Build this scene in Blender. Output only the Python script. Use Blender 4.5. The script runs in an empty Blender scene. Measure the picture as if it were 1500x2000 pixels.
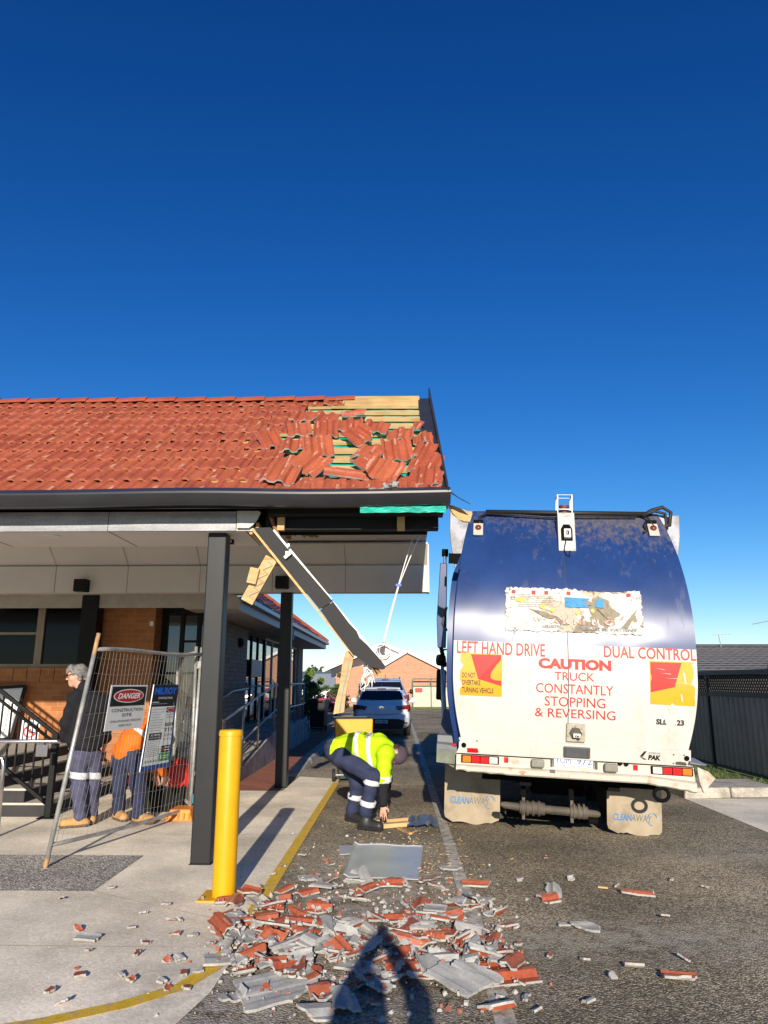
import bpy, bmesh, math, random
import numpy as np
from mathutils import Vector as V, Matrix as MX, noise as MN
R = math.radians
rnd = random.Random(7)
S = bpy.context.scene
COL = S.collection

# ------------------------------------------------------------------ camera, light, exposure
EYE = 1.6
PITCH = math.atan(332/1420.0)
YAW = math.atan(28/(1420.0/math.cos(PITCH)))
cd = bpy.data.cameras.new('camera'); cam = bpy.data.objects.new('camera', cd); COL.objects.link(cam)
cam.location = (0, 0, EYE); cam.rotation_euler = (R(90)+PITCH, 0, YAW)
cd.sensor_fit = 'VERTICAL'; cd.sensor_height = 36; cd.lens = 36*1420/2000.0
cd.clip_start = 0.05; cd.clip_end = 3000
S.camera = cam
SUN_EL, SUN_AZ = R(17.2), R(178.7)
w = bpy.data.worlds.new('World'); S.world = w; w.use_nodes = True
nt = w.node_tree; bg = nt.nodes['Background']
sky = nt.nodes.new('ShaderNodeTexSky'); sky.sky_type = 'NISHITA'; sky.sun_disc = False
sky.sun_elevation = SUN_EL; sky.sun_rotation = SUN_AZ
sky.air_density = 0.75; sky.dust_density = 0.0; sky.ozone_density = 2.5; sky.altitude = 50
hs = nt.nodes.new('ShaderNodeHueSaturation'); hs.inputs['Saturation'].default_value = 1.30; hs.inputs['Hue'].default_value = .509; gm = nt.nodes.new('ShaderNodeGamma'); gm.inputs[1].default_value = 1.25
nt.links.new(sky.outputs[0], hs.inputs['Color']); nt.links.new(hs.outputs[0], gm.inputs[0]); kd = nt.nodes.new('ShaderNodeVectorMath'); kd.operation = 'MULTIPLY_ADD'; kd.inputs[1].default_value = (.045,)*3; kd.inputs[2].default_value = (1,)*3; dv = nt.nodes.new('ShaderNodeVectorMath'); dv.operation = 'DIVIDE'   # soft shoulder: the pale band at the horizon is held back
nt.links.new(gm.outputs[0], kd.inputs[0]); nt.links.new(gm.outputs[0], dv.inputs[0]); nt.links.new(kd.outputs[0], dv.inputs[1]); nt.links.new(dv.outputs[0], bg.inputs[0]); bg.inputs[1].default_value = 0.082
sl = bpy.data.lights.new('sun', 'SUN'); so = bpy.data.objects.new('sun', sl); COL.objects.link(so)
sl.energy = 4.4; sl.angle = R(0.5); sl.color = (1.0, 0.90, 0.76)
sd = V((math.sin(SUN_AZ)*math.cos(SUN_EL), math.cos(SUN_AZ)*math.cos(SUN_EL), math.sin(SUN_EL)))
so.rotation_euler = (-sd).to_track_quat('-Z', 'Y').to_euler(); so.location = sd*50
S.view_settings.view_transform = 'Standard'; S.view_settings.look = 'None'
S.view_settings.exposure = 0.6; S.view_settings.gamma = 1.0
S.cycles.max_bounces = 6; S.cycles.use_denoising = True

# survey helpers: a sight line measured on the photograph, cut at a real distance or height
_fw = V((-math.sin(YAW)*math.cos(PITCH), math.cos(YAW)*math.cos(PITCH), math.sin(PITCH)))
_rt = V((math.cos(YAW), math.sin(YAW), 0)); _up = _rt.cross(_fw); EYEV = V((0, 0, EYE))
def ray(x, y): return _fw + _rt*((x-750)/1420.0) + _up*((1000-y)/1420.0)
def at(x, y, Y): d = ray(x, y); return EYEV + d*(Y/d.y)
def gz(x, y, z=0.0): d = ray(x, y); return EYEV + d*((z-EYE)/d.z)
def onplane(x, y, p, n): d = ray(x, y); return EYEV + d*((p-EYEV).dot(n)/d.dot(n))

# ------------------------------------------------------------------ materials
def lin(c): return tuple(c) + (1.0,)
def node(nt, t, **k):
    n = nt.nodes.new(t)
    for a, b in k.items():
        if a in n.inputs: n.inputs[a].default_value = b
        else: setattr(n, a, b)
    return n
MATS = {}
def mat(name, col, rough=.6, metal=0., spec=.5, var=.12, vs=6., grain=0., gs=200., bump=0., bs=60., dirt=None, coat=0., world=False):
    """paint-like procedural material: base colour, slow variation, fine grain, optional dirt patches and bump"""
    if name in MATS: return MATS[name]
    m = bpy.data.materials.new(name); m.use_nodes = True; t = m.node_tree; L = t.links.new
    b = t.nodes['Principled BSDF']
    b.inputs['Roughness'].default_value = rough; b.inputs['Metallic'].default_value = metal
    b.inputs['Specular IOR Level'].default_value = spec; b.inputs['Coat Weight'].default_value = coat
    if world: co = t.nodes.new('ShaderNodeNewGeometry').outputs['Position']
    else: co = t.nodes.new('ShaderNodeTexCoord').outputs['Object']
    n1 = node(t, 'ShaderNodeTexNoise', Scale=vs, Detail=5.0, Roughness=.6); L(co, n1.inputs['Vector'])
    mr = node(t, 'ShaderNodeMapRange'); mr.inputs[1].default_value = .3; mr.inputs[2].default_value = .7
    mr.inputs[3].default_value = 1-var; mr.inputs[4].default_value = 1+var; L(n1.outputs[0], mr.inputs[0])
    fac = mr.outputs[0]
    if grain:
        n2 = node(t, 'ShaderNodeTexNoise', Scale=gs, Detail=2.0); L(co, n2.inputs['Vector'])
        m2 = node(t, 'ShaderNodeMapRange'); m2.inputs[1].default_value = .3; m2.inputs[2].default_value = .7
        m2.inputs[3].default_value = 1-grain; m2.inputs[4].default_value = 1+grain; L(n2.outputs[0], m2.inputs[0])
        mu = node(t, 'ShaderNodeMath', operation='MULTIPLY'); L(fac, mu.inputs[0]); L(m2.outputs[0], mu.inputs[1]); fac = mu.outputs[0]
    sc = node(t, 'ShaderNodeVectorMath', operation='SCALE'); sc.inputs[0].default_value = col; L(fac, sc.inputs['Scale'])
    out = sc.outputs[0]
    if dirt:
        dc, ds, lo, hi = dirt[:4]
        n3 = node(t, 'ShaderNodeTexNoise', Scale=ds, Detail=8.0, Roughness=.65)
        if len(dirt) > 4:
            mp = node(t, 'ShaderNodeMapping'); mp.inputs['Scale'].default_value = dirt[4]; L(co, mp.inputs[0]); L(mp.outputs[0], n3.inputs['Vector'])
        else: L(co, n3.inputs['Vector'])
        m3 = node(t, 'ShaderNodeMapRange'); m3.inputs[1].default_value = lo; m3.inputs[2].default_value = hi; L(n3.outputs[0], m3.inputs[0])
        mx = node(t, 'ShaderNodeMix', data_type='RGBA'); L(m3.outputs[0], mx.inputs[0]); L(out, mx.inputs[6]); mx.inputs[7].default_value = lin(dc)
        out = mx.outputs[2]
        rr = node(t, 'ShaderNodeMapRange'); L(m3.outputs[0], rr.inputs[0]); rr.inputs[3].default_value = rough; rr.inputs[4].default_value = max(rough, .8); L(rr.outputs[0], b.inputs['Roughness'])
    L(out, b.inputs['Base Color'])
    if bump:
        nb = node(t, 'ShaderNodeTexNoise', Scale=bs, Detail=4.0); L(co, nb.inputs['Vector'])
        bp = node(t, 'ShaderNodeBump', Strength=bump, Distance=.01); L(nb.outputs[0], bp.inputs['Height']); L(bp.outputs[0], b.inputs['Normal'])
    MATS[name] = m; return m

def brick_mat(name, c1, c2, mortar, bw=.24, bh=.086):
    m = bpy.data.materials.new(name); m.use_nodes = True; t = m.node_tree; L = t.links.new; b = t.nodes['Principled BSDF']
    b.inputs['Roughness'].default_value = .85; b.inputs['Specular IOR Level'].default_value = .25
    g = t.nodes.new('ShaderNodeNewGeometry'); sp = t.nodes.new('ShaderNodeSeparateXYZ'); L(g.outputs['Position'], sp.inputs[0])
    ad = node(t, 'ShaderNodeMath', operation='ADD'); L(sp.outputs[0], ad.inputs[0]); L(sp.outputs[1], ad.inputs[1])
    cb = t.nodes.new('ShaderNodeCombineXYZ'); L(ad.outputs[0], cb.inputs[0]); L(sp.outputs[2], cb.inputs[1])
    bt = node(t, 'ShaderNodeTexBrick', offset=.5); L(cb.outputs[0], bt.inputs['Vector'])
    bt.inputs['Color1'].default_value = lin(c1); bt.inputs['Color2'].default_value = lin(c2); bt.inputs['Mortar'].default_value = lin(mortar)
    bt.inputs['Scale'].default_value = 1; bt.inputs['Mortar Size'].default_value = .005; bt.inputs['Brick Width'].default_value = bw; bt.inputs['Row Height'].default_value = bh
    n1 = node(t, 'ShaderNodeTexNoise', Scale=9.0, Detail=5.0); L(g.outputs['Position'], n1.inputs['Vector'])
    mr = node(t, 'ShaderNodeMapRange'); mr.inputs[3].default_value = .72; mr.inputs[4].default_value = 1.28; L(n1.outputs[0], mr.inputs[0])
    sc = node(t, 'ShaderNodeVectorMath', operation='SCALE'); L(bt.outputs[0], sc.inputs[0]); L(mr.outputs[0], sc.inputs['Scale']); L(sc.outputs[0], b.inputs['Base Color'])
    bp = node(t, 'ShaderNodeBump', Strength=.5, Distance=.006, invert=True); L(bt.outputs['Fac'], bp.inputs['Height']); L(bp.outputs[0], b.inputs['Normal'])
    MATS[name] = m; return m

def ground_mat(name, dark, light, stone, ss=95., patch=(.5, .42, .62), rough=.9, bump=.55, dust=None):
    """asphalt / exposed aggregate: stones in a binder, worn pale patches, dusty film"""
    m = bpy.data.materials.new(name); m.use_nodes = True; t = m.node_tree; L = t.links.new; b = t.nodes['Principled BSDF']
    b.inputs['Roughness'].default_value = rough; b.inputs['Specular IOR Level'].default_value = .3
    co = t.nodes.new('ShaderNodeNewGeometry').outputs['Position']
    vo = node(t, 'ShaderNodeTexVoronoi', Scale=ss); L(co, vo.inputs['Vector'])
    sp = t.nodes.new('ShaderNodeSeparateColor'); L(vo.outputs['Color'], sp.inputs[0])
    cr = t.nodes.new('ShaderNodeValToRGB'); L(sp.outputs[0], cr.inputs[0])
    e = cr.color_ramp.elements; e[0].position = 0.; e[0].color = lin(dark); e[1].position = 1.; e[1].color = lin(stone)
    x = e.new(.55); x.color = lin(light)
    n1 = node(t, 'ShaderNodeTexNoise', Scale=patch[0], Detail=7.0, Roughness=.6); L(co, n1.inputs['Vector'])
    mr = node(t, 'ShaderNodeMapRange'); mr.inputs[1].default_value = patch[1]; mr.inputs[2].default_value = patch[2]
    mr.inputs[3].default_value = .72; mr.inputs[4].default_value = 1.35; L(n1.outputs[0], mr.inputs[0])
    sc = node(t, 'ShaderNodeVectorMath', operation='SCALE'); L(cr.outputs[0], sc.inputs[0]); L(mr.outputs[0], sc.inputs['Scale'])
    out = sc.outputs[0]
    if dust:                                             # pale dust where the rubble landed and where tyres smeared it
        for (dc, cx, cy, rx, ry, rot, amt) in dust:
            mp = node(t, 'ShaderNodeMapping'); mp.inputs['Location'].default_value = (-(cx*math.cos(rot)+cy*math.sin(rot))/rx, (cx*math.sin(rot)-cy*math.cos(rot))/ry, 0)
            mp.inputs['Rotation'].default_value = (0, 0, -rot); mp.inputs['Scale'].default_value = (1/rx, 1/ry, 0)
            L(co, mp.inputs[0]); le = node(t, 'ShaderNodeVectorMath', operation='LENGTH'); L(mp.outputs[0], le.inputs[0])
            nz = node(t, 'ShaderNodeTexNoise', Scale=7.0, Detail=8.0, Roughness=.7); L(co, nz.inputs['Vector'])
            f1 = node(t, 'ShaderNodeMapRange'); f1.inputs[1].default_value = 1.0; f1.inputs[2].default_value = .2; L(le.outputs['Value'], f1.inputs[0])
            f2 = node(t, 'ShaderNodeMapRange'); f2.inputs[1].default_value = .42; f2.inputs[2].default_value = .66; f2.inputs[4].default_value = amt; L(nz.outputs[0], f2.inputs[0])
            mu = node(t, 'ShaderNodeMath', operation='MULTIPLY'); L(f1.outputs[0], mu.inputs[0]); L(f2.outputs[0], mu.inputs[1])
            mx = node(t, 'ShaderNodeMix', data_type='RGBA'); L(mu.outputs[0], mx.inputs[0]); L(out, mx.inputs[6]); mx.inputs[7].default_value = lin(dc); out = mx.outputs[2]
    L(out, b.inputs['Base Color'])
    bp = node(t, 'ShaderNodeBump', Strength=bump, Distance=.008, invert=True); L(vo.outputs['Distance'], bp.inputs['Height']); L(bp.outputs[0], b.inputs['Normal'])
    MATS[name] = m; return m

def glass_mat(name, col, rough=.03, spec=1.0):
    return mat(name, col, rough=rough, spec=spec, var=.2, vs=1.5)

# ------------------------------------------------------------------ mesh builder
class MB:
    def __init__(s): s.v = []; s.f = []; s.m = []
    def add(s, vs, fs, m=0):
        o = len(s.v); s.v += [tuple(p) for p in vs]
        for f in fs: s.f.append([i+o for i in f]); s.m.append(m)
        return s
    def hexa(s, p, m=0):                                # 4 bottom, 4 top, same order
        return s.add(p, [(3, 2, 1, 0), (4, 5, 6, 7), (0, 1, 5, 4), (1, 2, 6, 5), (2, 3, 7, 6), (3, 0, 4, 7)], m)
    def box(s, a, b, m=0, rot=None, c=None):
        (x0, y0, z0), (x1, y1, z1) = a, b
        p = [V((x0, y0, z0)), V((x1, y0, z0)), V((x1, y1, z0)), V((x0, y1, z0)), V((x0, y0, z1)), V((x1, y0, z1)), V((x1, y1, z1)), V((x0, y1, z1))]
        if rot is not None:
            c = V(c) if c is not None else (p[0]+p[6])/2
            p = [c + rot @ (q-c) for q in p]
        return s.hexa(p, m)
    def bar(s, a, b, w, h, m=0, up=(0, 0, 1)):          # rectangular bar from a to b
        a, b = V(a), V(b); d = (b-a).normalized(); u = V(up); sx = d.cross(u)
        if sx.length < 1e-4: sx = d.cross(V((1, 0, 0)))
        sx.normalize(); u = sx.cross(d); sx *= w/2; u *= h/2
        return s.hexa([a-sx-u, a+sx-u, b+sx-u, b-sx-u, a-sx+u, a+sx+u, b+sx+u, b-sx+u], m)
    def tube(s, pts, r, n=8, m=0, cap=True, closed=False):
        pts = [V(p) for p in pts]; N = len(pts); rs = r if isinstance(r, (list, tuple)) else [r]*N
        o = len(s.v); pu = None
        for i, p in enumerate(pts):
            if closed: d = pts[(i+1) % N]-pts[i-1]
            else: d = pts[min(i+1, N-1)]-pts[max(i-1, 0)]
            d.normalize()
            if pu is None: pu = d.cross(V((0, 0, 1))) if abs(d.z) < .95 else d.cross(V((1, 0, 0)))
            pu = (pu - d*pu.dot(d)).normalized(); pv = d.cross(pu)
            for k in range(n):
                a = 2*math.pi*k/n; s.v.append(tuple(p + (pu*math.cos(a)+pv*math.sin(a))*rs[i]))
        for i in range(N if closed else N-1):
            j = (i+1) % N
            for k in range(n):
                s.f.append([o+i*n+k, o+i*n+(k+1) % n, o+j*n+(k+1) % n, o+j*n+k]); s.m.append(m)
        if cap and not closed:
            s.f.append([o+k for k in range(n)][::-1]); s.m.append(m); s.f.append([o+(N-1)*n+k for k in range(n)]); s.m.append(m)
        return s
    def cyl(s, a, b, r, n=16, m=0): return s.tube([a, b], r, n, m)
    def lathe(s, c, prof, n=20, m=0, axis=None):        # prof: (radius, height)
        c = V(c); o = len(s.v); q = axis if axis is not None else MX.Identity(3)
        for (r, h) in prof:
            for k in range(n):
                a = 2*math.pi*k/n; s.v.append(tuple(c + q @ V((r*math.cos(a), r*math.sin(a), h))))
        for i in range(len(prof)-1):
            for k in range(n):
                s.f.append([o+i*n+k, o+i*n+(k+1) % n, o+(i+1)*n+(k+1) % n, o+(i+1)*n+k]); s.m.append(m)
        s.f.append([o+k for k in range(n)][::-1]); s.m.append(m)
        s.f.append([o+(len(prof)-1)*n+k for k in range(n)]); s.m.append(m)
        return s
    def prism(s, poly, d, m=0):                         # polygon of 3D points pushed along d
        n = len(poly); d = V(d); p = [V(q) for q in poly]
        s.add(p+[q+d for q in p], [list(range(n))[::-1], [n+i for i in range(n)]]+[(i, (i+1) % n, n+(i+1) % n, n+i) for i in range(n)], m); return s
    def grid(s, rows, m=0, flip=False):
        o = len(s.v); nx = len(rows[0])
        for r in rows: s.v += [tuple(p) for p in r]
        for j in range(len(rows)-1):
            for i in range(nx-1):
                f = [o+j*nx+i, o+j*nx+i+1, o+(j+1)*nx+i+1, o+(j+1)*nx+i]; s.f.append(f[::-1] if flip else f); s.m.append(m)
        return s
    def mesh(s, name, mats, smooth=False):
        me = bpy.data.meshes.new(name); me.from_pydata(s.v, [], s.f)
        for q in (mats if isinstance(mats, (list, tuple)) else [mats]): me.materials.append(q)
        me.polygons.foreach_set('material_index', s.m)
        if smooth: me.polygons.foreach_set('use_smooth', [True]*len(s.f))
        me.update(); return me

WM = {}
def link(o, parent=None, local=False):
    COL.objects.link(o)
    if parent is not None:
        o.parent = parent
        if local: WM[o] = WM[parent]
        else: o.matrix_parent_inverse = WM[parent].inverted(); WM[o] = MX.Identity(4)
    return o
def tag(o, label=None, cat=None, group=None, kind=None):
    if label: o['label'] = label
    if cat: o['category'] = cat
    if group: o['group'] = group
    if kind: o['kind'] = kind
    return o
def thing(name, loc, label, cat, group=None, rot=(0, 0, 0)):
    o = bpy.data.objects.new(name, None); o.empty_display_size = .2; o.location = loc; o.rotation_euler = rot
    COL.objects.link(o); WM[o] = MX.LocRotScale(V(loc), o.rotation_euler, V((1, 1, 1)))
    return tag(o, label, cat, group)
def part(name, mb, mats, parent, local=False, smooth=False, bevel=0., label=None, auto=None):
    me = mb.mesh(name, mats, smooth or auto is not None) if isinstance(mb, MB) else mb
    o = bpy.data.objects.new(name, me); link(o, parent, local)
    if auto is not None: me.set_sharp_from_angle(angle=R(auto))
    if bevel: bev(o, bevel)
    if label: o['label'] = label
    return o
def solo(name, mb, mats, label, cat, group=None, kind=None, smooth=False, bevel=0., auto=None):
    me = mb.mesh(name, mats, smooth or auto is not None) if isinstance(mb, MB) else mb
    n = len(me.vertices); c = np.empty(n*3); me.vertices.foreach_get('co', c); c = c.reshape(-1, 3)
    lo, hi = c.min(0), c.max(0); org = np.array([(lo[0]+hi[0])/2, (lo[1]+hi[1])/2, lo[2]])
    if kind is None:
        me.vertices.foreach_set('co', (c-org).ravel())
    o = bpy.data.objects.new(name, me); COL.objects.link(o)
    if kind is None: o.location = org
    WM[o] = MX.Translation(V(o.location))
    if auto is not None: me.set_sharp_from_angle(angle=R(auto))
    if bevel: bev(o, bevel)
    return tag(o, label, cat, group, kind)
def bev(o, wd, seg=2):
    b = o.modifiers.new('bevel', 'BEVEL'); b.width = wd; b.segments = seg; b.limit_method = 'ANGLE'; b.angle_limit = R(40); b.harden_normals = False
def struct(name, mb, mats, **k): return solo(name, mb, mats, None, None, kind='structure', **k)

_TXT = {}
def text2d(s, bold=0.):
    key = (s, bold)
    if key in _TXT: return _TXT[key]
    cu = bpy.data.curves.new('t', 'FONT'); cu.body = s; cu.offset = bold; cu.resolution_u = 3; cu.size = 1
    o = bpy.data.objects.new('t', cu); COL.objects.link(o)
    dg = bpy.context.evaluated_depsgraph_get(); me = o.evaluated_get(dg).to_mesh()
    vs = [(p.co.x, p.co.y) for p in me.vertices]; fs = [list(p.vertices) for p in me.polygons]
    o.evaluated_get(dg).to_mesh_clear(); COL.objects.unlink(o); bpy.data.objects.remove(o); bpy.data.curves.remove(cu)
    x0 = min(p[0] for p in vs); x1 = max(p[0] for p in vs); y0 = min(p[1] for p in vs); y1 = max(p[1] for p in vs)
    vs = [((x-x0)/(x1-x0), (y-y0)/(y1-y0)) for x, y in vs]
    _TXT[key] = (vs, fs); return _TXT[key]
def text(mb, s, x0, y0, x1, y1, fn, m=0, bold=0., slant=0.):   # text stretched into a box of the (u, v) space of fn
    vs, fs = text2d(s, bold)
    mb.add([fn(x0+(x1-x0)*a+slant*b*(y1-y0), y0+(y1-y0)*b) for a, b in vs], fs, m)
def bilin(bl, br, tr, tl, off=0.):
    bl, br, tr, tl = V(bl), V(br), V(tr), V(tl); n = (br-bl).cross(tl-bl).normalized()
    return lambda u, v: (bl*(1-u)+br*u)*(1-v)+(tl*(1-u)+tr*u)*v + n*off
def rect(mb, fn, x0, y0, x1, y1, m=0): mb.add([fn(x0, y0), fn(x1, y0), fn(x1, y1), fn(x0, y1)], [(0, 1, 2, 3)], m)
def disc(mb, fn, cx, cy, rx, ry, m=0, n=28, r0=0.):
    if r0: mb.add([fn(cx+rx*math.cos(2*math.pi*k/n), cy+ry*math.sin(2*math.pi*k/n)) for k in range(n)]+[fn(cx+rx*r0*math.cos(2*math.pi*k/n), cy+ry*r0*math.sin(2*math.pi*k/n)) for k in range(n)], [(k, (k+1) % n, n+(k+1) % n, n+k) for k in range(n)], m)
    else: mb.add([fn(cx+rx*math.cos(2*math.pi*k/n), cy+ry*math.sin(2*math.pi*k/n)) for k in range(n)], [list(range(n))], m)
def inst(o, loc, rot=None, scale=None, label=None, group=None, parent=None):
    c = o.copy(); COL.objects.link(c); c.location = loc
    if rot is not None: c.rotation_euler = rot
    if scale is not None: c.scale = (scale,)*3 if not isinstance(scale, (tuple, list)) else scale
    if label: c['label'] = label
    if group: c['group'] = group
    return c

# ------------------------------------------------------------------ the setting
asphalt = ground_mat('asphalt', (.078, .063, .043), (.235, .195, .132), (.52, .44, .30), ss=88, bump=.9,
    dust=[((.46, .43, .385), -.30, 6.3, 1.0, 2.9, 0, .85), ((.42, .38, .31), 2.9, 5.4, 2.4, .5, .05, .75), ((.46, .41, .33), 2.6, 7.35, 2.6, .55, -.05, .8), ((.44, .41, .36), -.2, 4.8, 1.5, 1.2, 0, .85), ((.44, .41, .37), -1.0, 4.0, .6, .9, 0, .9), ((.40, .36, .29), 4.6, 5.9, 2.0, .5, .2, .6), ((.05, .045, .04), 3.0, 4.6, 1.3, .5, .3, .45), ((.05, .045, .04), 1.9, 6.4, .5, .8, 0, .35)])
concrete = ground_mat('concrete', (.68, .605, .475), (.79, .705, .555), (.90, .81, .65), ss=75, patch=(.9, .35, .7), bump=.10, rough=.85,
    dust=[((.30, .28, .25), -1.8, 3.75, 1.1, .42, .25, .9), ((.34, .31, .27), -1.25, 4.3, .4, .5, 0, .7), ((.52, .44, .33), -2.6, 4.9, 2.0, .35, .1, .6), ((.50, .43, .33), -3.3, 8.0, .8, .5, .2, .5), ((.46, .42, .36), -1.6, 9.8, .5, 1.8, 0, .4), ((.42, .37, .30), -1.9, 5.9, .35, .2, .5, .45), ((.86, .80, .69), -2.5, 5.5, 1.4, .5, .1, .6)])
kerb_concrete = mat('kerb_concrete', (.46, .42, .35), rough=.9, spec=.2, var=.2, vs=3, grain=.25, gs=60, bump=.3, bs=60, dirt=((.14, .12, .10), 2.5, .5, .75), world=True)
mat_rubber = ground_mat('pebble_matting', (.13, .118, .10), (.30, .275, .235), (.56, .52, .45), ss=70, bump=.8, rough=.95)
yellow_line = mat('yellow_line', (.70, .44, .02), rough=.75, var=.22, vs=9, grain=.2, gs=120, dirt=((.34, .28, .17), 9, .50, .66), world=True)
white_line = mat('white_line', (.46, .43, .37), rough=.8, var=.2, vs=8, grain=.22, gs=120, dirt=((.17, .15, .125), 9, .46, .64), world=True)
paver = brick_mat('clay_paver', (.36, .14, .085), (.27, .105, .07), (.2, .12, .09), bw=.23, bh=.115)
grass = mat('lawn', (.085, .13, .028), rough=.95, var=.4, vs=4, grain=.4, gs=60, bump=.8, bs=70, world=True)
terrain = mat('terrain', (.10, .12, .06), rough=1., var=.3, vs=.03, world=True)
hillm = mat('hill_haze_green', (.14, .20, .20), rough=1., var=.3, vs=.02, world=True)  # bluish haze of distance is mixed into the hill colour

def sheet(name, poly, z, m):
    return struct(name, MB().add([(x, y, z) for x, y in poly], [list(range(len(poly)))]), m)
struct('ground', MB().add([(-900, -60, -.06), (900, -60, -.06), (900, 900, -.06), (-900, 900, -.06)], [(0, 1, 2, 3)]), terrain)
sheet('road', [(-40, -40), (40, -40), (40, 46.6), (-40, 46.6)], 0, asphalt)
ap = [(-14, -6), (-1.6, -6), (-1.35, 2.4), (-1.12, 3.7), (-1.0, 4.3), (-.98, 5.), (-1.0, 13.0), (-1.72, 13.3), (-1.75, 11.6), (-2.62, 11.6), (-2.62, 12.6), (-14, 12.6)]
sheet('pavement', ap, .004, concrete)
sheet('brick_path', [(-2.6, 11.62), (-1.98, 11.62), (-1.98, 30), (-2.6, 30)], .006, paver)
sheet('driveway', [(4.02, -6), (12, -6), (12, 11.3), (4.02, 10.93)], .004, concrete)
sheet('pavement_joint', [(-6, 4.985), (-1.02, 4.955), (-1.02, 4.963), (-6, 4.997)], .006, kerb_concrete)
sheet('pavement_joint', [(-2.40, 6.17), (-2.385, 6.17), (-1.02, 5.37), (-1.02, 5.36)], .006, kerb_concrete)
sheet('pavement_joint', [(-3.9, 8.35), (-1.02, 8.35), (-1.02, 8.358), (-3.9, 8.358)], .006, kerb_concrete)
sheet('floor_matting', [(-4.6, 6.17), (-2.40, 6.17), (-2.41, 7.37), (-4.6, 7.37)], .008, mat_rubber)
# painted lines
yl = MB(); yp = [(-2.6, 3.62), (-2.1, 3.76), (-1.72, 3.93), (-1.4, 4.13), (-1.17, 4.36), (-1.07, 4.62), (-1.045, 5.0), (-1.035, 6.0), (-1.02, 12.5)]
L_, R_ = [], []
for i, p in enumerate(yp):
    a = V(yp[max(i-1, 0)]); b = V(yp[min(i+1, len(yp)-1)]); d = (b-a).normalized(); n = V((-d.y, d.x))*.05
    L_.append((p[0]+n.x, p[1]+n.y, .009)); R_.append((p[0]-n.x, p[1]-n.y, .009))
yl.grid([R_, L_], flip=False); struct('line_marking', yl, yellow_line)
sheet('line_marking', [(.46, -6), (.57, -6), (.55, 30), (.45, 30)], .005, white_line)
sheet('line_marking', [(-.98, 12.3), (.46, 12.3), (.46, 12.38), (-.98, 12.38)], .005, white_line)
sheet('line_marking', [(-1.6, 19.6), (.46, 19.6), (.46, 19.7), (-1.6, 19.7)], .005, white_line)
crack_m = mat('crack_dark', (.035, .03, .025), rough=.95)
def crack(pts, wd):
    mb = MB(); rr = random.Random(len(pts)*7); L0, R0 = [], []; P = []
    for (a, b) in zip(pts, pts[1:]):
        for k in range(8): t_ = k/8; P.append((a[0]+(b[0]-a[0])*t_+rr.gauss(0, .012), a[1]+(b[1]-a[1])*t_+rr.gauss(0, .012)))
    for x, y in P: q = wd*rr.uniform(.4, 1.3); L0.append((x-q, y-q*.3, .0035)); R0.append((x+q, y+q*.3, .0035))
    mb.grid([L0, R0], flip=True); struct('road_crack', mb, crack_m)
crack([(-.6, 8.4), (.1, 9.6), (-.2, 11.0), (.3, 12.2)], .005)
# kerbs
kb = MB()
for i in range(8):
    y0 = 13.3+i*2.1
    kb.hexa([(-1.98, y0, -.02), (-1.74, y0, -.02), (-1.74, y0+2.09, -.02), (-1.98, y0+2.09, -.02), (-1.98, y0, .03 if i == 0 else .11), (-1.78, y0, .02 if i == 0 else .10), (-1.78, y0+2.09, .10), (-1.98, y0+2.09, .11)])
struct('kerb', kb, kerb_concrete, bevel=.02)
kr = MB(); kr.hexa([(4.02, 10.95, -.02), (4.72, 11.05, -.02), (4.72, 12.2, -.02), (4.02, 12.2, -.02), (4.05, 10.97, .14), (4.72, 11.07, .14), (4.72, 12.2, .14), (4.05, 12.2, .14)])
kr.hexa([(4.74, 11.08, -.02), (12, 11.5, -.02), (12, 11.72, -.02), (4.74, 11.30, -.02), (4.74, 11.1, .13), (12, 11.52, .13), (12, 11.72, .13), (4.74, 11.30, .13)])
kr.box((4.74, 11.302, -.02), (5.5, 12.2, .12))
for i in range(12): kr.box((4.02, 12.22+i*2.8, -.02), (4.3, 12.22+i*2.8+2.78, .14))
struct('kerb', kr, kerb_concrete, bevel=.03)
struct('lawn', MB().box((4.31, 12.21, -.03), (12, 46, .09)).box((5.51, 11.7, -.03), (12, 12.2, .09)), grass)
gb = MB(); r2 = random.Random(3)
for i in range(3800):
    x = 4.32+abs(r2.gauss(0, .7)); y = 11.9+r2.random()**1.6*12
    if x > 5.7 or y < 12.25 and x < 5.5: continue
    h = r2.uniform(.03, .07); a = r2.random()*6.28; dx, dy = math.cos(a)*.012, math.sin(a)*.012; lx, ly = r2.gauss(0, .03), r2.gauss(0, .03)
    gb.add([(x-dx, y-dy, .085), (x+dx, y+dy, .085), (x+lx, y+ly, .09+h)], [(0, 1, 2)])
struct('grass', gb, mat('grass_blade', (.10, .13, .03), rough=.9, var=.4, vs=3)); bpy.data.objects['grass']['kind'] = 'stuff'
# far hills
hb = MB(); rows = []
for j, (yy, k) in enumerate(((260, 0), (330, .6), (430, 1), (560, 1.25), (800, 1.1))):
    rows.append([(x, yy, -.2 + k*(6.5+4*MN.noise(V((x*.006, yy*.004, 0)))+1.6*MN.noise(V((x*.03, yy*.01, 3))))) for x in range(-800, 801, 20)])
hb.grid(rows); struct('hills', hb, hillm, smooth=True)

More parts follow.
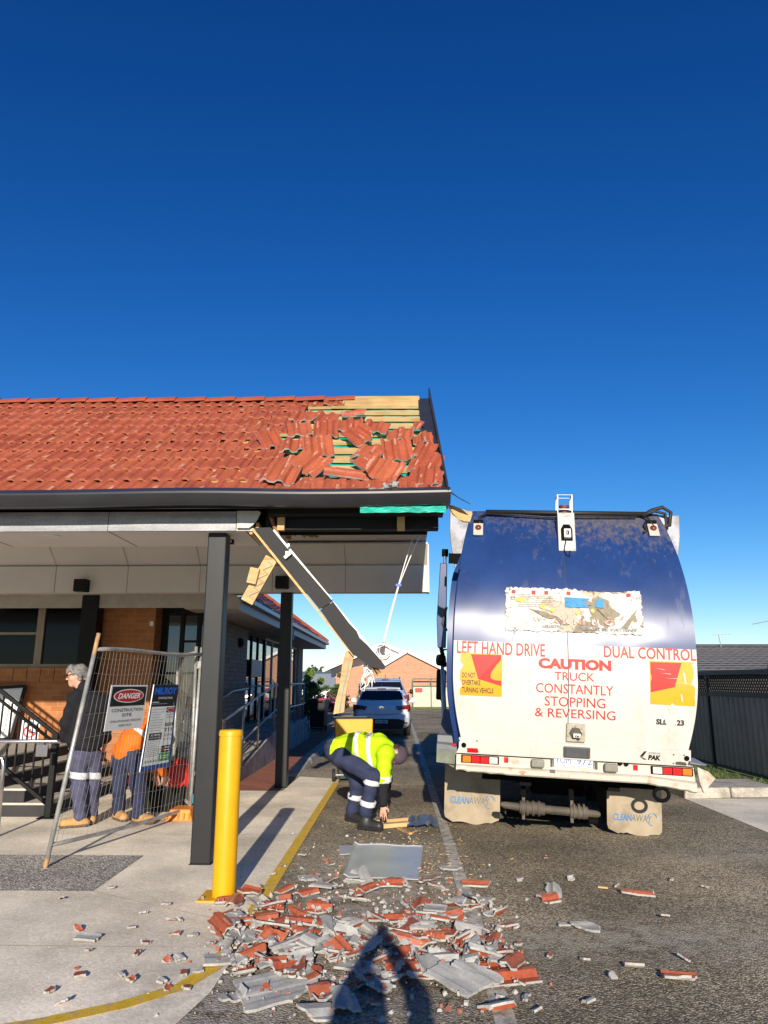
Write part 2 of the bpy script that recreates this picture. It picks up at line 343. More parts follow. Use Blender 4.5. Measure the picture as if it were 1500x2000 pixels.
# ------------------------------------------------------------------ foliage
def leaf_cloud(mb, c, rad, n, size, rr, m=0, clumps=14):
    cs = [(V((rr.gauss(0, .45)*rad[0], rr.gauss(0, .45)*rad[1], rr.gauss(0, .45)*rad[2]))+V(c), rr.uniform(.28, .5)) for _ in range(clumps)]
    for _ in range(n):
        cc, k = rr.choice(cs); d = V((rr.gauss(0, 1), rr.gauss(0, 1), rr.gauss(0, 1))).normalized()*(rr.random()**.4)*k
        p = cc + V((d.x*rad[0], d.y*rad[1], d.z*rad[2])); a = V((rr.gauss(0, 1), rr.gauss(0, 1), rr.gauss(0, 1))).normalized(); b = a.orthogonal().normalized()*size*rr.uniform(.6, 1.2); a = a.cross(b).normalized()*size*.55
        mb.add([p-b, p+a, p+b, p-a], [(0, 1, 2, 3)], m if rr.random() < .65 else m+1)
leafA = mat('leaf_bright', (.13, .21, .025), rough=.6, var=.35, vs=2); leafB = mat('leaf_mid', (.06, .11, .02), rough=.6, var=.35, vs=2)
leafC = mat('leaf_dark', (.035, .06, .02), rough=.7, var=.3, vs=2); petal = mat('petal_pink', (.45, .10, .22), rough=.6, var=.3, vs=5); bark = mat('bark', (.10, .07, .05), rough=.95, var=.3, vs=12, bump=.5, bs=20)
def bush(name, c, rad, n, size, mats, seed, label, cat, trunk=True, clumps=14):
    t = thing(name, (c[0], c[1], 0), label, cat); rr = random.Random(seed)
    mb = MB(); leaf_cloud(mb, c, rad, n, size, rr, clumps=clumps); part('crown', mb, mats, t)
    tb = MB()
    for k in range(5):
        a = rr.random()*6.28; q = V((c[0]+math.cos(a)*rad[0]*.5, c[1]+math.sin(a)*rad[1]*.5, c[2]+rad[2]*.3))
        tb.tube([(c[0], c[1], -.05), (c[0]+math.cos(a)*.08, c[1], c[2]*.4), q], [.06, .04, .015], 6)
    part('trunk', tb, bark, t); return t
bush('garden_shrub', (-3.95, 33, 1.25), (.50, .5, .58), 2600, .06, [leafA, leafB], 5, 'bright green rounded shrub beyond the end of the brick wing', 'shrub')
bush('flowering_bush', (-3.0, 36, .7), (.62, .6, .45), 1300, .07, [leafC, petal], 6, 'dark bush dotted with pink flowers behind the red-lidded bin', 'bush')
bush('garden_tree', (-3.7, 43, 1.15), (.7, .6, .48), 1400, .07, [leafB, leafC], 8, 'small dark tree left of the brick gable house', 'tree')
bush('wall_shrub', (-2.1, 46.4, .55), (.5, .3, .6), 600, .07, [leafA, leafB], 9, 'low yellow-green shrub against the gable house wall, left of the parked cars', 'shrub')
def far_tree(i, x, y, h):
    t = thing('hill_tree', (x, y, 6), 'distant tree standing on the green hill', 'tree', 'trees on the far hill'); rr = random.Random(50+i); mb = MB()
    leaf_cloud(mb, (x, y, 7+h*.6), (h*.5, h*.4, h*.45), 260, .5, rr, clumps=6); part('crown', mb, [leafC, leafB], t); part('trunk', MB().tube([(x, y, 4), (x, y, 7+h*.5)], .25, 6), bark, t)
for i, (px_, h) in enumerate(((604, 2.2), (611, 3), (618, 2), (627, 2.6), (633, 3.4), (640, 2.4), (647, 3))): p = at(px_, 1312, 400+i*7); far_tree(i, p.x, p.y, h)

# ------------------------------------------------------------------ main building: porch roof, canopy, walls
brick = brick_mat('orange_brick', (.43, .17, .062), (.34, .128, .046), (.40, .225, .12))
brick_dk = brick_mat('grey_brick', (.30, .225, .165), (.24, .18, .135), (.12, .095, .08))
charcoal = mat('charcoal_paint', (.014, .0145, .016), rough=.45, spec=.3, var=.12, vs=4, grain=.05)
gutter_m = mat('gutter_charcoal', (.028, .029, .033), rough=.34, spec=.45, var=.15, vs=3)
silver_fascia = mat('silver_fascia', (.29, .295, .31), rough=.42, metal=.0, var=.25, vs=3, grain=.2, gs=60, dirt=((.16, .16, .17), 3, .45, .75, (.3, 1, 3)))
black_m = mat('black_steel', (.007, .007, .0075), rough=.6, spec=.25, var=.2, vs=8)
soffit_m = mat('soffit_white', (.66, .63, .58), rough=.7, spec=.25, var=.05, vs=1)
white_board = mat('white_board', (.78, .77, .74), rough=.6, spec=.3, var=.04, vs=2)
grey_sheet = mat('grey_sheet', (.52, .51, .49), rough=.6, var=.1, vs=5, dirt=((.3, .27, .23), 5, .55, .75))
timber = mat('raw_timber', (.54, .36, .165), rough=.7, spec=.3, var=.2, vs=2.2, grain=.1, dirt=((.42, .22, .07), 3, .5, .72, (1, 1, 9)))
ply = mat('torn_timber', (.55, .33, .13), rough=.85, var=.3, vs=9, dirt=((.25, .12, .04), 6, .5, .7))
sarking = mat('teal_sarking', (.01, .36, .27), rough=.35, spec=.6, var=.25, vs=6, bump=.3, bs=18)
frame_tan = mat('window_frame_tan', (.30, .235, .16), rough=.6, var=.1)
dark_glass = glass_mat('dark_glass', (.006, .006, .007), rough=.08, spec=.16)
sky_glass = glass_mat('clear_glass', (.012, .018, .024), rough=.02, spec=1.0)
tile_m = mat('terracotta_glaze', (.36, .088, .042), rough=.5, spec=.28, var=.22, vs=3.2, grain=.14, gs=45, dirt=((.50, .27, .19), 9, .63, .78))
tile_m2 = mat('terracotta_dark', (.335, .078, .038), rough=.5, spec=.28, var=.2, vs=3.2, grain=.14, gs=45, dirt=((.44, .21, .15), 9, .63, .78)); tile_m3 = mat('terracotta_orange', (.375, .098, .046), rough=.5, spec=.28, var=.2, vs=3.2, grain=.14, gs=45, dirt=((.50, .25, .17), 9, .60, .78)); tile_wear = mat('tile_wear', (.46, .20, .13), rough=.8, var=.3, vs=20)
tile_edge = mat('tile_edge_pale', (.34, .10, .05), rough=.8, var=.25, vs=20)
tile_grey = mat('tile_underside', (.34, .335, .315), rough=.85, spec=.25, var=.16, vs=7, grain=.12, gs=60, dirt=((.50, .48, .44), 5, .5, .75))

GY, GZ = 6.62, 3.33                     # foot of the tiles
RY, RZ = 9.62, 5.46                     # ridge
SL = V((0, RY-GY, RZ-GZ)); SLN = SL.length; SD = SL/SLN; SN = V((0, -SD.z, SD.y))
def roofp(x, s, h=0.): return V((x, GY, GZ)) + SD*s + SN*h
def on_roof(px_, py_, h=.03):
    p = onplane(px_, py_, V((0, GY, GZ))+SN*h, SN); return p.x, (p-V((0, GY, GZ))).dot(SD)
bld = thing('brick_building', (-4, 12.6, 0), 'orange brick building with red tiled porch roof torn open at its right end', 'building')

def tile_prof(v):                       # height across one tile: broad crown, sharp drop to a pan, small mid rib
    v = v % 1.0
    K = ((0, .030), (.17, .030), (.24, .010), (.46, .009), (.52, .024), (.66, .024), (.73, .0), (.93, .0), (1, .030))
    for (a, x), (b, y) in zip(K, K[1:]):
        if v <= b: return x+(y-x)*(v-a)/(b-a)
    return .030
NC, TW = 11, .29
GA = SLN/NC
lim_px = [(700, 952), (581, 940), (536, 921), (548, 905), (520, 892), (520, 876), (556, 862), (560, 847), (566, 833), (588, 820), (668, 806)]
r3 = random.Random(11)
tl = MB(); vs_ = [0, .17, .24, .35, .46, .52, .66, .73, .83, .93, 1.0]
for c in range(NC):
    s0 = c*GA; xlim = on_roof(*lim_px[c])[0] if c else .28
    off = (c % 2)*TW/2
    k = 0
    while True:
        x1 = xlim-.0-k*TW; x0 = x1-TW; k += 1
        if c == 0: x1 += .0
        if x1 < -10.2: break
        jit = r3.gauss(0, .0013); tilt = r3.gauss(0, .002); sag = 0
        near = max(0, 1-(xlim-x1)/1.6)
        jit += near*abs(r3.gauss(0, .008)); ds = r3.gauss(0, .0012)+near*r3.gauss(0, .012)
        lo, up, lip = [], [], []
        xs = [x0+TW*v+.0012*(1 if v == 0 else (-1 if v == 1 else 0)) for v in vs_]
        for v, x in zip(vs_, xs):
            h = tile_prof(v)+jit+tilt*(v-.5)
            lip.append(roofp(x, s0+ds, h-.004)); lo.append(roofp(x, s0+ds+.004, h+.019)); up.append(roofp(x, s0+GA+.12, h-.010))
        mi = r3.choice((0, 0, 2, 3)); tl.grid([lo, up], mi); tl.grid([lip, lo], 1)
        if r3.random() < .35: i_ = r3.choice((0, 5)); tl.add([lo[i_]+SN*.0015, lo[i_+1]+SN*.0015, lo[i_+1].lerp(up[i_+1], .25)+SN*.0015, lo[i_].lerp(up[i_], r3.uniform(.1, .4))+SN*.0015], [(0, 1, 2, 3)], 4)
        tl.add([lo[-1], up[-1], up[-1]-SN*.02, lip[-1]-SN*.0], [(0, 1, 2, 3)], 1)
part('tile_field', tl, [tile_m, tile_edge, tile_m2, tile_m3, tile_wear], bld)
rb = MB(); xr = on_roof(690, 786)[0]
x = xr
while x > -10.3:                         # ridge caps
    pts = [(-.13, -.055), (-.10, -.01), (-.045, .035), (.045, .035), (.10, -.01), (.13, -.055)]
    a = [V((x-.42, RY+p, RZ+q+.01)) for p, q in pts]; b = [V((x+.015, RY+p*1.08, RZ+q*1.05+.028)) for p, q in pts]
    rb.grid([a, b]); rb.add(b+[V((x+.015, RY, RZ-.02))], [list(range(6))+[6]], 1); x -= .42
part('ridge_cap', rb, [tile_m2, tile_edge], bld)
part('dark_gap_sheet', MB().add([roofp(-10.2, -.04, -.022), roofp(-1.95, -.04, -.022), roofp(-1.95, SLN-.02, -.022), roofp(-10.2, SLN-.02, -.022)], [(0, 1, 2, 3)]), mat('gap_shade_brown', (.045, .018, .012), rough=.9), bld)  # added dark sheet; its colour stands for shade in the gaps between tiles
# rear slope, structure under the missing tiles
bk = MB(); bk.add([(-10.2, RY, RZ+.02), (.33, RY, RZ-.05), (.33, 2*RY-GY, GZ-.05), (-10.2, 2*RY-GY, GZ)], [(3, 2, 1, 0)])
part('rear_roof_slope', bk, tile_m, bld)
sk = MB(); rr = random.Random(4); n = 40; rows = []
for j in range(14):
    s = -.05+j*(SLN+.02)/13; rows.append([roofp(-1.93+i*(2.31/n), s, -.05+.012*MN.noise(V((i*.5, j*.7, 1)))) for i in range(n+1)])
sk.grid(rows); part('sarking', sk, sarking, bld)
bt = MB()
for c in range(NC+1):
    s = c*GA+.05; s = min(s, SLN-.03)
    for (xa, xb) in ((-1.9, -.9), (-.9, .33)):
        dz = rr.gauss(0, .006); bt.bar(roofp(xa, s, -.012+dz), roofp(xb-.005, s+rr.gauss(0, .012), -.012+rr.gauss(0, .005)), .115, .036, 0, up=SN)
for s in (SLN-.10, SLN-.22): bt.bar(roofp(-.75, s, .02), roofp(.31, s, .012), .10, .04, 0, up=SN)
part('batten', bt, timber, bld)
part('batten_board', MB().bar(roofp(-.85, SLN-.03, .035), roofp(.31, SLN-.02, .03), .16, .045, 0, up=SN), timber, bld)
# barge capping at the right end, top lifted
bg_ = MB()
bg_.bar(roofp(.385, -.05, .03), roofp(.375, SLN-.02, .025), .15, .02, 0, up=SN); bg_.bar(roofp(.462, -.08, .02), roofp(.452, SLN+.12, .06), .018, .19, 0, up=SN)
bg_.bar(roofp(.30, -.02, .02), roofp(.30, SLN-.05, .01), .02, .05, 0, up=SN)
part('barge_capping', bg_, gutter_m, bld, bevel=.004)
bg2 = MB(); b0 = roofp(.455, -.05, .0); bg2.add([b0+V((0, -.12, .02)), b0+V((.13, -.05, -.06)), b0+V((.22, -.02, -.10)), b0+V((.06, .06, .02)), b0+V((0, -.12, .028)), b0+V((.13, -.05, -.052)), b0+V((.22, -.02, -.092)), b0+V((.06, .06, .028))], [(0, 1, 2, 3), (7, 6, 5, 4), (0, 4, 5, 1), (1, 5, 6, 2), (2, 6, 7, 3)])
part('bent_flashing', bg2, gutter_m, bld)
# gutter with a slight bow
gt = MB(); prof = [(0, .035), (-.03, .035), (-.12, -.012), (-.14, -.025), (-.142, -.045), (-.115, -.09), (-.055, -.135), (0, -.14)]
rows = []
for i in range(41):
    x = -10.3+i*(10.79/40); dz = .012*math.sin((x+10)*.5)+.028*math.exp(-((x+1.9)/1.1)**2)+(.025 if x > -1 else 0)*(x+1)/1.5
    rows.append([(x, GY-.01+p, GZ+.0+q+dz) for p, q in prof])
gt.grid(rows, flip=True); e = rows[-1]; gt.add(e, [list(range(len(e)))[::-1]])
part('gutter', gt, gutter_m, bld, auto=25)
gf = MB(); gf.box((-10.3, GY+.0, GZ-.14), (.4, GY+.02, GZ-.02)); gf.box((-10.3, 7.3, 3.07), (.3, 7.32, 3.6)); part('gutter_fascia_shade_board', gf, black_m, bld)  # second box: added black board standing for the shadow gap under the gutter
ts = MB(); rows = []
for j in range(5): rows.append([(-.35+i*.05, GY-.03+.008*math.sin(i*1.3+j), GZ-.195+j*.015+.006*MN.noise(V((i*.6, j, 2)))) for i in range(17)])
ts.grid(rows); part('torn_sarking_strip', ts, sarking, bld)
# steel behind, timber stubs
bm = MB(); bm.box((-1.30, 6.98, 3.06), (.40, 7.10, 3.20)); bm.box((-1.25, 6.80, 3.17), (.44, 6.97, 3.235))
part('steel_beam', bm, black_m, bld)
for (px_, w_, h_) in ((551, .07, .13), (783, .075, .13)):
    p = at(px_, 1022, 7.0); part('timber_stub', MB().box((p.x-w_/2, 6.92, p.z-h_/2-.02), (p.x+w_/2, 6.97, p.z+h_/2)), timber, bld)
p0 = at(566, 1052, 7.6); sp = MB()
for k in range(7):
    a = at(560+k*4, 1036+k*.6, 7.6); b = at(575+rr.random()*50, 1040+rr.random()*10, 7.55); sp.bar(a, b, .02, .012)
sp.bar(at(566, 1030, 7.6), at(563, 1054, 7.6), .05, .05); part('splintered_timber', sp, ply, bld)
# front beam and soffit (left of the break)
fb = MB(); xb = at(462, 1015, 6.9).x
xj = at(212, 1015, 6.9).x
fb.box((-10.3, 6.9, 3.034), (xj-.003, 6.935, 3.225)); fb.box((xj+.003, 6.9, 3.034), (xb-.004, 6.935, 3.225))
part('fascia_board', fb, silver_fascia, bld)
tb = MB(); q = [at(x_, y_, 6.89) for x_, y_ in ((462, 1031), (486, 1031), (494, 1025), (502, 1015), (509, 1001), (505, 998), (463, 998))]
tb.prism(q, (0, .02, 0)); part('torn_fascia_end', tb, grey_sheet, bld)
sf = MB(); xs_ = at(490, 1035, 6.95).x
sf.box((-10.3, 6.936, 3.04), (xs_, 7.76, 3.064)); sf.prism([(xs_, 6.936, 3.04), (xs_+.14, 6.95, 3.04), (xs_+.02, 7.3, 3.04), (xs_, 7.5, 3.04)], (0, 0, .024))
part('soffit', sf, soffit_m, bld)
br2 = MB(); br2.bar((xs_+.0, 6.96, 3.055), (xs_+.02, 7.5, 3.05), .03, .09); br2.bar((xs_+.06, 6.96, 3.10), (xs_+.06, 7.5, 3.08), .03, .05); part('torn_soffit_edge', br2, ply, bld)
jt = MB()
for px_ in (-55, 212, 480):
    a = at(px_, 1033, 6.94); jt.box((a.x-.003, 6.94, 3.036), (a.x+.003, 7.755, 3.039))
part('soffit_joint', jt, charcoal, bld)
dl = MB(); a = gz(101, 1046, 3.04); ring = [(a.x+.075*math.cos(t*.3927), a.y+.075*math.sin(t*.3927), 3.034) for t in range(16)]; dl.tube(ring, .008, 6, closed=True); dl.cyl((a.x, a.y, 3.030), (a.x, a.y, 3.039), .066, 16, 1)
part('downlight', dl, [white_board, soffit_m], bld)
el = MB(); a = at(447, 1058, 7.4); el.box((a.x-.05, 7.37, a.z-.025), (a.x+.05, 7.43, a.z+.025)); el.box((a.x-.035, 7.365, a.z-.014), (a.x+.035, 7.369, a.z+.008), 1); el.box((a.x-.01, 7.39, a.z+.024), (a.x+.01, 7.41, 3.04))
part('emergency_light', el, [black_m, white_board], bld)
# recess behind the soffit and the rear bulkhead
rc = MB(); rc.box((-10.3, 7.76, 3.045), (.36, 7.78, 3.84)); rc.box((-10.3, 7.78, 3.84), (.42, 12.3, 3.86))
xo = [(-10.3, xs_)]
rc2 = MB(); rc2.box((-10.3, 7.76, 3.045), (-1.2, 7.78, 3.84)); rc2.box((-10.3, 7.781, 3.84), (.46, 12.3, 3.86)); part('recess_ceiling', rc2, soffit_m, bld)
bh = MB(); BX = .485
bh.hexa([(-10.3, 11.55, 3.77), (BX, 11.55, 3.77), (BX, 11.95, 3.48), (-10.3, 11.95, 3.48), (-10.3, 11.57, 3.80), (BX, 11.57, 3.80), (BX, 11.97, 3.51), (-10.3, 11.97, 3.51)])
bh.box((-10.3, 11.9, 3.035), (BX, 11.93, 3.482)); bh.box((-10.3, 11.931, 3.035), (BX, 12.13, 3.06)); bh.box((BX+.002, 11.89, 3.03), (BX+.03, 12.14, 3.83))
part('bulkhead', bh, soffit_m, bld)
bj = MB()
for x in np.arange(-9.3, .3, 1.205): bj.box((x-.004, 11.897, 3.037), (x+.004, 11.899, 3.475)); bj.add([(x-.004, 11.545, 3.769), (x+.004, 11.545, 3.769), (x+.004, 11.893, 3.482), (x-.004, 11.893, 3.482)], [(0, 1, 2, 3)])
bj.box((-10.3, 11.897, 3.476), (BX, 11.899, 3.481)); part('bulkhead_joint', bj, mat('joint_grey', (.22, .21, .20), rough=.8), bld)
# pillars
def pillar(x, y, w_, z1, m, feet=True):
    mb = MB(); mb.box((x-w_/2, y-w_/2, .005), (x+w_/2, y+w_/2, z1)); o = part('pillar', mb, m, bld, bevel=.012)
    return o
pillar(-1.785, 7.12, .185, 3.04, charcoal); pillar(-1.83, 11.98, .185, 3.035, charcoal)
bp_ = MB().box((-1.785-.1, 7.02, .004), (-1.785+.1, 7.22, .010)); part('pillar_base', bp_, charcoal, bld)
a = at(178, 1200, 12.3); pillar(a.x, 12.35, .28, 3.03, black_m)
for px_, py_ in ((160, 1144), (551, 1138)):
    a = at(px_, py_, 11.82); mb = MB(); mb.box((a.x-.10, 11.72, a.z-.1), (a.x+.10, 11.9, a.z+.1)); o = part('wall_light', mb, black_m, bld, bevel=.008)
    lo_ = MB(); lo_.cyl((a.x, 11.8, a.z-.103), (a.x, 11.8, a.z-.101), .06, 16); part('lens', lo_, dark_glass, o)
# walls
WY = 12.6
wl = MB(); wx0, wx1 = -10.3, -4.2
wa = at(166, 1235, WY).x; wz0, wz1 = 1.84, 2.97
wl.box((wx0, WY, 0), (wx1, WY+.23, wz0)); wl.box((wa, WY, wz0), (wx1, WY+.23, wz1+.1)); wl.box((wx0, WY, wz1), (wa, WY+.23, wz1+.1)); wl.box((wx1-.23, WY+.23, 0), (wx1, 13.4, 3.07))
part('wall', wl, brick, bld)
ss_ = MB()
for i in range(26): x = wx0+.1+i*.235; (ss_.box((x-.113, WY-.045, wz0-.235), (x+.113, WY-.001, wz0-.005)) if x < wa else None)
part('window_sill', ss_, brick, bld, bevel=.006)
part('ceiling', MB().box((-10.3, 12.131, 3.075), (-3.2, 13.6, 3.1)), soffit_m, bld)
part('cornice', MB().box((wa, WY-.04, 2.99), (wx1+.05, WY-.002, 3.05)), soffit_m, bld)
def window(parent, x0, x1, z0, z1, y, glass, fr, t=.06, mull=(), trans=(), name='window'):
    fm = MB(); fm.box((x0, y, z0), (x0+t, y+.08, z1)); fm.box((x1-t, y, z0), (x1, y+.08, z1)); fm.box((x0+t, y, z0), (x1-t, y+.08, z0+t)); fm.box((x0+t, y, z1-t), (x1-t, y+.08, z1))
    for m_ in mull: fm.box((m_-t/2, y+.004, z0+t), (m_+t/2, y+.076, z1-t))
    for (xa, xb, zz) in trans: fm.box((xa, y+.012, zz-.02), (xb, y+.06, zz+.02))
    o = part(name, fm, fr, parent)
    part('pane', MB().box((x0+t, y+.045, z0+t), (x1-t, y+.055, z1-t)), glass, o); return o
m1 = at(76, 1235, WY).x; m2 = at(84, 1235, WY).x
window(bld, -9.0, m1, wz0, wz1, WY+.03, dark_glass, frame_tan, trans=((-8.9, m1-.06, 2.42),))
window(bld, m1+.002, wa-.002, wz0, wz1, WY+.03, dark_glass, frame_tan)
# entry glazing right of the brick corner
ex0, ex1 = -4.19, -3.3
en = window(bld, ex0, ex1, .02, 2.86, 12.95, sky_glass, black_m, t=.07, mull=(-3.83, -3.53), trans=((-3.80, -3.55, 2.3), (-4.12, -3.37, 1.75), (-4.12, -3.37, 1.0)), name='entry_glazing')
part('entry_header', MB().box((ex0, 12.94, 2.862), (ex1+.1, 13.1, 3.07)), black_m, bld)
ap_ = MB(); a = at(296, 1218, 12.57); ap_.box((a.x-.03, 12.57, a.z-.04), (a.x+.03, 12.598, a.z+.04)); part('intercom', ap_, white_board, bld)

# ------------------------------------------------------------------ the rear wing along the drive
wing = thing('brick_wing', (-3.4, 20, 0), 'dark brick wing with red hipped roof and blue-grey eaves beyond the porch', 'building')
WX, EX, EZ, WE = -3.4, -2.68, 2.80, 26.4
wg = MB(); FL = .55
for (y0, y1, z0, z1) in ((13.1, 14.0, 0, 1.75), (14.0, 16.6, 0, EZ), (13.1, 14.0, 2.72, EZ), (25.2, WE, 0, EZ), (16.6, 25.2, 0, FL+.1), (16.6, 25.2, 2.72, EZ)):
    wg.box((WX-.23, y0, z0), (WX, y1, z1))
wg.box((-10, WE-.23, 0), (WX-.231, WE, EZ)); part('wall', wg, brick_dk, wing)
def ywin(parent, y0, y1, z0, z1, glass, fr, ys=(), zs=(), name='window'):
    fm = MB(); x0, x1 = WX-.14, WX-.06; t = .05
    fm.box((x0, y0, z0), (x1, y0+t, z1)); fm.box((x0, y1-t, z0), (x1, y1, z1)); fm.box((x0, y0+t, z0), (x1, y1-t, z0+t)); fm.box((x0, y0+t, z1-t), (x1, y1-t, z1))
    for y in ys: fm.box((x0+.004, y-t/2, z0+t), (x1-.004, y+t/2, z1-t))
    for z in zs: fm.box((x0+.01, y0+t, z-.02), (x1-.01, y1-t, z+.02))
    o = part(name, fm, fr, parent); part('pane', MB().box((WX-.105, y0+t, z0+t), (WX-.095, y1-t, z1-t)), glass, o); return o
white_fr = mat('window_frame_white', (.5, .5, .48), rough=.5)
ywin(wing, 13.1, 14.0, 1.75, 2.72, sky_glass, white_fr, zs=(2.25,))
part('window_sill', MB().box((WX-.1, 13.0, 1.62), (WX+.06, 14.1, 1.748)), brick_dk, wing)
ywin(wing, 16.62, 19.2, FL+.1, 2.72, sky_glass, black_m, ys=(17.5, 18.3), zs=(1.5,), name='glazed_door')
ywin(wing, 19.3, 25.2, FL+.1, 2.72, sky_glass, white_fr, ys=(20.4, 21.6, 22.8, 24.0), zs=(1.5,))
part('door_sign', MB().box((WX-.04, 17.3, 1.72), (WX-.02, 18.6, 2.12)), mat('sign_grey', (.2, .21, .25), rough=.5), wing)
wlf = MB(); wlf.lathe((WX+.002, 15.7, 2.42), [(.10, 0), (.10, .04), (.07, .09), (.0, .11)], 16, axis=MX.Rotation(R(90), 3, 'Y')); part('bulkhead_light', wlf, black_m, wing, smooth=True)
# eaves, gutter, hipped roof
ev = MB(); E0 = 12.25; E1 = WE+.72
ev.box((WX-.2, E0, EZ-.002), (EX, E1, EZ+.02)); ev.box((-10, WE-.2, EZ-.002), (WX-.201, E1, EZ+.02)); part('eave_soffit', ev, mat('eave_cream', (.42, .38, .32), rough=.7), wing)
bluegrey = mat('blue_grey_trim', (.34, .36, .41), rough=.5, var=.08)
ef = MB(); ef.box((EX+.001, E0, EZ-.03), (EX+.022, E1, EZ+.15)); ef.box((-10, E1+.001, EZ-.03), (EX+.022, E1+.022, EZ+.15)); part('eave_fascia', ef, bluegrey, wing)
eg = MB(); eg.bar((EX+.08, E0, EZ+.17), (EX+.08, E1+.1, EZ+.17), .11, .09); eg.bar((-10, E1+.085, EZ+.17), (EX+.02, E1+.085, EZ+.17), .11, .09); part('eave_gutter', eg, mat('gutter_blue', (.12, .15, .24), rough=.35), wing, bevel=.012)
dp = MB(); dp.bar((EX+.02, 18.6, EZ+.1), (EX+.02, 18.6, EZ-.16), .06, .05); part('downpipe', dp, bluegrey, wing)
rf = MB(); pit = .74; gw = .33; cs_ = 13; rz0 = EZ+.2
def rw(y, k): return V((EX+.07-k, y, rz0+k*pit))
k = 0; rr = random.Random(5)
for c in range(cs_):
    k0 = c*gw*.88; k1 = (c+1)*gw*.88
    yA, yB = E0, E1+.08-k0*.95; yB2 = E1+.08-k1*.95
    a0, b0 = rw(yA, k0)+V((0, 0, .035)), rw(yB, k0)+V((0, 0, .035)); a1, b1 = rw(yA, k1)+V((0, 0, .004)), rw(yB2, k1)+V((0, 0, .004))
    N = 40; lo = []; up_ = []; lp = []
    for i in range(N+1):
        u = i/N; wv = .016*(1 if i % 2 else 0)+rr.gauss(0, .002); lo.append(a0.lerp(b0, u)+V((0, 0, wv))); up_.append(a1.lerp(b1, u)+V((0, 0, wv*.6))); lp.append(a0.lerp(b0, u)-V((0, 0, .02)))
    rf.grid([lo, up_]); rf.grid([lp, lo], 1)
    # hip end
    hx0, hx1 = EX+.07-k0*1.0, EX+.07-k1*1.0
    rf.add([(hx0, yB, rz0+k0*pit+.03), (-10+0*k0, yB, rz0+k0*pit+.03), (-10, yB2, rz0+k1*pit), (hx1, yB2, rz0+k1*pit)], [(0, 1, 2, 3)])
ge = MB(); ge.prism([(EX+.0, E0+.005, EZ+.02), (-7, E0+.005, EZ+.02), (-7, E0+.005, 3.3), (-3.4, E0+.005, 3.3), (EX+.0, E0+.005, EZ+.2)], (0, .02, 0)); part('eave_end', ge, MATS['eave_cream'], wing)
part('roof', rf, [tile_m, mat('tile_edge_dark', (.10, .03, .02), rough=.8)], wing)
hp = MB(); hp.tube([rw(E1+.08, 0)+V((0, 0, .06)), rw(E1+.08-cs_*gw*.88*.95, cs_*gw*.88)+V((0, 0, .05))], .075, 8); part('hip_cap', hp, tile_m, wing)
# landing and ramp
rp = MB(); rx0, rx1 = WX+.002, -2.62
rp.hexa([(rx0, 11.5, -.02), (rx1-.1, 11.5, -.02), (rx1-.1, 16.2, -.02), (rx0, 16.2, -.02), (rx0, 11.5, .02), (rx1-.1, 11.5, .02), (rx1-.1, 16.2, FL), (rx0, 16.2, FL)])
rp.box((rx0, 16.205, -.02), (rx1-.1, 21.5, FL)); rp.hexa([(rx1-.098, 11.6, -.02), (rx1, 11.6, -.02), (rx1, 16.2, -.02), (rx1-.098, 16.2, -.02), (rx1-.098, 11.6, .06), (rx1, 11.6, .06), (rx1, 16.2, FL+.06), (rx1-.098, 16.2, FL+.06)])
rp.box((rx1-.098, 16.205, -.02), (rx1, 21.5, FL+.05)); rp.box((rx0, 21.51, -.02), (rx1, 21.9, .37)); rp.box((rx0, 21.91, -.02), (rx1, 22.3, .19))
solo('access_ramp', rp, kerb_concrete, 'concrete access ramp with raised kerb running up beside the dark brick wing', 'ramp', bevel=.008)
galv = mat('galvanised_steel', (.42, .42, .40), rough=.45, metal=.6, var=.25, vs=12, dirt=((.30, .22, .14), 8, .58, .75))
hr = thing('ramp_handrail', (rx1, 12, 0), 'galvanised handrail climbing along the ramp beside the brick wing', 'handrail')
rx = rx1-.04
def rz(y): return .04+max(0, min(1, (y-11.5)/4.7))*FL
tp = MB(); tp.tube([(rx, 11.5, rz(11.5)+.90), (rx, 11.42, rz(11.5)+1.0), (rx, 11.6, rz(11.5)+1.0), (rx, 16.2, FL+1.0), (rx, 20.9, FL+1.0), (rx, 21.0, FL+.98)], .024, 8); part('top_rail', tp, galv, hr, smooth=True)
mp_ = MB(); mp_.tube([(rx, 11.6, rz(11.5)+.45), (rx, 16.2, FL+.45), (rx, 21.0, FL+.45)], .02, 8); part('mid_rail', mp_, galv, hr, smooth=True)
for y in (11.46, 12.9, 14.3, 16.1, 17.6, 19.2, 20.98): part('post', MB().cyl((rx, y, rz(y)+.0), (rx, y, rz(y)+1.0), .022, 8), galv, hr, smooth=True)
hr2 = thing('wall_handrail', (WX+.08, 14, 0), 'pale handrail fixed to the dark brick wing wall under its window', 'handrail')
part('rail', MB().tube([(WX+.09, 11.6, 1.0), (WX+.09, 14.9, 1.42), (WX+.09, 16.4, 1.46)], .024, 8), galv, hr2, smooth=True)
for y, z in ((12.6, 1.12), (14.6, 1.38), (16.0, 1.45)): part('bracket', MB().tube([(WX+.0, y, z-.06), (WX+.09, y, z-.05), (WX+.09, y, z)], .01, 6), galv, hr2)

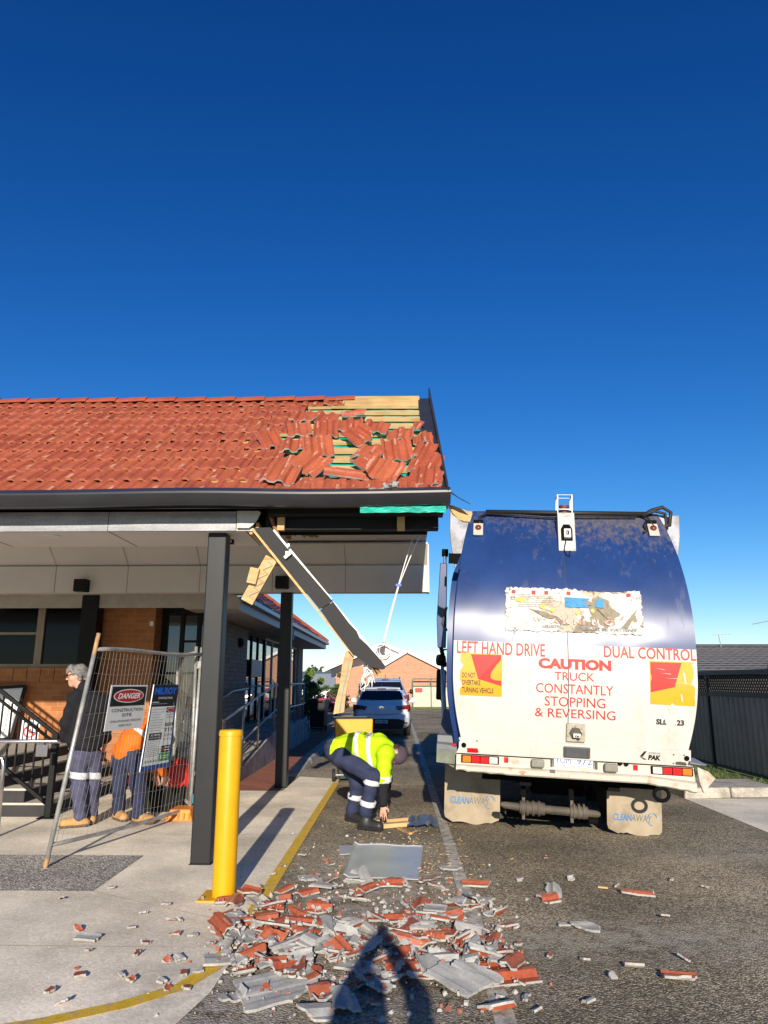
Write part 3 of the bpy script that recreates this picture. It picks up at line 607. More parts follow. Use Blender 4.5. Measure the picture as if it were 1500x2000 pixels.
# ------------------------------------------------------------------ steps and rails at the entrance
stp = MB(); sx = -4.28
for i in range(4):
    stp.box((-9, 9.36, .165*i+(.001 if i else -.02)), (sx-.3*i, 12.55, .165*(i+1)-.03), 1); stp.box((-9, 9.35, .165*(i+1)-.029), (sx-.3*i+.02, 12.56, .165*(i+1)))
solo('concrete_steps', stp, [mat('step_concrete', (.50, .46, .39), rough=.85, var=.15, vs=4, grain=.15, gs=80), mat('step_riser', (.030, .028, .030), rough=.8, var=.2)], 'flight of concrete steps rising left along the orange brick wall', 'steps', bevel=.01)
ns_ = MB()
bal = thing('stair_balustrade', (-4.22, 9.3, 0), 'black steel balustrade sloping up beside the entrance steps', 'balustrade')
part('post', MB().box((-4.265, 9.26, .005), (-4.195, 9.33, .98)), black_m, bal, bevel=.005); part('base_plate', MB().box((-4.33, 9.2, .005), (-4.13, 9.39, .017)), black_m, bal)
sl_ = .70
def bz(x, h): return h+(-4.23-x)*sl_
part('top_rail', MB().bar((-4.2, 9.295, .95), (-6.6, 9.295, bz(-6.6, .95)), .05, .045), black_m, bal, bevel=.008)
part('hand_rail', MB().tube([(-4.15, 9.22, .84), (-6.6, 9.22, bz(-6.6, .86))], .02, 8), black_m, bal, smooth=True)
part('bottom_rail', MB().bar((-4.266, 9.295, .17), (-6.6, 9.295, bz(-6.6, .17)), .045, .04), black_m, bal)
for i in range(19):
    x = -4.36-i*.115; part('baluster', MB().box((x-.009, 9.286, bz(x, .19)), (x+.009, 9.304, bz(x, .93))), black_m, bal)
for i in range(3):
    x = -4.5-i*.7; part('rail_bracket', MB().tube([(x, 9.285, bz(x, .80)), (x, 9.22, bz(x, .81)), (x, 9.22, bz(x, .84))], .008, 6), black_m, bal)
ste = mat('stainless_steel', (.55, .55, .56), rough=.22, metal=1., var=.08)
hl = thing('entry_handrail', (-4.6, 8.8, 0), 'horizontal stainless handrail the man in the black jacket leans on', 'handrail')
part('rail', MB().tube([(-5.6, 8.8, 0.005), (-5.6, 8.8, .85), (-5.57, 8.8, .90), (-5.5, 8.8, .925), (-4.0, 8.8, .925), (-3.93, 8.83, .92), (-3.92, 8.92, .915), (-4.19, 9.29, .90)], .023, 10), ste, hl, smooth=True)
a = at(80, 1467, 8.78); part('lock_plate', MB().box((a.x-.07, 8.79, a.z-.065), (a.x+.07, 8.815, a.z+.07)), mat('lock_grey', (.14, .14, .15), rough=.5, metal=.5), hl, bevel=.006)
solo('rail_hoop', MB().tube([(-5.3, 8.2, .005), (-5.3, 8.2, .76), (-5.24, 8.2, .82), (-4.36, 8.2, .82), (-4.29, 8.2, .79), (-4.27, 8.2, .72), (-4.26, 8.2, .005)], .024, 10), ste, 'bent stainless rail hoop in front of the black balustrade', 'handrail', smooth=True)
wb = thing('notice_board', (-6.5, 12.3, .66), 'white board in a black frame leaning behind the balustrade', 'notice board')
q = [at(-60, 1452, 12.35), at(22, 1442, 12.35), at(50, 1340, 12.5), at(-45, 1346, 12.5)]
mb = MB(); mb.prism(q, (0, .02, 0)); part('panel', mb, white_board, wb)
mb = MB()
for i in range(4): mb.bar(q[i]+V((0, -.012, 0)), q[(i+1) % 4]+V((0, -.012, 0)), .05, .03, up=(0, -1, 0))
part('frame', mb, black_m, wb)
sign_white = mat('sign_white', (.80, .80, .80), rough=.45, var=.03); red_ink = mat('red_ink', (.62, .025, .03), rough=.5, var=.08); black_ink = mat('black_ink', (.012, .012, .013), rough=.5)
fn0 = bilin(at(38, 1448, 9.42), at(74, 1446, 9.42), at(80, 1407, 9.42), at(44, 1405, 9.42))
ps = thing('prohibition_sign', fn0(.5, 0), 'white sign with a red circle and slash behind the black balusters', 'sign')
mb = MB(); mb.prism([fn0(0, 0), fn0(1, 0), fn0(1, 1), fn0(0, 1)], (0, .006, 0)); part('panel', mb, sign_white, ps)
f_ = bilin(*[fn0(*u)+V((0, -.003, 0)) for u in ((0, 0), (1, 0), (1, 1), (0, 1))])
mb = MB(); disc(mb, f_, .5, .45, .36, .30, 0, r0=.8); mb.add([f_(.22, .60), f_(.28, .65), f_(.78, .30), f_(.72, .25)], [(0, 1, 2, 3)][:1], 0); rect(mb, f_, .12, .86, .35, .90, 1); rect(mb, f_, .47, .34, .53, .58, 1); part('symbol', mb, [red_ink, black_ink], ps)

# ------------------------------------------------------------------ temporary fence and its signs
P0 = gz(88, 1697); P1 = at(193, 1237, 7.25)
BL = P0.lerp(P1, .09); TL = P0.lerp(P1, .925); BR = at(371, 1578, 9.4); TR = at(393, 1279, 9.6)
Q0 = BR+(BR-TR)*.06; Q0.z = .005; Q1 = TR+(TR-BR)*.05
fn_n = (TR-TL).cross(BL-TL).normalized()
galv2 = mat('fence_tube', (.40, .40, .38), rough=.5, metal=.5, var=.3, vs=10, dirt=((.34, .25, .16), 6, .55, .75))
wire_m = mat('fence_wire', (.34, .32, .28), rough=.5, metal=.4, var=.2)
rust = mat('rusty_tip', (.42, .25, .12), rough=.8, var=.3, vs=20)
fp = thing('temporary_fence', P0, 'leaning galvanised temporary fence panel of wire mesh carrying two signs', 'fence')
part('pole', MB().tube([P0, P0.lerp(P1, .04)], .022, 10, 1).tube([P0.lerp(P1, .041), P0.lerp(P1, .90)], .021, 10).tube([P0.lerp(P1, .901), P1], .021, 10, 1), [galv2, rust], fp, smooth=True)
part('pole', MB().tube([Q0, Q1], .021, 10), galv2, fp, smooth=True)
def ft(u, t): return BL.lerp(BR, u).lerp(TL.lerp(TR, u), t)
part('top_rail', MB().tube([ft(u, 1)+V((0, 0, .012*math.sin(u*7))) for u in np.linspace(0, 1, 9)], .02, 8), galv2, fp, smooth=True)
part('bottom_rail', MB().tube([ft(u, 0)+V((0, 0, -.02*math.sin(u*3.14))) for u in np.linspace(0, 1, 9)], .02, 8), galv2, fp, smooth=True)
wm = MB(); rr = random.Random(21)
for i in range(1, 34):
    u = i/34; wob = rr.gauss(0, .002); pts = [ft(min(1, u+wob*math.sin(t*5+i)+.012*math.sin(t*4)*math.sin(u*9)), t)+fn_n*.008*math.sin(u*11+t*4) for t in np.linspace(.0, 1., 9)]
    wm.tube(pts, .0015, 4, cap=False)
for t in (.06, .16, .28, .40, .52, .64, .76, .86, .95):
    wm.tube([ft(u, t+.006*math.sin(u*14+t*9))+fn_n*.008*math.sin(u*11+t*4) for u in np.linspace(0, 1, 19)], .0015, 4, cap=False)
part('wire_mesh', wm, wire_m, fp)
part('clamp', MB().bar(ft(.985, .93), ft(1.02, .93), .05, .09), galv2, fp)
def psign(px4, off): return [onplane(x, y, TL-fn_n*off, fn_n) for x, y in px4]
if fn_n.y > 0: fn_n = -fn_n
sgn = -1
c4 = psign([(203, 1429), (277, 1421), (289, 1338), (218, 1338)], -.03)
f0 = bilin(*c4)
ds = thing('danger_sign', f0(.5, 0), 'black and white danger construction site sign with a red oval, wired to the fence mesh', 'sign')
nn = fn_n*.004
part('panel', MB().prism(c4, -nn), mat('sign_sheet', (.74, .75, .75), rough=.35, var=.04), ds)
f1 = bilin(*[p+fn_n*.002 for p in c4]); f2 = bilin(*[p+fn_n*.0035 for p in c4]); f3 = bilin(*[p+fn_n*.005 for p in c4])
f4 = bilin(*[p+fn_n*.0065 for p in c4])
sred = mat('sign_red', (.50, .02, .025), rough=.4, var=.05)
mb = MB(); rect(mb, f1, .035, .53, .965, .965, 0); disc(mb, f2, .5, .755, .41, .155, 1); disc(mb, f3, .5, .755, .385, .135, 2)
text(mb, 'DANGER', .20, .69, .80, .82, f4, 1, bold=.035, slant=.25)
text(mb, 'CONSTRUCTION', .10, .405, .93, .475, f2, 0, bold=.0); text(mb, 'SITE', .38, .295, .64, .365, f2, 0); text(mb, 'UNAUTHORISED PERSONS', .10, .175, .92, .22, f2, 0); text(mb, 'KEEP OUT', .34, .075, .68, .12, f2, 0)
part('lettering', mb, [black_ink, sign_white, sred], ds)
c4 = psign([(272, 1508), (331, 1497), (349, 1337), (300, 1337)], -.035)
f0 = bilin(*c4); ms = thing('contractor_sign', f0(.5, 0), 'tall blue and black site notice board headed MILROY, wired beside the danger sign', 'sign')
sblue = mat('sign_blue', (.015, .075, .32), rough=.4); sgreen = mat('sign_green', (.03, .26, .06), rough=.45); sgrey = mat('sign_greyink', (.25, .26, .27), rough=.6); lblue = mat('logo_blue', (.02, .13, .62), rough=.4)
part('panel', MB().prism(c4, -nn), sblue, ms)
part('edge_strip', MB().tube([c4[0]+fn_n*.004, c4[3]+fn_n*.004], .006, 6), white_board, ms)
f1 = bilin(*[p+fn_n*.002 for p in c4]); f2 = bilin(*[p+fn_n*.0035 for p in c4]); f3 = bilin(*[p+fn_n*.005 for p in c4]); f4 = bilin(*[p+fn_n*.0065 for p in c4])
mb = MB(); rect(mb, f1, .02, .74, .98, .995, 0); rect(mb, f1, .06, .055, .94, .735, 1)
text(mb, 'MILROY', .08, .88, .94, .965, f2, 2, bold=.05, slant=.1); text(mb, 'CONSTRUCTIONS', .25, .825, .8, .85, f2, 1, bold=.01)
rect(mb, f2, .05, .785, .30, .793, 1); rect(mb, f2, .05, .765, .62, .773, 3)
rect(mb, f2, .62, .66, .93, .72, 0); disc(mb, f3, .775, .69, .13, .024, 1); disc(mb, f4, .775, .69, .115, .019, 4)
rr = random.Random(2)
for k in range(9): y = .70-k*.031; rect(mb, f2, .10, y, .10+rr.uniform(.3, .46), y+.004, 3)
for k in range(2): rect(mb, f2, .64, .63-k*.03, .92, .637-k*.03, 3)
rect(mb, f2, .64, .50, .93, .535, 0); text(mb, 'IMPORTANT', .67, .508, .90, .527, f3, 1, bold=.02)
rect(mb, f2, .12, .345, .56, .425, 0); text(mb, 'ALL VISITORS', .17, .39, .51, .413, f3, 1, bold=.03); text(mb, 'REPORT TO SITE OFFICE', .15, .358, .53, .378, f3, 1)
for k in range(9): y = .325-k*.021; rect(mb, f2, .10, y, .54+rr.uniform(-.1, 0), y+.0045, 3)
for k in range(3):
    cx = .69+k*.10
    disc(mb, f2, cx, .465, .022, .012, 0, 10); rect(mb, f2, cx-.016, .43, cx+.016, .452, 0); disc(mb, f2, cx, .39, .036, .018, 3, 14, r0=.6); disc(mb, f2, cx, .34, .03, .012, 3, 14, r0=.6)
rect(mb, f2, .60, .185, .93, .265, 0); disc(mb, f3, .66, .225, .03, .02, 4, 10); rect(mb, f3, .71, .235, .90, .247, 1); rect(mb, f3, .71, .205, .90, .217, 1)
rect(mb, f2, .56, .085, .93, .178, 5); rect(mb, f3, .70, .14, .9, .15, 1); rect(mb, f3, .70, .115, .86, .125, 1); rect(mb, f3, .60, .11, .66, .16, 1)
for k in range(5): disc(mb, f2, .14+k*.085, .10, .03, .016, 3, 10)
part('lettering', mb, [black_ink, mat('sign_pale', (.70, .73, .74), rough=.5), lblue, sgrey, sred, sgreen], ms)
fp2 = thing('temporary_fence', (Q0.x-.02, Q0.y+.3, 0), 'second wire fence panel seen edge-on behind the front charcoal pillar', 'fence')
A0 = Q0+V((-.03, .12, 0)); A1 = V((-3.25, 11.0, .0))
def f2_(u, t): return A0.lerp(A1, u)+V((-.05*t, .05*t, .12+1.85*t))
part('pole', MB().tube([f2_(0, -.06), f2_(0, 1.04)], .021, 8), galv2, fp2, smooth=True); part('pole', MB().tube([f2_(1, -.06), f2_(1, 1.04)], .021, 8), galv2, fp2, smooth=True)
part('top_rail', MB().tube([f2_(0, 1), f2_(1, 1)], .02, 8), galv2, fp2, smooth=True); part('bottom_rail', MB().tube([f2_(0, 0), f2_(1, 0)], .02, 8), galv2, fp2, smooth=True)
wm = MB()
for i in range(1, 26): wm.tube([f2_(i/26, 0), f2_(i/26, 1)], .0015, 4, cap=False)
for t in (.1, .3, .5, .7, .9): wm.tube([f2_(0, t), f2_(1, t)], .0015, 4, cap=False)
part('wire_mesh', wm, wire_m, fp2)
# fence foot, tools and gear against the fence
fo = MB(); c = gz(353, 1602); o_ = c
fo.hexa([(c.x-.16, c.y-.10, .005), (c.x+.16, c.y-.10, .005), (c.x+.16, c.y+.30, .005), (c.x-.16, c.y+.30, .005), (c.x-.12, c.y-.06, .13), (c.x+.12, c.y-.06, .13), (c.x+.12, c.y+.26, .13), (c.x-.12, c.y+.26, .13)])
for k in range(5): fo.box((c.x-.15+k*.065, c.y-.113, .02), (c.x-.125+k*.065, c.y-.09, .10))
solo('fence_foot', fo, mat('orange_plastic', (.75, .22, .02), rough=.5, var=.15), 'orange plastic fence foot on the concrete beside the front pillar', 'fence foot', bevel=.02)
gear = mat('green_canvas', (.010, .011, .009), rough=.8, spec=.15, var=.35, vs=9); redbag = mat('red_plastic', (.62, .02, .015), rough=.5, var=.18, vs=9); teal = mat('teal_nylon', (.005, .23, .28), rough=.55, var=.25, vs=10)
c = gz(312, 1590); mb = MB()
mb.box((c.x-.28, c.y+.12, .005), (c.x+.24, c.y+.5, .30)); mb.box((c.x-.30, c.y+.10, .30), (c.x+.26, c.y+.52, .36)); mb.tube([(c.x-.1, c.y+.3, .36), (c.x-.1, c.y+.3, .43), (c.x+.1, c.y+.3, .43), (c.x+.1, c.y+.3, .36)], .014, 6)
solo('tool_box', mb, gear, 'dark olive tool box on the concrete behind the fence mesh', 'tool box', bevel=.02)
for (pxl, pyb, pyt, sz, nm, lb) in ((346, 1538, 1484, .36, 'red_bag', 'larger red bag lying on the tool box behind the fence'), (250, 1531, 1516, .10, 'red_bag', 'small red bag on the steps between the legs of the stooping worker')):
    yb = 9.72 if sz > .2 else 9.85
    c = at(pxl, pyb, yb); h = at(pxl, pyt, yb).z-c.z; mb = MB(); rows = []; rr = random.Random(int(pxl))
    for j in range(9):
        t = j/8; r_ = math.sin(math.pi*(.18+.74*t))**.6
        rows.append([(c.x+math.cos(a_)*sz*.42*r_*(1+.12*math.sin(3*a_+j)), yb+.05+math.sin(a_)*sz*.3*r_*(1+.1*math.sin(2*a_+j*2)), c.z+h*t+.02*math.sin(4*a_)*t) for a_ in np.linspace(0, 2*math.pi, 17)])
    mb.grid(rows); mb.add(rows[0][:-1], [list(range(16))[::-1]]); mb.add(rows[-1][:-1], [list(range(16))])
    solo(nm, mb, redbag, lb, 'bag', smooth=True)
solo('storage_crate', (lambda c: MB().box((c.x-.2, c.y-.17, .36), (c.x+.2, c.y+.17, .40)).box((c.x-.2, c.y-.17, .40), (c.x-.17, c.y+.17, .58)).box((c.x+.17, c.y-.17, .40), (c.x+.2, c.y+.17, .58)).box((c.x-.17, c.y+.14, .40), (c.x+.17, c.y+.17, .58)).box((c.x-.17, c.y-.17, .40), (c.x+.17, c.y-.14, .58)))(gz(306, 1590)+V((.0, .31, 0))), mat('dark_crate', (.03, .022, .02), rough=.7), 'dark open crate stacked on the olive tool box', 'crate', bevel=.008)
b0 = gz(364, 1574); b1 = at(374, 1452, b0.y+.12); br_ = thing('teal_broom', b0, 'teal broom standing bristles down behind the pillar and fence', 'broom')
mb = MB(); rows = []
for j in range(7):
    t = j/6; wv = .19*(1-t)+.055*t
    rows.append([b0.lerp(b1, t*.42)+V((math.cos(a_)*wv, math.sin(a_)*wv*.5, 0)) for a_ in np.linspace(0, 2*math.pi, 15)])
mb.grid(rows); part('bristles', mb, teal, br_, smooth=True); part('handle', MB().tube([b0.lerp(b1, .4), b1], .022, 8), mat('teal_dark', (.004, .09, .11), rough=.5), br_, smooth=True)
part('grip', MB().tube([b1, b1+V((.03, .0, .12))], .035, 8), black_m, br_, smooth=True)
pb = thing('pole_bundle', (-2.75, 10.3, 0), 'bundle of pale poles standing upright behind the fence beside the pillar', 'poles')
for k in range(3):
    a = gz(352+k*7, 1566)+V((0, .7+k*.1, 0)); part('pole', MB().tube([a, a+V((.05+.03*k, .28, 1.62+.1*k))], .026, 8), [mat('pale_pole', (.62, .60, .55), rough=.5)], pb, smooth=True)

# ------------------------------------------------------------------ yellow bollard
bo = thing('yellow_bollard', (-1.342, 6.05, 0), 'yellow painted steel bollard standing in front of the charcoal pillar', 'bollard')
yp_ = mat('yellow_paint', (.66, .345, .0015), rough=.42, spec=.45, var=.07, vs=4, dirt=((.30, .19, .06), 7, .64, .80, (1, 1, .5)))
part('tube', MB().lathe((-1.342, 6.05, .012), [(.089, 0), (.089, 1.155), (.087, 1.17)], 32).lathe((-1.342, 6.05, 1.182), [(.094, 0), (.094, .03), (.085, .045), (.0, .052)], 32), yp_, bo, auto=40)
part('base_plate', MB().box((-1.342-.17, 6.05-.15, .004), (-1.342+.17, 6.05+.15, .014)), yp_, bo, bevel=.003)
for dx in (-.135, .135): part('anchor_bolt', MB().cyl((-1.342+dx, 5.95, .014), (-1.342+dx, 5.95, .035), .012, 6), galv, bo)

# ------------------------------------------------------------------ boundary fence on the right
fence_dk = mat('fence_dark', (.30, .285, .24), rough=.55, var=.15, vs=2, dirt=((.36, .33, .26), 2, .5, .8)); fence_post = mat('fence_post', (.010, .011, .011), rough=.5)
bf = thing('boundary_fence', (5.76, 20, 0), 'tall dark corrugated steel boundary fence with a lattice top beside the truck', 'fence')
FX = 5.76; ys = [11.62+2.42*i for i in range(14)]
def corr(mb, x, y0, y1, z0, z1, m=0, pitch=.19, amp=.018):
    n = max(4, int((y1-y0)/pitch*8)); r0, r1 = [], []
    for i in range(n+1):
        y = y0+(y1-y0)*i/n; ph = ((y-y0)/pitch) % 1; dx = amp*(1 if ph < .34 else (1-(ph-.34)/.16*2 if ph < .5 else (-1 if ph < .84 else -1+(ph-.84)/.16*2)))
        r0.append((x+dx, y, z0)); r1.append((x+dx, y, z1))
    mb.grid([r0, r1], m, flip=True)
lean = .0
for i, y in enumerate(ys):
    part('post', MB().box((FX-.03, y-.03, -.05), (FX+.03, y+.03, 1.80 if i else 1.86)), fence_post, bf)
    if i == len(ys)-1: break
    y1 = ys[i+1]; mb = MB(); corr(mb, FX, y+.035, y1-.035, .16, 1.36); part('corrugated_sheet', mb, fence_dk, bf)
    for za, zb in ((1.352, 1.43), (1.725, 1.80), (.12, .168)): part('rail', MB().box((FX-.025, y+.032, za), (FX+.025, y1-.032, zb)), fence_post, bf)
    mb = MB(); N = int((y1-y-.07)/.085)
    for k in range(-3, N):
        for s_ in (1, -1):
            ya = y+.035+k*.085; za, zb = (1.43, 1.725) if s_ > 0 else (1.725, 1.43); yb = ya+.27
            t0 = max(0, (y+.035-ya)/.27); t1 = min(1, (y1-.035-ya)/.27)
            if t1 > t0: mb.bar((FX+.004*s_, ya+.27*t0, za+(zb-za)*t0), (FX+.004*s_, ya+.27*t1, za+(zb-za)*t1), .006, .018, up=(1, 0, 0))
    part('lattice', mb, fence_post, bf)
# neighbour house behind it
nh = thing('tiled_roof_house', (20, 40, 0), 'low house with a dark grey tiled roof behind the boundary fence', 'house')
mb = MB(); dk = mat('dark_roof_tile', (.055, .055, .06), rough=.6, var=.25, vs=4); hy0, hy1, hz0, hz1 = 33.6, 40.2, 2.0, 3.42
for c in range(12):
    t0, t1 = c/12, (c+1)/12; a = (hy0+(hy1-hy0)*t0, hz0+(hz1-hz0)*t0); b = (hy0+(hy1-hy0)*t1, hz0+(hz1-hz0)*t1)
    n = 120; xs_r = [10.5+27*i/n for i in range(n+1)]
    mb.grid([[(x, a[0], a[1]+.07+.02*(i % 2)+rnd.gauss(0, .006)) for i, x in enumerate(xs_r)], [(x, b[0]+.05, b[1]+.02) for i, x in enumerate(xs_r)]]); mb.grid([[(x, a[0], a[1]-.01) for x in xs_r], [(x, a[0], a[1]+.07+.02*(i % 2)) for i, x in enumerate(xs_r)]])
mb.add([(10.5, hy1, hz1+.02), (37.5, hy1, hz1+.02), (37.5, 47, hz0), (10.5, 47, hz0)], [(0, 1, 2, 3)])
part('roof', mb, dk, nh); part('ridge_cap', MB().tube([(10.4, hy1, hz1+.06), (37.6, hy1, hz1+.06)], .11, 8), dk, nh)
part('wall', MB().box((11, hy0+.5, -.05), (37, 46.5, hz0+.05)), mat('dark_render', (.07, .06, .05), rough=.9), nh); part('gutter', MB().bar((10.4, hy0-.05, hz0), (37.6, hy0-.05, hz0), .12, .12), fence_post, nh)
mb = MB(); a = at(1403, 1240, 39.9); mb.tube([(a.x+.1, 39.9, hz1-.1), (a.x, 39.9, a.z)], .02, 6); mb.bar((a.x-.25, 39.9, a.z), (a.x+.6, 39.9, a.z-.02), .025, .025)
for k in range(5): mb.bar((a.x-.2+k*.18, 39.6, a.z), (a.x-.2+k*.18, 40.2, a.z), .012, .012)
mb.tube([at(1470, 1219, 39.9), at(1500, 1213, 39.9), at(1560, 1205, 39.9)], .02, 5); mb.tube([at(1560, 1205, 39.9), at(1560, 1278, 39.9)], .02, 5)
part('tv_aerial', mb, galv, nh)

# ------------------------------------------------------------------ gable house across the end of the drive
gh = thing('gable_house', (-.5, 48, 0), 'orange brick house with white barge boards closing the end of the drive', 'house')
brick_far = brick_mat('far_brick', (.50, .26, .155), (.44, .22, .125), (.52, .40, .30)); GYH = 47.2
eL, ap1, eR = at(637, 1312, GYH), at(795, 1272, GYH), at(882, 1315, GYH)
mid = at(748, 1300, GYH); ap2 = at(753, 1260, GYH+1.6); eR2 = at(850, 1304, GYH+1.6); eL2 = at(635, 1311, GYH+1.6)
wx0, wx1 = at(656, 1350, GYH).x, at(868, 1350, GYH).x
def ztop(x, pts):
    for a, b in zip(pts, pts[1:]):
        if a.x <= x <= b.x: return a.z+(b.z-a.z)*(x-a.x)/(b.x-a.x)
    return pts[-1].z
mb = MB(); right = [mid, ap1, eR]
mb.prism([(mid.x, GYH, -.06), (wx1+.3, GYH, -.06), (wx1+.3, GYH, ztop(wx1+.3, right)-.04), (ap1.x, GYH, ap1.z-.1), (mid.x, GYH, mid.z-.1)], (0, 9, 0))
mb.prism([(wx0, GYH+.05, -.06), (mid.x-.002, GYH+.05, -.06), (mid.x-.002, GYH+.05, 2.75), (wx0+1.2, GYH+.05, 2.55), (wx0, GYH+.05, 2.1)], (0, 9, 0)); part('wall', mb, brick_far, gh)
mb = MB(); mb.prism([(eL2.x+.4, GYH+1.6, 1.9), (eR2.x, GYH+1.6, 1.9), (eR2.x, GYH+1.6, eR2.z), (ap2.x, GYH+1.6, ap2.z-.05), (eL2.x+.4, GYH+1.6, eL2.z+.1)], (0, .2, 0)); part('gable_infill', mb, white_board, gh)
wbd = mat('white_barge', (.80, .79, .76), rough=.5)
mb = MB()
for (a, b, y) in ((mid, ap1, GYH-.25), (ap1, eR, GYH-.25), (eL2, ap2, GYH-.22), (ap2, eR2, GYH+1.3)):
    mb.bar((a.x, y, a.z+.02), (b.x, y, b.z+.02), .04, .22, up=(0, 0, 1))
part('barge_board', mb, wbd, gh)
mb = MB()
for (a, b, y0, y1) in ((mid, ap1, GYH-.3, GYH+11), (ap1, eR, GYH-.3, GYH+11), (eL2, ap2, GYH-.26, GYH+12), (ap2, eR2, GYH+1.2, GYH+12)):
    mb.add([(a.x, y0, a.z+.15), (b.x, y0, b.z+.15), (b.x, y1, b.z+.15), (a.x, y1, a.z+.15), (a.x, y0, a.z+.11), (b.x, y0, b.z+.11), (b.x, y1, b.z+.11), (a.x, y1, a.z+.11)], [(0, 1, 2, 3), (7, 6, 5, 4), (0, 4, 5, 1)])
part('roof', mb, grey_sheet, gh)
ww = at(713, 1348, GYH+.03); fmw = MB(); fmw.box((ww.x-.45, GYH-.0, ww.z-.45), (ww.x+.45, GYH+.04, ww.z+.45)); wo = part('window', fmw, frame_tan, gh); part('pane', MB().box((ww.x-.4, GYH-.01, ww.z-.4), (ww.x+.4, GYH-.004, ww.z+.4)), dark_glass, wo)
mb = MB(); a = at(850, 1285, GYH+3); mb.tube([(a.x, a.y, 2.4), (a.x, a.y, a.z+.35)], .02, 5); mb.bar((a.x-.5, a.y, a.z+.3), (a.x+.5, a.y, a.z+.35), .03, .03); mb.bar((a.x-1.2, a.y, a.z-.2), (a.x+.9, a.y, a.z-.25), .02, .02); mb.bar((a.x-.3, a.y-.2, a.z+.33), (a.x-.3, a.y+.2, a.z+.33), .02, .02); part('tv_aerial', mb, galv, gh)
cg = thing('cream_gate', (1.9, 46.7, 0), 'cream corrugated steel gate in a green frame beside the gable house', 'gate')
g0, g1 = at(806, 1350, 46.7).x, 3.6; gzt = at(806, 1340, 46.7).z
mb = MB(); n = 160; mb.grid([[(g0+(g1-g0)*i/n, 46.7+.02*(1 if (i//4) % 2 else -1), 0.02) for i in range(n+1)], [(g0+(g1-g0)*i/n, 46.7+.02*(1 if (i//4) % 2 else -1), gzt) for i in range(n+1)]]); part('corrugated_sheet', mb, mat('cream_steel', (.55, .52, .40), rough=.55), cg)
gfm = mat('green_frame', (.03, .07, .04), rough=.5)
mb = MB(); z2 = at(806, 1326, 46.6).z
mb.bar((g0, 46.65, 0), (g0, 46.65, z2), .07, .07); xm = at(842, 1350, 46.6).x; mb.bar((xm, 46.65, 0), (xm, 46.65, z2), .06, .06); mb.bar((g0+.036, 46.65, z2), (g1, 46.65, z2), .06, .06); mb.bar((g0+.036, 46.64, gzt), (g1, 46.64, gzt), .05, .05); part('frame', mb, gfm, cg)
part('sign_plate', MB().box((g0+.15, 46.6, gzt-.35), (g0+.6, 46.63, gzt-.12)), redbag, cg)
solo('lawn', MB().box((-4, 46.62, -.03), (12, 47.19, .1)), grass, None, None, kind='structure')
# far roofs left
fr = thing('far_house', (-9.5, 78, 0), 'distant pale house with a grey roof left of the gable house', 'house')
a = at(633, 1333, 78); mb = MB(); mb.hexa([(a.x-3, 76, a.z-.6), (a.x+4, 76, a.z-.6), (a.x+4, 82, a.z-.6), (a.x-3, 82, a.z-.6), (a.x-1.8, 79, a.z+.9), (a.x+3, 79, a.z+.9), (a.x+3, 79.2, a.z+.9), (a.x-1.8, 79.2, a.z+.9)]); part('roof', mb, mat('far_roof_grey', (.25, .27, .29), rough=.6), fr); part('wall', MB().box((a.x-2.6, 76.3, -.05), (a.x+3.6, 81.7, a.z-.59)), white_board, fr)
hd = MB(); rr = random.Random(4); a0 = at(575, 1350, 27.5)
leaf_cloud(hd, (a0.x+.15, 28.2, .75), (.75, .5, .55), 900, .08, rr); hdt = thing('clipped_hedge', (a0.x+.15, 28.2, 0), 'dark hedge behind the wheelie bin at the end of the brick wing', 'hedge'); part('crown', hd, [leafC, leafB], hdt); part('trunk', MB().tube([(a0.x+.15, 28.2, -.05), (a0.x+.15, 28.2, .8)], .05, 6), bark, hdt)

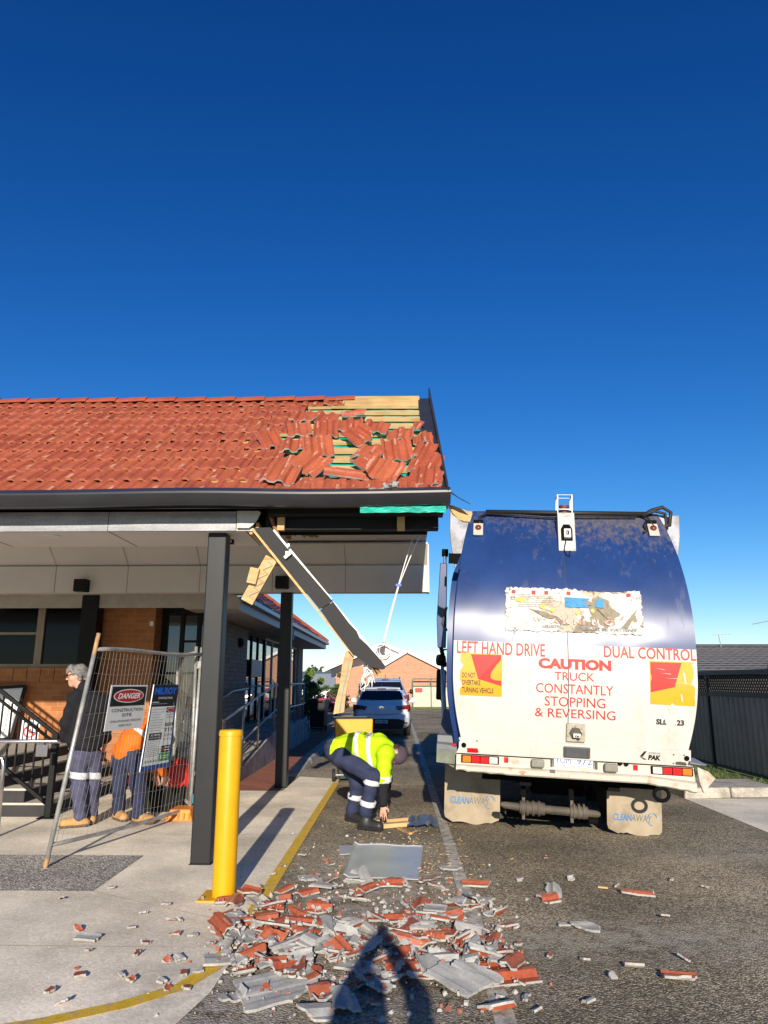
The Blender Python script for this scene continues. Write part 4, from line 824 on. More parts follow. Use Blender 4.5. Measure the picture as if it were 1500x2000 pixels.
# ------------------------------------------------------------------ wheelie bins
def bin_(x, y, rz, label, body_m, lid_m, opened):
    t = thing('wheelie_bin', (x, y, .006), label, 'bin', rot=(0, 0, rz)); rub = MATS['rubber']
    W, D, H = .29, .36, 1.0           # half width, half depth, body height; wheels at local -y (the back)
    def ring(z, k, o=0): return [(-W*k, -D*k+o, z), (W*k, -D*k+o, z), (W*k, D*k+o, z), (-W*k, D*k+o, z)]
    mb = MB(); rows = [ring(z, k) for z, k in ((.04, .74), (.20, .80), (.9, .95), (.93, .96), (.93, 1.04), (H, 1.05))]
    for r0, r1 in zip(rows, rows[1:]): mb.add(r0+r1, [(0, 1, 5, 4), (1, 2, 6, 5), (2, 3, 7, 6), (3, 0, 4, 7)])
    mb.add(rows[0], [(3, 2, 1, 0)]); mb.add(ring(H-.01, .98), [(0, 1, 2, 3)], 1)
    mb.box((-.18, -D*1.05-.10, H-.05), (-.15, -D*1.05, H-.01)); mb.box((.15, -D*1.05-.10, H-.05), (.18, -D*1.05, H-.01)); mb.bar((-.22, -D*1.05-.10, H-.03), (.22, -D*1.05-.10, H-.03), .03, .03)
    part('body', mb, [body_m, black_m], t, local=True, bevel=.012)
    mb = MB()
    if opened:                          # lid thrown back, hanging down behind the bin
        mb.hexa([(-W*1.0, -D-.17, .40), (W*1.0, -D-.17, .40), (W*1.0, -D-.12, .40), (-W*1.0, -D-.12, .40), (-W*1.08, -D-.15, H-.0), (W*1.08, -D-.15, H-.0), (W*1.08, -D-.09, H-.0), (-W*1.08, -D-.09, H-.0)])
    else:
        mb.hexa([(-W*1.1, -D*1.12, H+.004), (W*1.1, -D*1.12, H+.004), (W*1.1, D*1.12, H+.004), (-W*1.1, D*1.12, H+.004), (-W*1.05, -D*1.05, H+.06), (W*1.05, -D*1.05, H+.06), (W*.95, D*1.0, H+.05), (-W*.95, D*1.0, H+.05)])
    part('lid', mb, lid_m, t, local=True, bevel=.02)
    for s_ in (-1, 1): part('wheel', MB().cyl((s_*.29, -D*.78, .1), (s_*.34, -D*.78, .1), .10, 18), rub, t, local=True, bevel=.01)
    part('axle', MB().cyl((-.29, -D*.78, .1), (.29, -D*.78, .1), .012, 8), galv, t, local=True); return t
mat('rubber', (.016, .016, .016), rough=.8, var=.2, vs=8)
green_pl = mat('bin_green', (.025, .055, .03), rough=.5, var=.12); blackgr = mat('bin_black', (.015, .017, .016), rough=.5); ylid = mat('lid_yellow', (.64, .33, .003), rough=.42, var=.06); rlid = mat('lid_maroon', (.42, .02, .05), rough=.4)
bin_(-.80, 12.95, R(8), 'dark green wheelie bin with its yellow lid thrown open behind the stooping man', green_pl, ylid, True)
a = at(622, 1418, 25.6); bin_(a.x, 25.6, R(-6), 'black wheelie bin with a closed maroon lid in the shade of the wing', blackgr, rlid, False)

# ------------------------------------------------------------------ parked cars
car_white = mat('car_white_blue', (.84, .87, .90), rough=.4, spec=.4, coat=.25, var=.02); car_blue = mat('car_blue_silver', (.22, .34, .54), rough=.25, metal=.1, coat=.6, var=.02)
car_black = mat('car_black_plastic', (.012, .012, .013), rough=.5); car_glass = glass_mat('car_glass', (.006, .007, .009), rough=.03, spec=.8); tail_red = mat('tail_red', (.16, .006, .008), rough=.12, spec=.8, coat=.5); chrome = mat('chrome', (.6, .6, .6), rough=.12, metal=1.); plate_w = mat('plate_white', (.72, .72, .70), rough=.4); tyre = MATS['rubber']
def car(x, y, H, W, Ln, paint, label, rails, plate):
    t = thing('parked_car', (x, y, 0), label, 'car'); k = W/.86; hz = H/1.45
    def sec(yy, hw, z0, z1, n=28, e=5.):
        r = []
        for i in range(n):
            a_ = 2*math.pi*i/n; c, s_ = math.cos(a_), math.sin(a_)
            r.append((hw*k*math.copysign(abs(c)**(2/e), c), yy, ((z0+z1)/2+(z1-z0)/2*math.copysign(abs(s_)**(2/e), s_))*hz))
        return r
    mb = MB(); L = Ln/4.0
    st = [(-.02, .66, .46, .80), (0, .74, .36, .93), (.06, .80, .27, .985), (.25, .845, .21, 1.0), (.6, .86, .2, 1.0), (1.6, .87, .2, .98), (2.8, .865, .2, .95), (3.4, .84, .2, .86), (3.85, .76, .24, .74), (3.98, .6, .32, .62)]
    rows = [sec(yy*L, hw, a_, b_) for yy, hw, a_, b_ in st]; rows = [r+[r[0]] for r in rows]
    mb.grid(rows, flip=True); mb.add(rows[0][:-1], [list(range(28))]); mb.add(rows[-1][:-1], [list(range(28))[::-1]])
    g = [(.10, .76, .94, .74, .965), (.20, .775, .94, .69, 1.06), (.42, .785, .94, .60, 1.385), (.52, .785, .94, .58, 1.435), (.8, .785, .94, .575, 1.452), (1.7, .785, .94, .575, 1.45), (2.15, .785, .92, .59, 1.40), (3.0, .77, .88, .72, .92)]
    gr = [[(-wb_*k, yy*L, zb*hz), (-(wt*.98)*k, yy*L, (zt-.05*(zt > 1.1))*hz), (-(wt-.09)*k, yy*L, zt*hz), (0, yy*L, (zt+.02)*hz), ((wt-.09)*k, yy*L, zt*hz), (wt*.98*k, yy*L, (zt-.05*(zt > 1.1))*hz), (wb_*k, yy*L, zb*hz)] for yy, wb_, zb, wt, zt in g]
    mb.grid(gr, flip=True); mb.add(gr[0], [list(range(7))])
    part('body', mb, paint, t, local=True, auto=38)
    def hp_(u, v, o): # point on the hatch glass plane, u -1..1, v 0..1
        yy = (.232+.160*v)*L; zz = (1.09+.25*v)*hz; return (u*(.655-.10*v)*k, yy-.035-o, zz+.012+o*.5)
    rg = MB(); N = 12
    pts = [hp_(-1+2*i/N, 0-.10*math.sin(math.pi*i/N), .004) for i in range(N+1)]+[hp_(1-2*i/N, 1-.0*math.sin(math.pi*i/N), .004) for i in range(N+1)]
    rg.add(pts, [list(range(len(pts)))]); part('rear_window', rg, car_glass, t, local=True)
    see = MB(); see.add([hp_(u, v, .009) for u, v in ((-.36, .12), (.36, .12), (.30, .85), (-.30, .85))], [(0, 1, 2, 3)])
    sp = MB(); sp.hexa([(-.56*k, .36*L, 1.40*hz), (.56*k, .36*L, 1.40*hz), (.56*k, .56*L, 1.41*hz), (-.56*k, .56*L, 1.41*hz), (-.55*k, .37*L, 1.43*hz), (.55*k, .37*L, 1.43*hz), (.56*k, .56*L, 1.458*hz), (-.56*k, .56*L, 1.458*hz)]); part('spoiler', sp, paint, t, local=True, bevel=.012)
    part('brake_light', MB().box((-.13*k, .352*L, 1.405*hz), (.13*k, .362*L, 1.43*hz)), tail_red, t, local=True)
    part('antenna', MB().tube([(0, .62*L, 1.46*hz), (0, .52*L, 1.58*hz)], .008, 6), car_black, t, local=True)
    for s_ in (-1, 1):
        tlm = MB(); tlm.hexa([(s_*.47*k, -.045, .80*hz), (s_*.82*k, .0, .755*hz), (s_*.868*k, .20, .76*hz), (s_*.48*k, .09, .80*hz), (s_*.42*k, -.03, .905*hz), (s_*.81*k, .02, .95*hz), (s_*.855*k, .22, .96*hz), (s_*.44*k, .1, .92*hz)])
        o = part('tail_light', tlm, tail_red, t, local=True); part('reverse_lens', MB().hexa([(s_*.56*k, -.048, .79*hz), (s_*.77*k, -.02, .77*hz), (s_*.77*k, .06, .77*hz), (s_*.56*k, .03, .79*hz), (s_*.56*k, -.046, .815*hz), (s_*.77*k, -.018, .80*hz), (s_*.77*k, .06, .80*hz), (s_*.56*k, .03, .815*hz)]), plate_w, o, local=True)
        sw = MB(); sw.add([(s_*.79*k, .55*L, .99*hz), (s_*.79*k, 2.75*L, .97*hz), (s_*.64*k, 1.95*L, 1.36*hz), (s_*.62*k, .72*L, 1.38*hz)], [(0, 1, 2, 3)]); part('side_window', sw, car_glass, t, local=True)
        mm = MB(); mm.lathe((s_*.98*k, 2.45*L, 1.02*hz), [(.0, -.08), (.07, -.07), (.10, 0), (.07, .07), (0, .08)], 10, axis=MX.Rotation(R(90), 3, 'Y') @ MX.Rotation(R(0), 3, 'X')); mm.bar((s_*.84*k, 2.45*L, .98*hz), (s_*.97*k, 2.45*L, 1.0*hz), .05, .03); part('wing_mirror', mm, paint if not rails else car_black, t, local=True, smooth=True)
        for yy in (.72, 3.25):
            wl_ = MB(); wl_.tube([(s_*.66*k, yy*L, .315), (s_*.68*k, yy*L, .315), (s_*.845*k, yy*L, .315), (s_*.86*k, yy*L, .315)], [.29, .315, .315, .295], 24)
            o = part('wheel', wl_, tyre, t, local=True, auto=40); part('rim', MB().lathe((s_*.862*k, yy*L, .315), [(.20, 0), (.19, .012), (.05, .006), (.0, .012)], 16, axis=MX.Rotation(R(90*s_), 3, 'Y')), chrome, o, local=True)
        rf_ = MB(); rf_.box((s_*.70*k-.07, -.028, .40*hz), (s_*.70*k+.07, -.0, .44*hz)); part('reflector', rf_, tail_red, t, local=True)
    lb = MB(); lb.prism([(-.70*k, -.03, .47*hz), (-.52*k, -.035, .53*hz), (.52*k, -.035, .53*hz), (.70*k, -.03, .47*hz), (.62*k, -.02, .24*hz), (-.62*k, -.02, .24*hz)], (0, .12, 0)); part('bumper_insert', lb, car_black, t, local=True, bevel=.01)
    if plate:
        o = part('number_plate', MB().box((-.19, -.05, .405*hz), (.19, -.037, .50*hz)), plate_w, t, local=True); lm = MB(); text(lm, plate, -.165, .422*hz, .165, .485*hz, lambda a_, b_: (a_, -.052, b_), 0, bold=.02); part('lettering', lm, black_ink, o, local=True)
    em = MB(); em.lathe((0, .02, .86*hz), [(.085, 0), (.08, .012), (0, .014)], 20, axis=MX.Rotation(R(90), 3, 'X')); em.v = [(a_, b_-.025, (.86*hz)+(c_-.86*hz)*.6) for a_, b_, c_ in em.v]; part('emblem', em, chrome, t, local=True)
    cr = MB(); cr.tube([(-.62*k, .012, .80*hz), (-.52*k, -.022, .68*hz), (0, -.03, .655*hz), (.52*k, -.022, .68*hz), (.62*k, .012, .80*hz)], .006, 4); part('boot_seam', cr, car_black, t, local=True)
    part('wiper', MB().tube([(-.02, .21*L, 1.085*hz), (.30, .245*L, 1.13*hz)], .008, 5), car_black, t, local=True)
    if rails:
        for s_ in (-1, 1): part('roof_rail', MB().tube([(s_*.52*k, .6*L, 1.45*hz), (s_*.53*k, .68*L, 1.50*hz), (s_*.53*k, 1.9*L, 1.50*hz), (s_*.52*k, 2.0*L, 1.45*hz)], .018, 6), car_black, t, local=True)
    return t
a = at(745, 1400, 22.6); car(a.x, 22.6, 1.43, .87, 4.06, car_white, 'nearer parked hatchback, pale blue-white, with dark tail lights and a rear number plate', False, '1DZ 6MC')
a = at(752, 1360, 28.6); car(a.x, 28.6, 1.72, .92, 4.5, car_blue, 'blue-grey parked car with roof rails, hidden behind the pale hatchback', True, None)

# ------------------------------------------------------------------ the refuse truck
TR_ = thing('garbage_truck', (1.709, 7.661, 0), 'blue and white rear-loading garbage truck with red warning lettering wedged against the torn roof corner', 'truck', rot=(0, R(2.6), R(-6.0)))
dirt_c = (.20, .165, .12)
navy = mat('navy_paint', (.014, .041, .148), rough=.30, spec=.42, coat=.08, var=.14, vs=2.5, grain=.05, gs=30, dirt=((.10, .105, .12), 6, .60, .95, (1, 1, .25)))
def tail_blue():
    m = navy.copy(); m.name = 'tail_navy'; t = m.node_tree; L = t.links.new; b = t.nodes['Principled BSDF']; src = b.inputs['Base Color'].links[0].from_socket; rs = b.inputs['Roughness'].links[0].from_socket
    co = t.nodes.new('ShaderNodeTexCoord').outputs['Object']; sp = t.nodes.new('ShaderNodeSeparateXYZ'); L(co, sp.inputs[0])
    mp = node(t, 'ShaderNodeMapping'); mp.inputs['Scale'].default_value = (9, 9, .8); L(co, mp.inputs[0]); nz = node(t, 'ShaderNodeTexNoise', Scale=2.2, Detail=7.0, Roughness=.7); L(mp.outputs[0], nz.inputs['Vector'])
    hz = node(t, 'ShaderNodeMapRange'); hz.inputs[1].default_value = 2.75; hz.inputs[2].default_value = 3.42; hz.inputs[3].default_value = -.20; hz.inputs[4].default_value = .16; L(sp.outputs[2], hz.inputs[0])
    hx = node(t, 'ShaderNodeMapRange'); hx.inputs[1].default_value = -.7; hx.inputs[2].default_value = .5; hx.inputs[3].default_value = -.10; hx.inputs[4].default_value = .04; L(sp.outputs[0], hx.inputs[0])
    a1 = node(t, 'ShaderNodeMath', operation='ADD'); L(nz.outputs[0], a1.inputs[0]); L(hz.outputs[0], a1.inputs[1]); a2 = node(t, 'ShaderNodeMath', operation='ADD'); L(a1.outputs[0], a2.inputs[0]); L(hx.outputs[0], a2.inputs[1])
    f = node(t, 'ShaderNodeMapRange'); f.inputs[1].default_value = .50; f.inputs[2].default_value = .78; f.inputs[4].default_value = .8; L(a2.outputs[0], f.inputs[0])
    mx = node(t, 'ShaderNodeMix', data_type='RGBA'); L(f.outputs[0], mx.inputs[0]); L(src, mx.inputs[6]); mx.inputs[7].default_value = lin((.14, .115, .085)); L(mx.outputs[2], b.inputs['Base Color'])
    m2 = node(t, 'ShaderNodeMath', operation='MULTIPLY_ADD'); L(f.outputs[0], m2.inputs[0]); m2.inputs[1].default_value = .5; L(rs, m2.inputs[2]); L(m2.outputs[0], b.inputs['Roughness'])
    # scuffs and scratches
    mp2 = node(t, 'ShaderNodeMapping'); mp2.inputs['Scale'].default_value = (14, 14, 3); L(co, mp2.inputs[0]); n2 = node(t, 'ShaderNodeTexNoise', Scale=1.6, Detail=9.0, Roughness=.75); L(mp2.outputs[0], n2.inputs['Vector'])
    f2 = node(t, 'ShaderNodeMapRange'); f2.inputs[1].default_value = .69; f2.inputs[2].default_value = .74; f2.inputs[4].default_value = .55; L(n2.outputs[0], f2.inputs[0]); mx2 = node(t, 'ShaderNodeMix', data_type='RGBA'); L(f2.outputs[0], mx2.inputs[0]); L(mx.outputs[2], mx2.inputs[6]); mx2.inputs[7].default_value = lin((.28, .29, .32)); L(mx2.outputs[2], b.inputs['Base Color'])
    return m
navy_t = tail_blue()
truck_white = mat('truck_white', (.565, .54, .485), rough=.48, spec=.4, var=.06, vs=3, dirt=((.40, .34, .25), 5, .54, .92, (1, 1, .28)))
worn_white = mat('worn_white', (.50, .455, .375), rough=.6, var=.14, vs=5, dirt=((.28, .17, .09), 5, .54, .72))
body_grey = mat('body_grey', (.20, .215, .26), rough=.45, metal=.1, var=.2, vs=3, dirt=((.22, .2, .18), 4, .5, .75)); truck_red = mat('truck_red', (.45, .014, .014), rough=.5, var=.12, vs=12, dirt=((.66, .55, .48), 14, .64, .72)); stk_yellow = mat('sticker_yellow', (.64, .325, .003), rough=.4, var=.05, dirt=((.6, .5, .35), 6, .68, .8)); stk_red = mat('sticker_red', (.52, .010, .005), rough=.38, var=.08, dirt=((.60, .28, .2), 11, .68, .76)); flapm = mat('mudflap', (.36, .295, .205), rough=.85, var=.14, vs=4, dirt=((.17, .125, .08), 3.5, .5, .75), bump=.1); chassis = mat('chassis_black', (.004, .004, .004), rough=.8, spec=.1); dirty_metal = mat('dirty_metal', (.085, .07, .052), rough=.75, var=.3, vs=9); amber = mat('amber_lens', (.64, .15, .002), rough=.25, coat=.4, var=.08, vs=25); lens_red = mat('red_lens', (.5, .004, .006), rough=.22, coat=.4, var=.08, vs=25); clear_lens = mat('clear_lens', (.55, .51, .45), rough=.25, coat=.4, var=.08, vs=30); cable_m = mat('cable_black', (.014, .013, .012), rough=.6)
seam_m = mat('seam_dark', (.02, .03, .06), rough=.6)
Z0, RR1, RR2, ZT = 1.87, 2.371, 3.565, 3.535
def tpr(z): d = z-Z0; return RR1-math.sqrt(max(RR1*RR1-d*d, 1e-3)) if d > 0 else d*d/(2*RR2)
def twd(z): return 1.22-max(z-2.0, 0)**2*.07-max(1.7-z, 0)**2*.189
def TP(x, z, o=0.):
    d = z-Z0; k = d/math.sqrt(max(RR1**2-d*d, .01)) if d > 0 else d/RR2; n = V((0, -1, k)).normalized() if d > 0 else V((0, -1, k)).normalized()
    return V((x, tpr(z), z))+n*o
def dent(x, z): return .006*MN.noise(V((x*1.7, z*1.9, 4)))+.004*MN.noise(V((x*4.1, z*3.7, 9)))
ZB = .985; BND = lambda x: 1.975+.0*x
def tgrid(z0, z1, n, nx=28):
    return [[TP((2*i/nx-1)*twd(z), z, dent((2*i/nx-1)*1.2, z)) for i in range(nx+1)] for z in np.linspace(z0, z1, n)]
mb = MB(); mb.grid(tgrid(1.975, ZT, 40)); part('tail_panel_blue', mb, navy_t, TR_, local=True, smooth=True)
mb = MB(); mb.grid(tgrid(ZB, 1.9749, 26)); part('tail_panel_white', mb, truck_white, TR_, local=True, smooth=True)
mb = MB()
for s_ in (-1, 1):
    rows = []
    for z in np.linspace(ZB, ZT, 40):
        a = TP(s_*twd(z), z, dent(s_*1.2, z)); rows.append([a, a+V((0, .05, 0)), V((s_*(twd(z)+.012), a.y+.055, z)), V((s_*(twd(z)+.012), a.y+.10, z)), V((s_*twd(z)*.9, a.y+.14, z))])
    mb.grid(rows, flip=(s_ > 0))
top = [TP((2*i/28-1)*twd(ZT), ZT, dent((2*i/28-1)*1.2, ZT)) for i in range(29)]; mb.grid([top, [p+V((0, .10, .012)) for p in top], [p+V((0, .9, .0)) for p in top]])
part('tail_edge', mb, navy, TR_, local=True, auto=40)
# side frames and body
for s_ in (-1, 1):
    mb = MB(); rows = []; k0, k1 = (.004, .075) if s_ < 0 else (-.05, -.01)
    for z in np.linspace(.88, 3.02, 30):
        kk = k1 if z < 2.7 else k1*max(.05, (3.04-z)/.34); a = twd(max(z, ZB)); y = tpr(z)+.12+.10*max(0, 1.3-z)
        rows.append([V((s_*(a+k0), y, z)), V((s_*(a+kk), y, z)), V((s_*(a+kk), 1.9, z)), V((s_*(a+k0), 1.9, z))])
    mb.grid(rows, flip=(s_ < 0)); part('side_frame', mb, navy, TR_, local=True, auto=40)
mb = MB(); mb.box((-1.20, .85, 1.0), (1.20, 5.3, 3.42)); part('hopper_body', mb, navy, TR_, local=True, bevel=.05)
for s_ in (-1, 1):
    poly = [(s_*1.0, 3.545), (s_*1.325, 3.545), (s_*1.325, 3.30), (s_*1.30, 3.10), (s_*1.235, 2.76), (s_*1.05, 2.76)]
    part('corner_plate', MB().prism([(x, .70 if s_ < 0 else .78, z) for x, z in poly], (0, .12, 0)), body_grey, TR_, local=True, bevel=.01)
mb = MB(); mb.box((-1.325, .68, 2.90), (-1.03, .70, 3.02)); part('rubber_strap', mb, chassis, TR_, local=True)
mb = MB(); mb.prism([(-1.46, 1.3, 1.95), (-1.36, 1.3, 1.95), (-1.36, 1.3, 2.3), (-1.37, 1.3, 3.0), (-1.455, 1.3, 3.0), (-1.48, 1.3, 2.3)], (0, .12, 0)); mb.box((-1.42, 1.34, 3.0), (-1.38, 1.40, 3.14)); mb.tube([(-1.44, 1.36, 3.14), (-1.36, 1.36, 3.14)], .05, 10, 1); mb.bar((-1.42, 1.36, 1.96), (-1.36, 1.36, 1.72), .07, .05, 1); mb.tube([(-1.36, 1.27, 2.45), (-1.40, 1.27, 2.25), (-1.35, 1.27, 2.15)], .02, 6, 2)
part('lift_arm', mb, [navy, chassis, dirty_metal], TR_, local=True, bevel=.008)
# seam
mb = MB(); mb.grid([[TP(-.052-.004*math.sin(z*3), z, .0035+dent(-.05, z)), TP(-.044-.004*math.sin(z*3), z, .0035+dent(-.05, z))] for z in np.linspace(1.05, 2.98, 40)], flip=True); part('panel_seam', mb, seam_m, TR_, local=True)
# top bar with cables
mb = MB(); mb.tube([TP(-.9, 3.47, .05), TP(.92, 3.475, .05)], .028, 8); mb.tube([TP(-.9, 3.45, .04), TP(-.5, 3.43, .05), TP(-.2, 3.415, .045), TP(.2, 3.43, .05), TP(.8, 3.44, .045)], .012, 6)
for s_, xx in ((-1, -.98), (1, .95)):
    mb.tube([TP(s_*.86, 3.46, .05), TP(xx-.02*s_, 3.42, .04), TP(xx, 3.36, .03), TP(xx+.02, 3.32, .02)], .012, 6)
mb.tube([TP(.88, 3.46, .05), TP(.98, 3.52, .06), V((1.1, .62, 3.60)), V((1.2, .66, 3.55)), V((1.18, .66, 3.40)), V((1.08, .6, 3.36))], .022, 8); mb.tube([TP(.86, 3.45, .05), TP(1.0, 3.49, .08), V((1.12, .6, 3.52)), V((1.15, .66, 3.36)), V((1.05, .58, 3.40))], .018, 8); mb.tube([TP(.9, 3.40, .03), TP(.86, 3.33, .03), TP(.88, 3.28, .02), TP(.84, 3.25, .015)], .014, 6)
part('cable_loom', mb, cable_m, TR_, local=True, smooth=True)
for x, z in ((-.985, 3.262), (.951, 3.297)):
    t_ = MB(); f_ = lambda a_, b_, o=0.: TP(x+a_, z+b_, o); mb = MB(); mb.prism([f_(-.055, -.095, .02), f_(.055, -.095, .02), f_(.055, .06, .02), f_(-.055, .06, .02)], f_(0, 0, .035)-f_(0, 0, .02)); mb.prism([f_(-.055, .062, .02), f_(.055, .062, .02), f_(.055, .095, .05), f_(-.055, .095, .05)], V((0, .01, -.004)), 1)
    o = part('marker_light', mb, [worn_white, chassis], TR_, local=True, bevel=.004); n_ = (f_(0, 0, 1)-f_(0, 0, 0)).normalized(); q = n_.to_track_quat('Z', 'Y').to_matrix()
    part('lens', MB().lathe(f_(0, -.005, .034), [(.036, 0), (.034, .018), (.02, .03), (0, .034)], 16, axis=q), mat('brown_lens', (.16, .03, .02), rough=.25, coat=.4), o, local=True, smooth=True)
# beacon cage, camera housing
mb = MB(); x0, x1, zc0, zc1 = -.085, .075, 3.36, 3.70; ya, yb = .50, .66; loops = []
for y in (ya, yb): mb.tube([(x0, y, zc0-.06), (x0, y, zc1), (x1, y, zc1), (x1, y, zc0-.06)], .009, 6)
for z in (zc1, zc0+.17): mb.tube([(x0, ya, z), (x0, yb, z)], .008, 6); mb.tube([(x1, ya, z), (x1, yb, z)], .008, 6)
mb.tube([(x0, ya, zc0+.17), (x1, ya, zc0+.17)], .007, 6); part('beacon_cage', mb, white_board, TR_, local=True, smooth=True)
mb = MB(); mb.lathe((-.005, .58, 3.40), [(.06, 0), (.06, .05), (.052, .055), (.052, .16), (.058, .165), (.058, .19), (.0, .20)], 20); part('beacon', mb, mat('rust_brown', (.12, .045, .03), rough=.6, var=.3, vs=14), TR_, local=True, auto=40)
hb_ = lambda x, z, o: TP(x, z, o)
mb = MB(); mb.hexa([hb_(-.10, 3.0, .004), hb_(.085, 3.0, .004), hb_(.085, 3.36, .004), hb_(-.10, 3.36, .004), hb_(-.10, 3.0, .02), hb_(.085, 3.0, .02), hb_(.085, 3.36, .17), hb_(-.10, 3.36, .17)])
o = part('camera_housing', mb, mat('housing_grey', (.50, .49, .45), rough=.6, dirt=((.25, .2, .15), 9, .55, .7)), TR_, local=True, bevel=.004)
fc = bilin(hb_(-.10, 3.0, .02), hb_(.085, 3.0, .02), hb_(.085, 3.36, .17), hb_(-.10, 3.36, .17), .003)
mb = MB(); mb.add([fc(*p) for p in ((.16, .25), (.84, .25), (.84, .56), (.68, .68), (.32, .68), (.16, .56))], [(0, 1, 2, 3, 4, 5)]); part('recess', mb, chassis, o, local=True)
def cambox(fn, parent, m):
    mb = MB(); p = [fn(.32, .30), fn(.72, .30), fn(.72, .52), fn(.32, .52)]; n_ = (p[1]-p[0]).cross(p[3]-p[0]).normalized(); mb.prism(p, n_*.05, 0); c_ = bilin(*[q_+n_*.052 for q_ in p]); rect(mb, c_, .28, .25, .72, .75, 1); rect(mb, bilin(*[q_+n_*.054 for q_ in p]), .36, .36, .52, .62, 2); return part('camera', mb, [m, chassis, clear_lens], parent, local=True, bevel=.006)
cambox(fc, o, white_board)
part('camera_cable', MB().tube([fc(.45, .3)+V((0, -.03, 0)), fc(.3, .02)+V((0, -.01, 0)), TP(-.02, 2.95, .02), TP(.01, 2.93, .015), TP(.02, 3.0, .02)], .006, 5), cable_m, o, local=True)
mb = MB(); mb.prism([TP(-.064, 1.02, .004), TP(.122, 1.02, .004), TP(.122, 1.195, .004), TP(-.064, 1.195, .004)], TP(0, 1.1, .035)-TP(0, 1.1, 0)); o = part('camera_housing', mb, mat('housing_tan', (.42, .38, .30), rough=.7, dirt=((.16, .13, .10), 12, .5, .65)), TR_, local=True, bevel=.006)
fc = bilin(*[TP(x, z, .041) for x, z in ((-.064, 1.02), (.122, 1.02), (.122, 1.195), (-.064, 1.195))]); mb = MB(); disc(mb, fc, .48, .48, .36, .36, 0, 6); part('recess', mb, dirty_metal, o, local=True); cambox(fc, o, clear_lens); part('camera_cable', MB().tube([fc(.5, .32)+V((0, -.03, 0)), fc(.6, .15)+V((0, -.02, 0)), fc(.7, .22)+V((0, -.01, 0))], .005, 5), cable_m, o, local=True)
# torn billboard
bx0, bx1, bz0, bz1 = -.682, .714, 2.10, 2.558
mt = bpy.data.materials.new('torn_poster'); mt.use_nodes = True; t = mt.node_tree; L = t.links.new; b = t.nodes['Principled BSDF']; b.inputs['Roughness'].default_value = .7
co = t.nodes.new('ShaderNodeTexCoord').outputs['Object']; wn = node(t, 'ShaderNodeTexNoise', Scale=5.0, Detail=3.0); L(co, wn.inputs['Vector']); wa_ = node(t, 'ShaderNodeMix', data_type='VECTOR'); wa_.inputs[0].default_value = .16; L(co, wa_.inputs[4]); L(wn.outputs['Color'], wa_.inputs[5])
vo = node(t, 'ShaderNodeTexVoronoi', feature='DISTANCE_TO_EDGE', Scale=14.0); L(wa_.outputs[1], vo.inputs['Vector'])
ck = node(t, 'ShaderNodeMapRange'); ck.inputs[1].default_value = .004; ck.inputs[2].default_value = .022; L(vo.outputs['Distance'], ck.inputs[0])
vc = node(t, 'ShaderNodeTexVoronoi', Scale=6.0); L(wa_.outputs[1], vc.inputs['Vector']); sp_ = t.nodes.new('ShaderNodeSeparateColor'); L(vc.outputs['Color'], sp_.inputs[0])
cr = t.nodes.new('ShaderNodeValToRGB'); cr.color_ramp.interpolation = 'CONSTANT'; e = cr.color_ramp.elements; e[0].color = lin((.26, .22, .15)); e[1].position = .40; e[1].color = lin((.60, .58, .53)); x = e.new(.22); x.color = lin((.45, .40, .30)); L(sp_.outputs[0], cr.inputs[0])
mx = node(t, 'ShaderNodeMix', data_type='RGBA'); L(ck.outputs[0], mx.inputs[0]); mx.inputs[6].default_value = lin((.16, .13, .09)); L(cr.outputs[0], mx.inputs[7]); L(mx.outputs[2], b.inputs['Base Color'])
poster_blue = mat('poster_blue', (.02, .22, .52), rough=.6, var=.3, vs=14, dirt=((.08, .08, .08), 16, .56, .66)); faded_red = mat('faded_red', (.66, .30, .25), rough=.7, var=.2, dirt=((.72, .69, .62), 18, .48, .6)); faded_grey = mat('faded_grey', (.22, .22, .23), rough=.7, dirt=((.7, .68, .62), 14, .52, .62)); poster_brown = mat('poster_brown', (.24, .20, .14), rough=.8, var=.3, vs=20); poster_yel = mat('poster_yellow', (.62, .52, .10), rough=.7, var=.3, vs=20)
mb = MB(); nx, nz = 70, 22; rows = []
for j in range(nz+1):
    r_ = []
    for i in range(nx+1):
        u, v = i/nx, j/nz; x, z = bx0+(bx1-bx0)*u, bz0+(bz1-bz0)*v
        if i in (0, nx): x += rnd.uniform(-.010, .010)
        if j in (0, nz): z += rnd.uniform(-.009, .009)
        if j == nz and .5 < u < .96: z -= .035*math.sin((u-.5)/.46*3.14)
        wr = .010*MN.noise(V((x*9, z*11, 2)))+.009*MN.noise(V((x*22, z*22, 5))); ed = .012 if (i in (0, nx) or j in (0, nz)) and rnd.random() < .5 else 0
        r_.append(TP(x, z, .012+wr+ed))
    rows.append(r_)
mb.grid(rows)
bp2 = part('torn_poster', mb, mt, TR_, local=True)
def pf(o): return lambda u, v: TP(bx0+(bx1-bx0)*u, bz0+(bz1-bz0)*v, o)
mb = MB(); F = pf(.026); rr = random.Random(3)
def blob(cx, cy, rx, ry, m, n=11, f=F): mb.add([f(cx+rx*math.cos(2*math.pi*k/n)*rr.uniform(.7, 1.15), cy+ry*math.sin(2*math.pi*k/n)*rr.uniform(.7, 1.15)) for k in range(n)], [list(range(n))], m)
mb.add([F(.44, .57), F(.62, .56), F(.60, .66), F(.62, .78), F(.44, .80)], [(0, 1, 2, 3, 4)], 0); mb.add([F(.66, .58), F(.725, .57), F(.72, .76), F(.68, .78)], [(0, 1, 2, 3)], 0)
for k in range(7):
    cx = .05+.055*k; mb.add([F(cx, .70), F(cx+.05, .71), F(cx+.052, .715), F(cx, .706)], [(0, 1, 2, 3)], 3)
